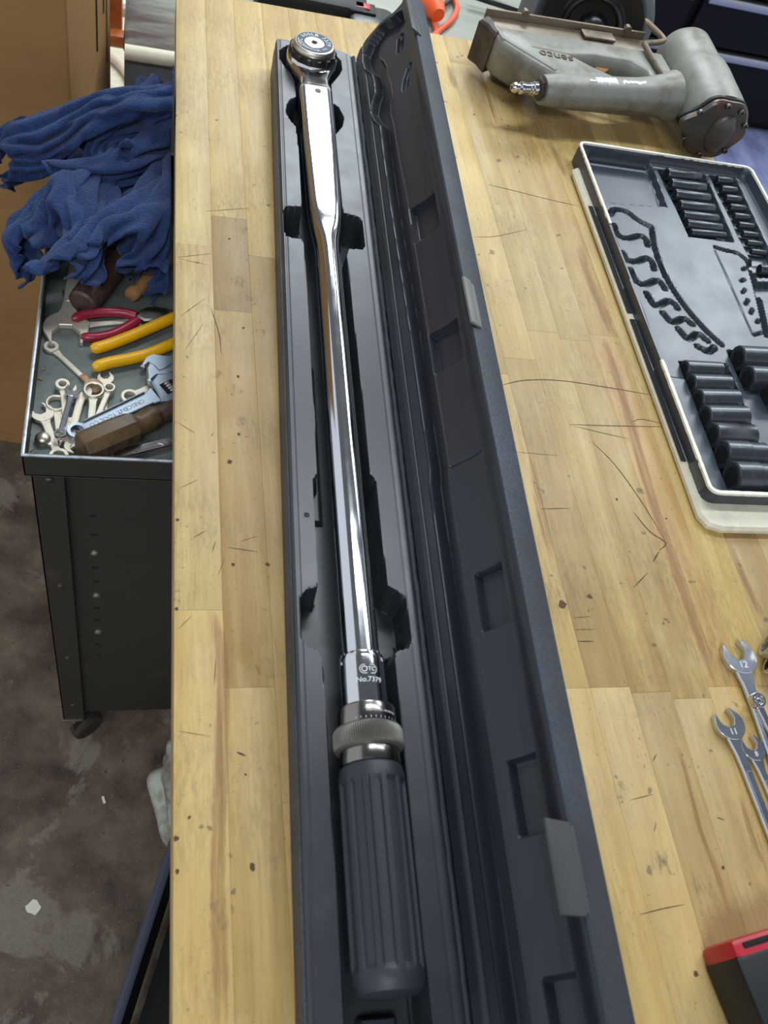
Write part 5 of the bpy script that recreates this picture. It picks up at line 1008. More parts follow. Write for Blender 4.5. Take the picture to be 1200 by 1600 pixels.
[-153,-130,-48,17,6,10,22,-6,9,5,4,17,12,19,-10,2,21,6,6,13,9,6,8,15,13,-5,14,5,2,27,16,18,-2,10,12,2,9,0,22,4,5,19,10,7,15,12,18,-13,16,9,-2,13,12,7,16,12,3,3,6,24,6,17,10,22,6,-9,17,6,-7,-3,8,23,10,17,3,15,9,-10,15,-3,-4,13,14,-4,9,14,-1,2,9,16,10,14,0,8,-6,-7,-2,7,-2,-7,8,-3,-11,13,-5,-3,-2,-16,-6,-7,-11,-5,-13,10,-8,-15,-7,-11,-2,-14,-14,-10,-5,-11,-1,-10,-12,-6,-16,0,10,-18,-6,-7,-17,5,-9,-20,-4,1,-17,-10,-14,-15,-18,-5,8,-21,-15,-2,18,2,-16,-2,11,-17],
[-148,-136,-47,12,18,0,19,0,18,14,-12,10,7,16,7,4,20,6,8,20,-5,9,9,16,8,5,17,8,-11,24,8,12,13,17,13,-8,7,13,13,7,11,22,10,-7,16,9,20,4,14,11,-10,17,3,4,14,10,3,12,18,9,-2,7,24,13,16,5,24,0,-17,12,11,2,4,12,22,11,15,5,13,7,-15,18,7,-4,10,11,-5,8,10,9,7,13,7,10,6,-9,-4,8,3,-12,1,5,-2,3,-15,-4,3,-17,-9,-7,-13,-8,-11,6,-16,-7,-10,-10,-5,-19,-15,-15,11,-8,-10,-14,-7,5,-17,-11,-5,-14,-12,-5,-12,-2,-8,-20,12,-1,-22,-7,-13,-17,-25,-7,6,-17,-9,7,3,0,-27,-4,11,-17],
[-143,-147,-41,10,19,-7,11,18,9,20,-17,7,6,5,20,6,16,9,9,23,2,15,12,13,8,10,7,7,2,19,0,-6,25,11,18,-3,9,23,2,12,10,13,11,-13,18,11,9,17,6,20,-1,16,5,2,19,8,2,18,13,1,5,12,15,7,8,18,19,9,-11,15,9,-9,11,12,7,9,14,20,9,16,-2,18,9,-12,13,6,-4,13,8,-4,17,11,6,-3,9,11,-4,6,3,-10,12,-1,-4,-4,-14,-4,-3,-24,-6,-7,-14,-12,-19,8,-18,5,-12,-8,3,-19,-14,-19,0,-8,-12,-16,-5,14,-13,-12,-10,-13,-15,-19,-3,-6,-11,-14,-10,2,-16,12,-15,-19,-12,-2,-13,-24,-12,10,-16,10,-10,-2,-2,-27],
[-134,-152,-41,10,17,3,0,20,-10,16,4,10,18,-9,17,7,10,14,4,14,11,10,10,12,10,10,12,12,4,13,3,0,20,4,17,7,6,26,3,19,9,2,9,7,15,9,-12,20,7,17,7,11,20,7,15,5,1,24,6,2,15,18,-5,7,5,24,13,13,5,15,7,-8,19,12,-8,9,14,8,9,20,18,10,11,-7,14,4,-5,18,10,-9,15,13,5,-2,5,20,-2,5,3,-6,10,-13,-5,-8,-19,-14,-11,-16,-4,-6,-21,-13,-11,0,-23,-6,-1,-2,8,-22,-12,-19,10,-13,-9,-12,-5,8,-23,-1,3,-21,-14,-11,-9,-11,-11,-10,-12,-17,-7,-12,-16,-8,-9,6,-16,1,-13,-15,-28,2,3,-7,-1,-20],
[-135,-147,-50,19,1,11,3,20,-4,5,20,-6,8,-1,17,17,9,14,11,-5,17,11,9,10,8,10,15,11,6,13,2,10,17,11,7,16,-6,16,8,23,15,5,12,16,-2,10,0,14,9,-1,21,5,15,12,8,13,4,18,10,4,18,8,-2,19,5,7,9,11,11,12,14,1,19,13,-1,13,11,5,12,14,2,15,18,1,7,11,-2,16,10,-5,24,10,-11,-7,9,14,-1,6,-1,-4,4,-15,-7,-5,-19,-10,-16,-13,-15,-9,-5,-9,-9,-15,-19,9,-3,-8,-10,-14,-9,-16,4,-21,-12,-13,-14,4,-11,11,4,-16,-7,-7,-24,-5,-5,-15,-11,-15,-5,-21,-12,-10,-15,-11,-1,-1,-4,-28,-17,1,-2,-20,-2,-2],
[-144,-134,-55,23,-12,1,14,6,16,10,21,-9,-8,18,6,13,12,13,18,3,15,10,8,15,10,7,12,9,5,16,3,8,14,18,-2,15,-2,6,20,13,9,8,11,17,-6,16,11,5,12,8,13,6,1,24,8,17,0,11,4,14,17,7,2,19,4,0,15,12,6,13,12,8,13,13,0,13,11,4,16,13,1,10,14,-1,12,13,0,11,13,-4,22,8,2,7,15,-14,-9,5,-3,-11,0,-2,-1,-3,-20,-12,-15,-5,-14,-8,-8,-15,-4,-8,-4,11,-17,-18,-15,-4,-17,-10,-6,-25,-8,-1,4,-5,-15,-9,2,-13,-5,-10,-17,-3,-8,-17,-6,-13,-16,-4,-5,-18,-16,-11,-1,-13,-9,-17,-15,2,-1,-20,-1,-11],
[-148,-139,-64,16,9,7,19,-9,3,19,6,17,2,16,3,9,19,-2,1,16,14,13,9,12,7,10,16,8,6,16,12,5,14,18,4,14,1,2,17,8,-11,18,12,16,2,11,15,7,10,6,12,19,4,7,5,16,15,14,4,-2,11,14,-5,16,16,3,12,8,7,21,0,8,16,8,6,13,14,3,7,18,-3,6,14,2,11,14,-3,25,1,3,12,10,2,3,9,-8,-2,1,-13,-6,5,-9,-12,5,4,-21,-4,-3,-14,-10,-6,-14,-9,-9,17,5,-25,-12,-17,-9,-18,-3,-5,-25,2,-2,-9,1,-20,-1,-9,-16,-5,-18,-6,-16,-7,-9,-10,-11,-12,-4,-7,-16,-9,-12,-12,-14,1,-9,-11,-12,-12,-18,1,-11],
[-146,-154,-58,9,20,-9,13,10,11,22,-5,1,16,3,18,11,10,12,2,15,6,10,11,13,7,15,9,9,5,15,11,8,11,-1,8,16,19,7,9,0,-5,15,15,-3,19,7,11,12,11,10,12,11,8,11,16,13,5,14,11,5,12,10,-12,14,13,-1,9,15,1,11,13,10,18,3,4,21,7,1,18,12,2,11,18,7,-8,16,-12,15,8,4,15,-2,-6,-1,13,10,-3,0,-13,4,-3,-11,-12,4,-1,-11,3,1,-16,-16,-2,-12,-8,-10,-1,20,-13,4,-21,-4,-21,-10,-14,-6,13,-15,-6,-2,-21,-3,-4,-20,-12,-16,-12,-14,-16,8,-13,-10,-15,-15,-11,-6,-12,-11,-8,-17,13,-9,-13,-12,-11,-3,-13,-18],
[-132,-165,-56,6,18,-4,7,19,-5,11,15,3,10,3,12,23,4,13,9,-5,17,9,7,16,5,13,8,7,7,17,11,7,7,-3,8,17,15,9,3,8,13,10,7,3,17,13,-11,17,13,9,16,10,6,10,14,11,7,13,14,4,11,14,3,11,17,0,16,10,-7,12,14,-1,8,16,1,13,11,11,17,13,-1,22,1,1,-13,14,0,8,9,-5,14,-4,0,14,3,-2,-9,6,-9,-3,4,-11,-2,3,-11,-10,-8,14,-7,3,-8,-12,0,-6,-18,6,-2,-1,-13,-10,-12,-18,5,0,1,-31,-1,5,-23,-11,-6,-17,5,-3,-16,-17,-12,-8,-12,-12,-11,-13,-19,3,-24,6,-4,-18,-6,-1,-17,2,-7,-12,-12,-17],
[-138,-163,-69,22,4,4,11,14,7,6,17,2,3,19,-4,6,14,17,16,1,13,16,2,14,14,-4,5,5,7,20,11,1,17,-2,10,13,3,3,17,13,12,11,11,18,-3,8,-3,17,15,2,13,14,4,13,15,2,12,13,11,7,11,14,4,9,16,4,12,14,3,12,15,-3,13,14,-8,9,11,0,9,17,1,13,10,0,17,3,0,-16,10,-3,7,4,-6,17,-5,-2,6,2,-12,-4,5,-9,-9,-3,-8,-8,8,0,-9,-5,13,-12,10,-13,-17,-5,4,-11,2,-7,-9,-24,1,5,-3,-26,-3,11,-24,-4,-17,-12,10,-7,-15,-11,-2,-13,-11,-11,-17,-18,-6,-4,-17,-14,7,-19,-2,-13,-22,-3,10,-20,1,-5],
[-149,-147,-75,23,0,-2,19,-1,6,15,7,8,8,16,9,3,16,4,5,19,8,12,7,15,18,-10,4,11,6,18,6,-1,17,7,7,16,3,7,17,8,0,17,9,15,7,9,18,2,5,8,20,15,2,7,14,2,9,18,-4,3,16,11,8,10,15,5,14,9,8,14,14,4,12,15,-2,14,9,-3,10,12,-1,8,9,-4,8,9,0,2,8,-9,-13,1,-10,18,1,0,-9,10,8,-8,4,-8,-1,-11,-9,-1,2,-16,-4,7,-6,-13,-1,-2,-11,10,1,-20,-6,12,-8,1,-9,-1,-8,-23,-5,-1,-17,15,-24,-7,2,-7,-18,-13,-2,-12,-10,-7,-14,-12,-11,-17,-18,-1,-2,-19,-14,-3,-22,-3,-3,-17,8,22],
[-146,-157,-85,9,18,-1,17,5,9,19,3,6,19,4,3,11,7,15,7,14,13,6,9,12,16,14,2,1,10,11,8,-3,15,1,1,18,16,5,15,9,-8,14,6,14,7,9,7,16,9,18,10,8,16,8,9,4,12,20,-2,13,16,-1,-9,14,9,3,5,18,11,19,5,-1,18,8,8,8,10,-6,8,14,-2,6,13,-2,-3,15,4,14,-4,-4,2,-8,-13,-6,13,0,-15,9,10,-7,8,-1,-3,4,-6,9,-11,-4,2,-2,-20,-12,3,5,-9,-6,-3,-14,15,-13,-13,-8,-6,-4,-6,-12,-8,0,-14,8,-11,-12,13,-17,-10,-5,-12,-18,-11,-7,-13,-16,-8,-11,-20,-1,1,-25,3,3,-14,-15,-11,-16,3,11],
[-133,-170,-84,7,17,-1,1,21,-4,10,9,9,19,8,6,13,4,13,16,8,7,8,10,11,6,13,11,-2,2,16,9,3,14,15,7,8,13,-7,14,12,2,15,15,5,10,5,6,15,4,9,21,12,17,5,11,14,4,6,12,17,18,1,4,15,0,-15,16,9,6,3,19,14,16,12,2,12,-11,-9,7,13,-4,-2,15,8,-6,13,2,12,-1,-4,9,-4,-14,-9,5,-3,-11,2,9,-7,9,7,-4,9,-1,0,2,-10,12,-13,-6,1,-1,-18,-9,4,-6,-9,-4,3,-8,7,-18,-10,-6,-7,-13,-9,-6,-4,3,-12,13,-11,-16,1,-24,-11,-8,-12,-15,-18,-1,-6,-15,-6,-8,-22,7,16,-17,5,-7,-13,-10,15],
[-146,-170,-95,22,5,-2,10,18,4,9,9,9,11,15,-1,10,14,9,1,11,16,8,15,12,3,7,14,10,5,14,5,6,16,15,4,6,18,-4,14,12,5,15,13,4,11,14,5,9,12,-6,13,10,7,15,8,13,10,10,13,11,-1,23,11,17,3,-1,14,0,-17,14,14,8,4,18,9,12,-15,-8,10,6,-5,-2,14,3,-10,11,11,1,8,-2,12,-9,-5,7,-4,-15,-5,10,-4,-11,1,11,-13,8,0,-4,10,1,4,1,-10,11,-16,-6,-4,0,-14,-5,3,-14,2,1,-12,-15,-4,4,-5,-1,-14,-16,-5,-8,-3,-2,-20,9,-15,-5,-8,-24,-6,-13,16,-5,-9,-19,-4,-19,-5,-10,-12,14,21,-10,-7,11],
[-158,-160,-94,21,3,-6,18,7,-8,17,8,9,14,8,11,10,14,9,3,14,11,-4,18,9,5,15,16,2,8,16,8,4,12,10,2,21,15,-1,13,14,-3,13,16,5,16,13,7,8,15,5,2,10,3,14,17,7,2,10,13,12,-5,19,11,4,13,11,11,3,-11,12,4,11,4,14,-1,12,4,1,13,-12,-12,8,3,-7,-8,13,6,-9,8,11,5,6,-9,10,-14,-13,3,3,-10,-5,8,-1,-11,8,7,-12,9,1,3,5,-10,7,-16,-1,9,-10,-13,-1,2,-12,-6,0,-12,-14,-3,3,1,-3,-12,-16,2,-10,-12,0,-16,4,-15,3,-8,-11,-10,-15,10,12,-6,-3,-17,6,-19,-7,-27,3,4,-1,-5,22],
[-152,-165,-106,0,18,9,20,6,-1,19,6,-7,17,7,5,15,8,8,11,12,11,4,10,15,4,15,15,4,13,16,6,6,17,2,8,14,6,6,19,14,-5,14,17,2,6,6,9,16,13,5,9,15,5,11,17,0,-6,13,10,7,11,12,10,-8,15,11,1,19,6,14,4,2,14,-12,-6,-2,13,8,5,10,2,11,-7,-10,5,-8,-10,-12,16,3,-7,8,8,9,3,-6,5,-15,-8,8,-1,-12,-5,7,-6,-17,13,1,-9,7,-1,6,1,-6,9,-16,-5,1,-4,-11,5,-8,-3,-2,-1,-11,-5,1,-14,-10,-10,-5,-21,14,4,-4,-7,-14,-4,-16,4,-11,5,-4,-12,-2,7,7,-17,-16,-18,-5,-8,-1,-6,14],
[-139,-165,-117,-11,15,6,3,15,15,20,6,1,13,11,-5,20,7,4,10,13,8,15,11,10,4,8,14,10,7,16,5,9,16,4,3,20,4,8,13,2,9,17,18,-7,9,17,4,14,4,15,15,9,8,16,20,-3,3,11,8,-2,9,4,14,15,8,-7,3,15,6,-9,19,8,14,-14,-6,15,-2,-7,-2,12,12,-11,13,4,11,-13,-14,8,-5,-9,-12,16,7,-7,13,-3,12,-3,-9,2,-14,-7,-2,-2,-10,-6,12,1,-18,7,9,1,2,-13,10,0,-9,-6,-15,-2,3,4,-10,-3,-4,-6,14,-14,1,-6,10,-5,1,-10,-16,-16,-10,0,-12,-3,-5,-13,1,7,-16,-1,6,13,-22,-4,4,2,-24,-7,-14,11],
[-149,-163,-123,15,12,4,-12,15,9,7,16,12,14,4,11,18,0,5,8,19,2,18,5,7,2,17,8,12,7,11,7,8,14,5,7,18,3,7,19,8,10,11,8,-3,19,12,-7,13,14,17,8,5,-7,16,17,9,5,16,12,6,5,5,12,15,7,-1,8,3,-12,-8,11,16,6,9,-4,13,-14,-9,10,4,1,-8,19,5,-8,8,0,9,-17,-12,10,-7,-8,-10,16,10,-1,10,-1,2,-16,-10,-3,-3,-12,-10,13,-3,5,8,-1,13,-10,-1,11,-7,-8,-1,-3,-10,-23,0,4,-11,5,-3,1,9,-6,19,-13,-6,-2,-16,-13,-9,-8,-10,-22,4,14,-12,-3,-3,-7,-1,15,6,-3,-22,16,-9,-11,-6,-15,4],
[-163,-160,-129,22,4,1,9,15,6,6,15,13,1,16,10,15,-1,9,-1,8,18,13,6,7,6,17,2,8,13,8,10,9,11,6,5,19,3,6,16,9,7,16,7,-4,19,16,8,9,5,0,13,12,4,12,15,9,1,13,9,13,7,12,12,9,11,2,13,-13,-10,5,13,-2,-4,16,6,10,1,-4,5,-18,-6,9,0,-3,-14,16,-1,1,3,-13,-1,-16,0,2,18,0,16,-4,1,10,-13,-4,1,-4,-11,-8,9,-4,-14,6,-1,13,-3,-4,14,-16,0,-5,-1,-7,-3,7,-10,-17,10,5,-15,0,2,1,-4,-7,12,-18,-6,-6,-8,-12,-12,-1,0,-9,7,21,-18,-9,-4,8,-12,-18,3,6,-18,13,-8,2],
[-172,-153,-135,20,2,-2,15,11,3,13,14,10,7,10,11,14,11,10,-11,5,18,8,8,15,3,4,18,14,9,8,7,10,9,-2,13,7,13,-2,17,4,13,16,11,9,10,7,1,19,10,3,14,15,7,2,8,1,14,11,12,10,7,18,3,12,7,6,11,1,-5,3,-17,-3,7,12,6,0,12,0,4,7,-11,9,-11,-4,-7,15,-8,2,4,-13,2,-7,-8,9,-13,-2,12,-6,5,3,-15,5,2,-5,-5,-3,11,-4,-11,3,-10,6,-4,-3,15,-11,1,0,1,-12,-9,3,-4,-19,10,8,-4,3,13,-5,-2,-7,5,-13,-7,-1,-12,-14,3,3,12,-14,-4,3,-16,-10,-8,8,-5,-21,9,7,-10,3,-11,8],
[-171,-142,-142,6,-8,17,13,14,-7,20,10,0,13,16,5,12,11,13,7,6,13,6,7,18,-12,6,18,5,-6,21,7,9,12,7,10,12,6,15,10,5,-4,21,12,10,10,10,15,3,7,7,13,9,2,15,11,11,10,13,-2,-1,7,11,12,21,0,3,2,13,-4,5,5,-2,8,-14,-8,-2,13,0,9,-3,0,7,-12,6,7,5,-3,-13,11,-9,-3,4,-15,3,-10,4,8,-10,8,9,-18,0,6,-4,-7,-8,7,-4,-1,12,6,-2,5,-9,11,-12,-10,6,-9,-5,-1,-6,-11,-11,10,11,-13,7,10,-5,-5,-9,12,-14,-3,-3,-11,-9,-11,7,-2,-10,1,-4,12,5,-4,4,-11,-5,11,2,-19,4,-16,8],
[-167,-139,-153,-5,-3,20,8,6,16,23,7,1,6,19,-9,14,7,12,9,15,9,12,10,10,9,2,18,-12,3,21,-3,-3,19,5,6,15,6,15,8,16,4,13,7,10,15,1,9,11,13,12,7,17,0,6,9,11,11,7,11,6,12,1,5,11,-12,3,15,-3,2,5,12,-3,-2,15,-2,-3,-2,-15,11,1,0,6,-12,6,4,-10,13,10,-1,-6,-9,6,-16,-7,6,-12,3,-9,4,1,-11,12,8,-14,6,9,-2,-4,2,8,-7,-11,7,2,3,0,-10,8,-14,0,8,-7,-4,-14,2,-4,-15,13,-1,-12,2,4,3,4,-10,-5,-19,-4,5,-6,-7,12,7,-10,11,1,4,3,-12,-7,4,14,8,13,-8,-3],
[-151,-135,-156,-19,0,12,-2,10,18,12,-2,14,12,10,-2,13,8,12,14,13,10,9,8,11,9,14,6,10,8,16,-4,-1,18,-14,4,11,3,4,18,13,6,12,6,13,9,9,13,7,15,8,5,17,1,6,9,7,10,7,13,2,11,4,5,9,-5,3,3,-16,6,16,-1,5,1,13,3,-6,11,4,4,3,-14,4,-15,1,10,-10,2,5,-7,8,0,-3,-10,-8,14,-6,-2,2,-17,7,-6,-4,1,-8,15,12,-15,5,3,-8,-7,-13,6,1,4,7,-11,9,-12,-1,1,-4,9,-3,-5,-14,-12,7,-14,-10,16,-7,-2,6,-8,-1,-20,1,12,-5,0,16,3,4,-14,-4,3,9,2,8,24,8,5,-2,-13,-4],
[-148,-128,-166,-6,-2,17,-7,13,11,12,-5,11,-12,10,13,12,2,16,11,13,7,10,5,14,8,16,5,8,0,15,7,16,11,8,6,12,-18,6,12,17,7,7,16,1,11,9,8,12,3,17,1,12,0,7,9,12,11,9,4,0,13,4,1,10,0,1,-2,-11,12,2,-11,5,11,5,6,3,13,-7,7,-5,-4,0,2,-10,0,-18,8,3,-5,15,5,-11,1,11,2,-6,-10,-4,-6,-3,4,-21,-1,14,-7,2,-4,19,13,-11,-4,3,-1,-10,-15,8,-7,8,-11,1,0,-9,14,-3,-6,-11,-4,-2,-17,0,12,-14,4,9,-10,8,-18,6,19,3,0,-8,-9,10,3,2,10,8,10,2,-8,-7,10,19,5,5],
[-161,-127,-166,10,7,14,-20,0,5,11,1,17,11,12,0,10,5,17,2,13,7,13,3,16,-8,15,16,7,-5,15,4,11,14,17,10,-2,2,6,20,-4,17,15,12,3,6,17,0,-2,12,-3,10,7,16,3,9,0,6,1,17,3,12,1,-1,13,-1,3,-2,-12,6,-5,-5,13,7,-5,2,11,4,-3,6,9,-10,-8,3,8,3,-17,6,7,-10,6,4,-1,-8,10,-14,1,6,-9,-5,-10,1,-16,-5,16,-6,-1,11,-2,0,-4,17,12,-10,3,-9,-2,-8,1,-5,-15,9,-15,5,14,-5,2,3,8,-11,-2,5,-12,-10,-6,-12,12,-5,-2,17,-3,4,8,9,10,8,3,13,-17,-5,11,-2,7,15,7,8,5],
[-173,-122,-160,20,9,-1,-17,5,12,-8,-6,17,19,11,6,12,11,5,18,4,1,9,6,15,-3,17,17,6,-7,17,1,8,13,-7,11,7,7,7,13,10,14,11,5,12,11,11,4,4,8,-11,6,16,-1,3,9,3,0,7,15,6,4,11,-4,14,-2,4,1,-13,6,-7,0,12,2,-9,6,6,-7,-1,14,6,-7,5,7,-4,-1,-16,10,-10,-4,5,7,-4,-1,7,-10,-2,10,-15,-4,-2,4,10,-7,2,-14,-1,14,-14,4,3,-8,4,-8,11,7,-1,-14,2,-3,-9,9,-2,7,5,-15,-2,-11,5,3,8,4,15,5,-4,-8,14,-2,-8,13,-9,4,7,4,13,8,8,6,-3,9,0,-3,6,17,3,-1,12],
[-187,-119,-158,23,8,-6,9,6,17,-17,2,16,-1,-4,19,18,9,6,13,15,-11,14,12,3,12,1,11,13,3,16,5,5,20,-19,11,2,-6,8,14,18,2,12,10,12,14,1,15,-3,9,-6,2,6,4,14,9,3,5,9,0,-6,8,9,-2,16,0,3,0,-12,4,-3,-7,13,-6,-2,7,10,-1,0,13,9,-9,0,-9,7,-8,-16,4,6,-10,0,2,12,-11,8,-7,0,-1,-10,9,7,-12,4,2,-5,-8,-1,10,-18,10,2,-2,-5,-14,10,7,-1,9,2,0,-12,13,-3,8,-2,-1,11,13,4,-9,-7,-2,13,11,12,1,1,-8,-15,9,2,10,-1,6,9,10,-1,7,16,5,-1,-3,3,20,-7,-9,-4],
[-191,-110,-143,9,9,-20,22,3,3,3,-4,24,-12,7,14,2,2,21,17,3,0,8,18,-3,12,14,2,18,5,8,17,-3,10,-3,5,20,-17,12,4,1,9,15,8,11,10,16,-6,-4,4,10,-2,14,-3,8,-3,-9,11,8,-2,7,5,14,-10,14,5,-1,8,-6,3,0,-12,8,-6,-4,8,8,-6,4,10,11,-9,5,-8,2,-13,-12,5,1,-11,5,10,-4,0,0,13,-11,12,-3,2,-4,-17,7,-3,-13,4,9,-4,3,12,-3,-16,7,-5,11,-1,-1,10,12,3,3,8,-5,-4,7,7,-8,4,7,-7,2,-4,14,-13,-3,11,3,8,6,9,10,3,1,12,15,9,-6,7,2,-13,-12,18,4,0,3,4,17],
[-188,-126,-142,-1,24,-4,15,10,-2,23,-1,2,-6,5,20,-13,7,14,9,0,15,18,-2,8,2,20,1,14,12,4,15,-6,7,12,13,-3,7,7,11,-17,5,6,-4,10,16,13,7,0,16,-4,-7,6,-18,8,0,-4,12,3,0,16,13,2,-1,6,13,-7,2,1,-10,7,-10,4,-5,-5,11,9,-3,4,9,6,-11,8,-7,-2,-12,-11,6,6,-10,8,10,-7,1,5,11,-13,12,3,1,-2,-14,2,-7,-15,8,10,3,0,8,13,-4,11,-7,4,0,-13,2,8,5,8,2,-9,-10,10,-5,0,9,-3,11,5,0,11,4,8,11,2,10,5,5,7,4,-16,-7,7,0,-3,19,8,4,4,17,-4,-1,6,3,13],
[-197,-134,-143,11,13,-2,0,22,4,16,7,7,16,10,-8,-3,4,20,-5,10,15,5,-14,15,16,2,6,2,21,4,12,6,9,7,8,-7,19,10,1,6,5,11,-14,5,2,-3,-1,18,11,8,-9,10,-17,2,1,-3,13,-2,-2,13,10,-4,7,13,1,-1,2,1,-14,3,4,-8,9,-3,-1,-1,-7,10,11,3,-6,7,-8,0,8,-8,-1,-3,-15,4,7,-10,7,13,0,-5,9,14,-5,9,-3,2,-4,-18,4,6,-4,11,10,6,-4,4,13,-4,-2,6,6,5,-1,2,11,-2,5,13,-8,1,7,-5,5,0,2,10,11,-3,8,6,1,15,-2,-5,8,-3,3,9,-10,-9,7,-4,1,18,-1,16,8,14,9,8]]
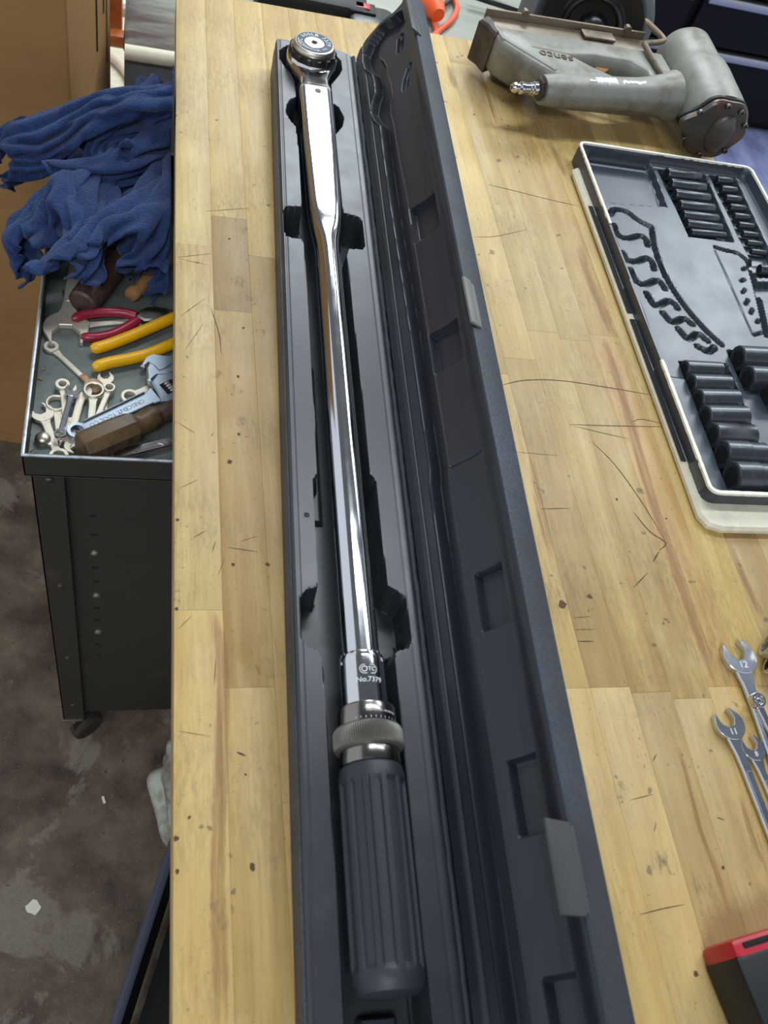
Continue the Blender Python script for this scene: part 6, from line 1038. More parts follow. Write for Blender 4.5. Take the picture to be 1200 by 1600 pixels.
FOLD_BUNCHED = [
[-4,-169,-123,-8,6,9,2,14,16,18,3,-8,2,-13,-18,-3,2,17,3,9,9,-10,-11,6,7,0,14,9,18,5,2,6,10,0,1,13,3,-18,7,2,15,9,0,4,12,-1,-14,8,8,13,-4,7,11,-3,8,6,6,-7,2,3,0,-6,9,-8,-5,-4,-4,8,2,2,10,1,-5,-5,1,-2,-13,7,-7,-3,10,-5,0,17,-13,-7,-1,0,6,-15,2,9,-16,6,9,-1,9,11,1,11,9,-8,8,9,-14,0,19,0,-4,-14,9,14,-7,11,6,8,-12,8,17,3,0,-9,12,6,11,7,-2,12,-5,10,8,-1],
[2,-145,-123,-5,-16,-6,-7,15,9,-2,5,16,27,-4,-11,8,-11,0,2,-4,13,-9,4,16,8,-6,9,-3,3,15,6,6,10,8,14,8,2,-11,12,-6,-1,9,12,15,4,1,-12,13,-12,3,7,1,13,-5,2,16,3,2,3,7,-3,-7,13,-3,-9,0,-7,0,-4,-1,10,2,8,12,-5,-4,4,-5,-12,-8,-1,-10,-6,5,-2,-5,20,-12,1,1,-2,2,-18,-2,8,-14,10,7,-5,15,4,-11,7,10,-10,1,19,0,6,9,10,3,-16,13,12,5,3,1,13,-14,7,4,13,-1,-8,14,8,11,4,5,11,-4],
[-2,-136,-137,11,2,7,0,1,12,-7,1,21,21,-13,4,13,-2,-15,2,-5,13,-2,-2,11,-8,13,12,11,-13,6,8,-4,12,5,2,16,-6,16,10,7,-13,3,5,4,12,1,4,14,-6,2,17,-14,5,7,4,6,-18,0,6,11,1,2,17,-4,-4,3,-9,1,-1,-7,-3,-4,-5,6,-1,-2,10,-10,9,5,1,-4,8,-12,-7,-8,18,-10,-3,10,-13,3,-10,-9,6,-11,2,8,-15,12,3,-14,8,4,-10,1,12,-8,2,14,7,15,0,12,5,-11,15,7,11,-6,9,14,-8,-1,-4,15,0,-7,15,6,10,0],
[-7,-130,-118,7,9,-4,21,1,3,5,-9,16,11,-9,3,-2,3,8,6,-6,12,6,-5,12,-9,12,6,0,-5,11,13,-5,9,16,-2,1,2,1,15,-10,11,1,-8,3,9,-1,0,13,5,3,14,6,1,15,-8,8,3,-7,3,-18,-1,5,11,4,1,12,-8,-2,-4,-5,5,-9,-2,-4,8,0,-4,8,-15,2,4,4,10,-10,2,6,-16,-13,1,12,-1,-12,-5,-13,13,-7,-12,8,2,11,-1,-13,15,2,-9,-3,11,-7,-17,1,-5,8,15,2,16,-3,9,4,0,11,10,11,-4,10,12,3,0,-8,17,-3,-12,9],
[-4,-124,-99,9,9,-2,15,-3,0,18,-2,1,12,-6,7,1,-6,12,-5,1,16,13,-5,-3,0,-5,13,-7,10,7,4,3,13,20,-4,3,-2,0,17,-8,3,11,-6,11,-3,-7,8,5,11,-2,0,-4,0,14,3,12,6,-11,1,-14,-7,-6,-1,-1,8,4,-1,8,15,-2,1,-13,-4,-4,2,-2,-4,12,2,-13,16,-9,-5,10,0,14,-7,-2,-2,-16,-4,13,-9,-15,-10,6,-14,4,1,7,8,-2,15,-3,-12,-3,15,-10,-18,-5,-2,-5,12,-3,9,9,-5,9,8,11,9,2,-11,13,7,0,-1,5,20,1,-15,7],
[2,-111,-86,8,-10,3,9,-9,1,18,4,1,16,11,-4,-1,-2,12,7,-6,11,6,-7,10,5,-7,7,-3,16,8,-3,11,4,-7,-8,3,-1,2,12,18,2,10,-3,0,16,-6,8,7,-4,12,-13,-8,6,7,0,2,12,2,2,5,-2,-11,-6,3,-4,9,-11,2,8,-2,16,-1,2,2,-19,-7,1,3,3,-15,15,-1,-14,10,-7,-5,10,-9,10,-10,5,12,-11,-17,2,-2,-11,-9,6,-2,10,3,10,2,-17,14,2,-13,-14,7,-3,-17,0,5,-4,13,-9,1,13,-10,10,12,-1,13,3,0,18,4,-1,1,-3,19],
[21,-110,-96,-2,0,20,7,-14,10,12,7,-1,18,8,0,10,-8,0,9,-12,4,5,-2,9,3,5,15,-2,15,6,2,-10,7,-16,15,1,-9,11,4,0,3,11,20,-5,9,4,0,18,-10,4,6,0,16,-9,-12,8,1,0,-5,10,3,-7,6,7,-8,5,-1,-5,7,-9,-1,1,-9,18,-5,-4,9,-13,-6,-8,13,5,-17,10,0,-11,9,-14,5,4,-7,11,-11,6,4,-17,-13,-15,4,-13,-4,12,8,9,-8,12,13,-13,-1,10,-11,-19,-8,6,-5,16,-8,2,-2,-11,-11,15,0,10,11,5,16,2,-1,0,13,-7],
[36,-100,-92,2,-5,11,-8,-2,19,6,-7,10,13,-1,-2,13,-3,4,13,3,-2,12,-1,1,8,2,12,1,-3,14,-10,5,8,-19,10,8,3,18,-3,-7,9,5,2,-2,13,20,-2,16,-5,-6,11,-9,11,-1,-12,6,-1,-5,7,2,2,-7,11,8,1,1,9,-7,0,2,-11,5,-10,5,4,-12,13,-1,-8,8,-10,8,-19,11,6,-14,5,-10,-3,6,-10,9,-8,-5,11,-15,-7,-10,1,-12,-11,13,-11,3,-2,10,11,-8,13,9,-10,-5,0,-11,-17,-3,4,11,13,-11,-7,11,-4,-16,-2,6,12,17,2,12,2,-3],
[30,-92,-76,17,0,1,-1,-8,15,6,-5,17,1,-7,6,10,10,-10,19,1,1,11,0,4,9,2,9,-9,-4,11,-12,7,8,7,0,12,-15,9,8,6,17,-1,-6,11,2,-4,-5,10,17,-4,12,-7,-2,9,-1,10,-9,-10,10,-1,-9,1,2,-1,-3,10,11,0,6,8,-13,5,4,-8,8,-12,7,1,-10,13,-5,-10,-7,3,11,-16,9,2,-13,6,-15,4,-2,-3,11,-15,-14,1,3,1,-11,3,-14,-11,3,-8,11,-3,7,14,-15,13,1,-11,-18,-4,2,-10,3,-10,19,11,-3,-7,10,-6,-19,-4,7,5,14,-4],
[39,-93,-62,18,3,-1,10,-16,3,2,2,17,-12,14,2,8,-6,12,13,7,-2,13,5,0,5,-1,9,-11,-4,10,2,10,9,1,-1,11,12,-4,0,-1,9,12,-12,13,0,-12,15,-1,0,3,11,15,-9,10,-6,-4,9,-3,10,2,-7,9,-8,-11,3,1,-4,-5,10,11,-2,0,10,-13,8,4,-8,9,-18,8,-3,-12,12,-7,-1,-14,9,11,-16,7,-10,-11,6,-6,16,-11,-10,8,-6,0,-15,3,-5,-14,0,-9,7,0,-4,1,-15,14,11,-5,-4,11,-9,-18,-5,-2,-13,8,-7,20,1,1,-7,14,-1,-20,-6,3],
[47,-92,-40,-4,-1,-14,22,2,-4,14,-4,-1,0,5,17,-18,11,8,3,2,13,8,-7,1,12,8,10,15,-5,-7,6,4,10,-8,12,8,7,-1,9,0,9,13,-4,0,13,-12,13,-4,-10,14,-5,-5,0,10,13,-4,9,7,-3,10,-6,1,6,-7,7,-5,-11,4,-8,-4,-2,14,13,-8,3,12,-10,5,-11,-4,10,-15,14,-11,-11,-6,8,14,-12,3,1,-19,7,-17,-6,0,-2,17,-9,-15,-2,0,-7,-17,0,2,-17,0,-13,11,-9,4,16,-9,8,11,0,-6,7,-8,-5,-7,-14,-9,10,6,14,5,-1,-12,6,-9],
[38,-79,-39,12,-2,1,15,-1,-2,17,1,-12,0,2,20,-18,15,5,12,-1,7,-8,-2,6,20,-1,-8,12,-1,0,-9,4,10,-11,7,13,4,7,11,3,5,12,18,6,8,-2,0,11,-11,13,-2,-14,10,-5,-2,3,11,15,-2,1,4,-4,10,-3,0,9,-14,8,-5,-10,2,-4,2,-8,14,15,-12,4,11,-9,6,-20,9,-3,-14,-2,5,-4,-11,7,11,-17,4,-5,-12,4,-12,13,-6,-11,3,-4,-1,-19,-3,-5,-16,-1,-17,-2,-1,-5,12,-6,14,13,-4,-8,10,-6,-1,-8,-14,-15,-2,-10,5,13,7,4,17,1],
[49,-80,-57,-2,11,14,10,9,5,15,-13,0,14,5,-5,-8,16,15,-12,-1,11,5,2,10,18,-2,3,18,0,-9,-4,0,13,-10,7,13,-8,13,2,0,7,8,16,5,5,7,1,15,-6,3,7,-12,15,-8,-11,6,4,9,-2,7,15,-2,6,2,-4,9,-11,4,3,-15,4,-10,-8,-7,4,18,-6,7,6,-12,10,-1,-14,12,-16,7,-4,-2,-15,2,-6,-7,11,4,-15,5,-17,0,-3,-4,13,-7,-11,-15,2,1,-15,-2,-14,-10,2,-1,13,-13,-10,16,-4,-4,-7,-13,-7,7,-10,-6,-16,-7,-7,12,-9,5,16,13],
[65,-80,-50,-7,6,-12,11,5,16,3,13,9,23,-1,6,-5,2,14,-16,17,0,5,1,16,17,3,-3,14,-1,6,1,-10,12,-4,11,7,-5,17,-1,-13,6,-1,-2,4,12,17,2,8,4,5,13,-12,12,-1,-14,10,-6,3,-2,9,0,-3,10,17,-5,3,3,-1,9,-19,3,0,-12,-1,-11,-1,-10,11,16,-7,11,8,-15,4,-5,-6,11,-13,-6,0,4,-7,9,-7,-11,7,-9,-13,5,-7,11,-11,-6,-12,4,-11,-14,0,-10,-9,0,-9,-3,-11,-1,11,-16,-9,12,-7,-7,8,-11,-15,-11,-8,-6,-8,-14,6,16,-5],
[75,-67,-52,0,-11,-13,12,8,10,7,12,6,-9,6,7,10,8,14,0,4,16,-10,13,-3,1,1,19,12,2,7,19,-3,-4,1,3,15,-5,12,9,-12,11,-7,-12,7,1,0,6,13,19,7,8,-5,10,6,-18,9,-5,0,-3,8,1,-1,11,15,-4,-2,11,-3,2,-8,-3,12,-21,5,-6,-10,-11,3,17,-6,8,1,-11,11,-12,-16,-7,4,3,17,-2,-8,10,-1,-15,11,-9,-13,6,-15,-6,-1,-7,4,-7,-8,-11,-7,-9,-9,6,-15,-10,-3,-4,-10,-12,-5,4,-18,-5,17,-9,2,3,-15,-15,4,-8,-10,-2,-9],
[60,-68,-49,6,8,-11,9,5,13,13,9,3,7,0,12,-1,15,7,13,-8,2,1,6,12,-8,16,12,-1,8,8,20,3,2,4,0,16,-6,9,5,-14,11,2,-11,9,-11,-2,5,9,19,6,7,4,6,10,-12,10,3,-13,4,2,-1,1,13,11,-8,2,15,-6,-3,0,-2,13,-18,4,-1,-15,-6,-3,2,-12,12,11,-13,2,-16,-7,0,-8,-13,2,1,-10,9,0,-5,16,-3,-13,0,-8,3,14,-14,-15,7,-7,-9,-8,1,-5,-20,-10,-12,-6,-17,-3,10,-11,-11,-8,-1,1,-13,5,1,-20,-9,21,1,-14,5,-13],
[58,-63,-63,2,7,13,5,12,13,7,7,9,22,4,-12,14,2,6,-1,5,14,13,2,10,2,9,14,-11,17,3,-4,7,12,17,5,5,-6,7,8,-13,11,-3,-13,7,-2,-5,7,10,7,3,8,18,10,1,1,3,10,-16,2,7,-5,3,9,11,-2,-1,12,-4,-4,-1,-5,12,-9,-6,9,-16,2,-9,5,-16,8,2,-12,9,-11,-9,3,0,-13,4,-16,-5,2,-10,-16,-3,7,-13,-1,-9,-6,12,-10,5,17,-11,-3,6,-2,-12,-11,-2,-9,-21,-7,-17,-2,-12,-5,-6,-15,-1,5,-2,-11,-20,4,6,-11,-5,22,-4],
[67,-60,-66,-4,14,17,9,7,11,-1,13,5,10,5,8,20,3,1,15,4,7,14,2,7,-3,12,7,0,12,11,-15,12,7,11,6,5,-3,8,12,-14,9,-4,-16,11,-3,-1,6,10,4,4,9,18,3,0,-7,9,7,-14,-4,-3,-4,4,5,3,1,12,18,-1,1,6,-6,11,-3,-6,12,-16,-4,-7,-1,-14,12,3,-12,7,-4,-12,7,-7,-13,3,-6,-14,6,-10,-6,1,-10,-14,-2,-4,-9,-16,-5,-10,14,-18,9,11,-11,-5,6,3,-10,-11,2,-16,-7,-6,-5,-17,-15,-6,-2,-15,-14,-2,2,-4,-22,-3,14,-11],
[81,-58,-66,-6,11,12,-7,15,12,13,7,9,6,15,9,8,2,12,14,0,11,13,6,-12,4,16,1,-1,11,9,-18,8,11,-5,3,12,17,12,-1,-1,16,12,-10,0,-6,1,10,10,-16,10,-2,13,9,10,-9,2,7,-11,0,-10,-6,-5,0,4,2,11,16,1,8,5,-3,13,3,-6,13,-9,-7,8,-5,-11,5,-11,-15,-1,-3,-8,10,-3,-13,6,-7,-13,4,-9,-10,3,-7,-13,2,-5,-12,-8,-1,-16,-18,-8,-11,20,-14,11,1,-12,-8,11,10,-13,-5,-9,-10,-17,-7,3,-15,-9,-20,-3,-12,-9,-8,-3,5,-20],
[77,-55,-70,10,8,17,-13,18,6,9,12,10,10,10,11,9,5,14,-2,0,14,10,8,-12,5,19,-1,6,14,1,-1,11,21,-20,-5,1,-3,12,11,15,13,-10,4,11,5,-8,10,7,-2,11,7,-9,9,10,-10,0,9,-7,0,-6,-6,-4,-3,1,-5,10,11,3,4,12,0,11,2,-6,13,-9,-13,5,-10,-6,11,-4,-11,3,-7,-10,5,-7,-17,5,0,-16,0,-7,-10,3,-10,-13,5,-4,-14,5,4,-17,-9,-1,-16,-17,-14,-1,11,-17,7,12,4,-17,11,-2,-11,-14,-12,2,-16,-5,-6,-16,-9,-5,-10,-10,-18,-10],
[66,-48,-66,22,-2,4,-1,23,10,12,8,14,5,10,11,4,6,12,-15,8,13,16,10,4,-3,12,-8,10,12,5,1,17,3,-26,1,9,0,11,6,2,9,6,11,14,-3,-4,20,-1,-5,7,10,-12,4,9,-9,2,7,-8,-3,-10,-5,-4,3,3,-1,11,13,1,6,11,0,8,1,-8,14,1,-15,-5,-11,-3,13,-10,-11,3,-3,-16,5,4,-16,3,5,-21,2,-5,-15,1,-11,-15,2,-17,-6,8,-5,-15,11,2,-10,-21,-6,-15,-5,-18,1,17,-6,-7,19,4,-12,-4,-11,1,-15,-8,-2,-18,-8,-2,-20,-1,-12,-13],
[60,-40,-61,26,-2,-7,7,3,16,13,11,9,11,11,13,-15,18,8,-11,7,11,9,8,15,-3,15,-4,11,16,0,2,21,1,-18,1,10,6,13,2,-12,3,2,-3,7,14,-4,13,-3,1,22,-5,-7,4,13,-12,1,6,-10,-1,-2,-4,-7,0,5,1,9,13,6,4,12,-2,13,3,-6,10,-1,-14,-8,5,-17,-1,-3,-15,11,0,-14,10,-4,-14,-1,-5,-14,4,-5,-16,-1,-6,-20,2,-10,-12,3,-10,-9,12,-10,-15,0,0,-4,-17,-14,-11,16,-12,1,17,-4,-17,7,-2,-10,-13,-11,10,-15,-8,-7,-18,0,-3,-19],
[59,-36,-49,11,1,-18,27,-1,3,11,9,11,8,12,11,0,15,17,-23,13,7,-4,2,22,0,18,2,9,17,-3,1,17,-11,-1,12,10,8,15,1,-16,1,14,-14,4,7,-10,10,6,2,18,-4,-9,14,2,-14,-1,6,-9,-4,-6,-3,2,8,9,-3,10,11,3,3,11,3,8,3,-11,13,4,-15,8,3,-13,-14,1,-24,-3,7,-12,6,-7,-13,7,-10,-8,13,-3,-13,10,-4,-18,-4,-8,-19,0,-10,-18,4,-9,-7,9,-6,-6,-18,-3,-18,6,-18,4,15,-10,-11,19,-4,-14,-11,-5,-6,-15,-2,7,-23,-8,-14,-15],
[55,-27,-51,17,-8,-4,21,10,-12,7,6,12,7,11,15,12,11,6,-9,10,16,-26,8,9,6,13,3,7,17,-1,15,20,-1,-11,14,1,4,17,4,-11,10,15,-19,-2,9,-17,6,4,-1,14,-7,-16,3,2,-15,10,1,-8,5,10,-6,2,-4,19,1,12,13,-6,5,8,2,16,-3,-12,6,9,-19,6,11,-13,6,4,-15,-15,1,-23,1,0,-14,0,-7,-9,14,-14,-8,18,-5,-15,7,-7,-22,2,-5,-13,-12,-12,-14,12,-6,-5,-15,0,-16,-2,-14,3,12,-13,-5,23,-6,-12,-8,-4,-13,-22,-6,-1,-16,-1,-2,-19],
[52,-27,-61,20,3,11,13,7,-15,4,-4,15,15,15,0,8,10,7,-2,9,15,-24,10,8,21,12,4,5,15,4,3,18,-5,-16,17,1,-1,16,7,-8,16,10,-19,7,11,-14,2,2,0,16,-3,-15,0,16,-17,12,6,-5,-1,13,-8,2,-3,-2,7,-6,23,-4,10,11,-11,7,-6,-19,9,8,-17,7,9,-16,7,17,-6,-2,-1,-22,-1,-6,-19,-8,0,-18,5,-10,-3,14,-11,-5,14,-8,-14,11,-9,-16,-3,-9,-17,10,-6,-13,-18,-1,-7,-15,-4,-12,16,-19,6,14,-12,-10,0,-3,-16,-13,6,-12,-21,-8,0,-17],
[54,-35,-73,16,12,11,4,14,4,5,-9,16,14,12,-10,10,18,5,10,7,10,-17,4,20,-1,16,-1,17,11,-6,-4,20,0,-14,3,15,-2,17,10,-11,18,-1,-12,15,2,-20,8,4,4,16,-2,-6,7,17,-16,5,15,-9,2,17,-7,2,-6,-10,-11,-10,13,-2,13,15,-7,0,5,-17,8,14,-11,2,-1,-18,6,9,-14,10,2,-14,5,-1,-15,-1,-9,-20,-10,9,-19,7,-14,-8,15,-17,1,8,-11,-10,8,-8,-12,6,-8,-21,-3,0,-6,-23,-2,-18,1,-18,9,15,-12,-13,2,-7,-21,-1,16,-6,-10,-8,-6,-21],
[65,-38,-86,12,10,13,6,17,18,-17,-1,10,17,5,9,14,11,5,9,20,-15,2,6,22,-22,8,-1,13,14,6,0,16,-9,-7,16,4,-9,4,25,-4,8,12,-14,16,3,-21,12,-13,-2,20,-3,3,16,14,-1,6,24,-7,3,10,-6,-3,-4,-16,-5,-17,-2,-20,13,13,-5,14,17,-11,-6,12,-14,2,7,-16,10,-6,-16,6,-6,-12,10,1,-11,10,-5,-19,0,7,-17,-15,-5,-20,8,-15,-8,10,-16,1,5,-11,-5,10,-12,-12,7,6,-22,-4,0,-4,-22,-12,-6,8,-11,-12,4,-19,-6,-1,14,-21,1,-8,-3,-15],
[61,-29,-91,22,1,7,5,19,13,-17,6,19,1,-3,20,12,14,6,10,10,-19,9,15,12,-24,-2,15,4,16,12,9,9,-17,-3,23,6,-2,18,2,-12,4,17,-11,6,22,-18,15,-7,-14,12,-15,-5,15,9,1,12,6,13,-6,3,0,-6,15,-6,-1,-3,-13,-12,-3,12,-8,19,17,-13,-8,16,-14,0,2,-18,12,-9,-11,5,-3,-12,15,-14,-5,7,-7,-16,5,5,-18,0,1,-17,-13,-1,-19,9,-15,-4,5,-20,-4,13,-19,-2,2,-1,-15,7,1,-3,-18,5,-16,-10,-18,-10,7,-18,-10,1,12,-24,2,-13,10,-9],
[51,-25,-78,21,2,0,13,18,-2,0,6,16,-4,-3,18,-8,6,22,20,13,-7,8,19,-13,-18,-2,11,-8,4,24,12,14,3,-2,23,3,-9,16,-10,-4,18,5,-12,3,15,-15,9,20,-13,3,-21,-8,10,3,-7,4,6,8,-7,3,8,0,3,1,0,12,2,-10,11,6,-9,3,13,-11,7,8,-11,-14,11,-14,4,0,-14,10,-16,-8,4,-19,-6,10,-10,-12,9,0,-13,9,5,-16,0,-1,-24,-15,-9,-12,4,-18,-7,12,-22,8,3,-13,-7,11,5,-11,-4,4,-16,-12,-7,-7,-15,-14,-14,4,-7,-19,14,-11,3,-11],
[56,-21,-90,2,-2,21,14,14,0,14,18,0,6,-5,18,-13,6,12,4,15,5,15,3,-17,-1,14,13,-20,-4,15,0,9,19,5,17,11,-8,22,-5,-6,13,-13,-10,7,9,-9,9,13,-14,8,6,-10,-4,-5,-6,1,10,-1,-1,18,7,3,4,8,-6,-14,12,-4,-3,7,-7,10,-12,-9,13,17,-10,5,9,-17,-8,6,-19,-1,-9,-10,10,-17,0,0,-17,-8,10,-5,-14,12,-5,-15,10,5,-13,-18,-10,-22,-2,-9,-12,4,-12,4,13,-26,6,4,-4,-17,8,1,-16,-7,1,-13,-24,-1,-19,-7,-14,-13,15,-4,14,14],
[70,-13,-97,-13,-4,18,5,5,20,11,19,2,21,6,6,-17,0,6,0,13,12,8,3,-16,10,18,-1,-5,5,18,-9,7,13,-4,-3,24,-2,15,1,-1,15,-7,-12,13,6,-4,6,14,-7,2,-2,-5,0,-8,-16,2,5,0,0,16,0,-5,12,9,0,3,16,0,-11,0,-10,5,-17,-4,2,2,-5,13,7,-14,5,12,-21,-10,1,-17,-5,-8,-5,13,-11,-6,8,-18,-10,4,-10,-3,14,-3,-16,2,-1,-18,-1,-11,-13,-17,-8,-12,1,-12,6,19,-21,-6,-1,-4,-16,2,-4,-12,-20,11,-18,1,-4,-14,-9,-15,1,23],
[62,-16,-104,8,8,17,-14,-4,20,7,16,15,19,8,-1,-11,-11,16,0,15,15,0,14,-18,11,13,-7,9,19,10,-7,7,13,-13,-7,13,10,12,-1,-14,5,4,4,8,14,-8,5,13,3,4,6,-12,-2,-4,-2,0,-12,-14,8,0,-2,-4,12,-6,-2,9,17,-5,-3,7,-2,3,-3,-4,14,-7,-12,2,10,-11,3,-14,-6,7,5,-22,-14,8,-14,7,-11,-13,7,-9,-9,13,-20,6,0,-15,-9,12,-6,-14,8,-6,-5,-20,-2,-23,-8,-3,-11,16,-23,1,-7,-14,-2,10,1,-19,3,7,-15,-24,-5,-17,-3,-11,-2,11],
[43,-24,-104,16,8,11,6,14,14,10,9,14,4,16,0,-15,-17,23,-7,2,17,14,17,1,-1,17,-16,12,18,-2,-8,5,15,7,4,15,-13,2,-6,8,10,-5,-10,8,12,0,5,13,7,-3,13,0,-10,6,-10,1,2,-5,-1,-9,-13,3,2,-3,-2,12,6,-2,6,16,-1,3,2,-11,6,-16,-6,-5,-4,-12,6,-14,8,3,1,-17,5,11,-19,-10,-6,-19,5,-8,-14,9,-15,6,5,-11,-8,11,-21,-3,10,-12,-11,-2,-2,-12,-21,3,-21,11,-5,-13,-8,-20,12,-1,-11,-10,17,9,-18,-1,-6,-13,-20,-5,-15,1],
[44,-15,-107,-3,-6,15,8,8,15,15,15,10,6,20,-5,4,-2,21,-18,-11,15,3,7,16,8,20,-6,3,18,-15,4,-2,12,4,5,23,-8,6,6,-9,14,-12,-1,6,-13,-3,5,11,2,-4,17,6,-12,6,9,-1,2,-2,-4,8,-13,-2,1,-3,3,10,15,8,-1,2,-14,4,-7,-10,0,-17,-6,0,-10,12,3,-3,-11,3,-9,-7,4,-2,-12,13,-3,-21,-3,0,-17,-8,-5,-9,12,-15,-11,14,-18,-4,11,-10,0,-13,-17,-3,10,-4,-24,-5,17,-7,-17,-12,-12,4,-20,1,-3,-5,-3,22,-8,-15,-10,6,-24,4],
[60,-9,-106,-17,0,16,-4,-4,21,13,7,15,10,20,-12,9,17,6,-2,-14,18,-18,-3,17,7,12,6,5,20,-10,4,14,-6,1,-6,18,1,-6,18,-7,14,0,-3,4,-20,-10,-1,-1,-3,17,1,2,4,14,9,-13,3,-3,1,11,-5,0,10,-8,-3,7,11,-7,2,9,-12,-3,-1,-9,-7,-10,9,3,-2,-7,8,-3,-16,2,-13,-2,14,-15,-1,7,-6,-10,11,-6,-15,-12,0,-18,7,-1,-13,-1,-17,-10,15,-14,-11,-5,-17,18,2,-4,-10,12,2,-25,-13,5,-14,-17,-16,-7,5,-20,6,16,-9,-20,5,2,-17,-1],
[57,5,-110,3,-3,17,-6,-4,19,-16,-7,17,16,8,4,7,23,-10,9,10,12,-9,-4,16,-12,-5,17,12,7,-9,5,18,1,-3,13,2,4,-20,10,-2,1,13,0,11,4,-6,8,-3,-12,9,-4,-12,3,5,7,-5,5,10,-14,2,-11,2,2,-14,5,2,3,7,12,12,-9,-2,0,-15,-5,8,-7,-1,-5,-8,8,-5,-10,4,-6,-8,5,-8,0,17,-22,6,2,-3,-11,13,-12,-12,6,-2,-19,-15,7,-17,-2,-21,-2,-5,-14,0,9,-13,-1,14,-5,-26,-8,10,-9,-20,-16,-9,0,-13,-6,14,-15,-7,11,-5,-18,4],
[43,10,-110,13,3,12,5,2,18,-16,-13,13,-2,-9,19,9,18,-8,10,19,-1,-3,9,10,-10,-14,11,-4,10,9,10,1,-10,2,11,10,-3,6,9,1,-19,4,7,0,11,-9,11,-1,-11,3,-10,-8,14,0,4,-8,6,10,-6,5,1,-13,6,-8,9,6,-13,10,6,-6,4,11,7,-3,5,4,-11,0,-3,-14,2,-4,-11,-1,-5,-4,8,1,-13,-7,-17,-5,7,-14,14,19,-9,-14,2,-5,-14,-12,15,-23,-6,-11,-13,2,-15,-7,11,-19,14,3,-14,-13,4,6,-16,-15,-1,-26,-7,-15,-2,6,-5,-14,8,-13,-17,7],
[25,1,-105,20,-1,9,10,18,7,-1,0,19,-15,-17,9,0,-1,18,16,9,-6,8,17,4,-14,5,-2,-6,0,17,0,11,-4,8,5,-7,2,9,4,-4,-4,11,-3,-16,10,6,-10,8,-3,6,6,-12,9,1,-9,12,3,-2,-6,8,1,-15,1,10,-8,0,-2,3,10,-10,15,3,-11,2,0,2,-1,13,-2,-8,6,-8,-8,-1,9,-11,-13,-7,-13,1,3,2,16,-12,-13,2,-5,-13,13,-14,-10,-4,-4,-5,-19,-8,-16,3,-9,-14,6,-19,14,1,-16,-6,8,1,-19,5,4,-26,-2,-11,-9,-16,8,-15,3,-14,-10,4],
[29,8,-101,1,-14,14,18,9,9,4,23,-3,-3,-7,15,-2,-16,15,4,7,14,3,11,-12,-2,0,17,-8,1,-8,-7,7,5,-1,13,-12,1,10,3,-5,6,9,1,-9,9,4,-16,9,1,-12,2,-7,6,7,-4,13,-4,-12,8,-1,4,0,9,2,-11,5,5,-15,2,5,-6,11,-8,4,7,-10,10,-1,-2,-2,11,-13,0,-4,-5,-8,12,-4,-11,4,19,-14,-5,-2,-16,3,-13,-7,6,-20,1,6,-10,-7,-13,-11,-11,8,3,-18,-10,-12,-5,9,-19,0,-4,-12,-9,10,-3,-17,4,-7,-21,-1,15,-10,-18,2,-16,2],
[47,19,-101,-21,-13,6,3,-11,16,14,13,2,-3,20,5,1,-13,8,2,0,14,8,15,-6,-6,-11,6,-5,-11,15,2,8,8,-7,4,-10,-4,15,-4,-8,9,2,-10,6,6,6,-10,11,3,-20,1,-4,-7,7,-5,8,8,-12,13,-1,0,9,10,2,-1,9,9,-4,5,5,-12,-8,8,-13,-2,-2,-3,9,-11,1,3,-13,0,10,-12,-1,2,2,-9,5,11,-16,-4,-2,-15,2,-14,6,4,-19,-3,5,-17,4,2,-5,-16,-5,9,-13,-3,-13,-20,-4,-9,-11,6,-19,6,1,-1,-18,2,-12,-5,9,2,-29,-5,17,-8,-16],
[45,30,-107,-7,-10,11,-2,-18,8,-5,4,10,10,4,13,-13,1,3,10,-1,11,6,15,-10,-1,8,3,-5,-8,9,-10,-17,10,0,-3,11,1,13,2,-7,7,-9,-13,11,0,-12,3,7,9,3,11,17,-12,-1,5,-11,4,-6,-1,10,-16,5,-2,-8,7,4,4,-5,6,0,-8,4,10,-16,-4,1,-9,8,-5,0,8,-8,5,-3,0,-4,12,-14,-1,-1,-2,-6,8,4,-19,-5,-15,-1,1,-15,16,-3,-8,-13,4,11,-17,-1,-2,-19,-1,-11,-16,2,-20,6,-2,-17,-5,-3,-4,-17,3,-4,-10,15,-11,-21,-8,10,-11,0],
[42,36,-101,-14,-9,-1,-4,-11,11,17,-2,5,-7,3,9,-3,-17,12,-6,-2,11,5,18,0,4,9,-8,-3,9,1,2,-7,13,-4,-18,1,-6,-6,6,1,-2,13,-1,11,-1,-3,16,1,-16,1,-3,-6,0,6,10,-12,-3,1,-8,14,-10,-4,5,-8,8,3,0,-3,9,-7,0,9,13,1,5,0,-15,-13,2,-11,2,7,-4,6,-3,-4,5,-6,-2,9,-19,10,-3,-3,-3,9,-13,0,-4,3,-13,2,-7,-9,-2,10,-20,1,-5,-16,-11,-17,-8,3,-20,-2,-1,-6,-11,6,0,-14,8,-18,-3,0,-1,-17,-7,-6,-16,4],
[43,41,-88,-12,-1,-9,-7,-15,4,0,-7,11,17,11,0,-8,-7,12,-12,-20,4,-9,-6,0,4,10,5,7,9,9,-8,9,2,1,-10,6,5,13,3,-9,-6,7,-1,-18,-3,1,1,12,-10,12,1,-13,-7,2,-4,16,-8,-1,0,7,0,0,12,-8,-2,1,2,-5,10,-11,-7,5,2,-2,11,7,-5,5,11,-5,-1,4,-14,-5,0,-12,-8,-4,-8,1,-7,3,8,-17,10,4,-13,-3,-3,14,-12,2,0,-15,6,-9,-16,-5,4,-8,-15,-14,-11,-1,-7,-7,17,-10,-15,-4,-12,-5,4,-19,-7,-1,6,-15,-6,-13,-4,13],
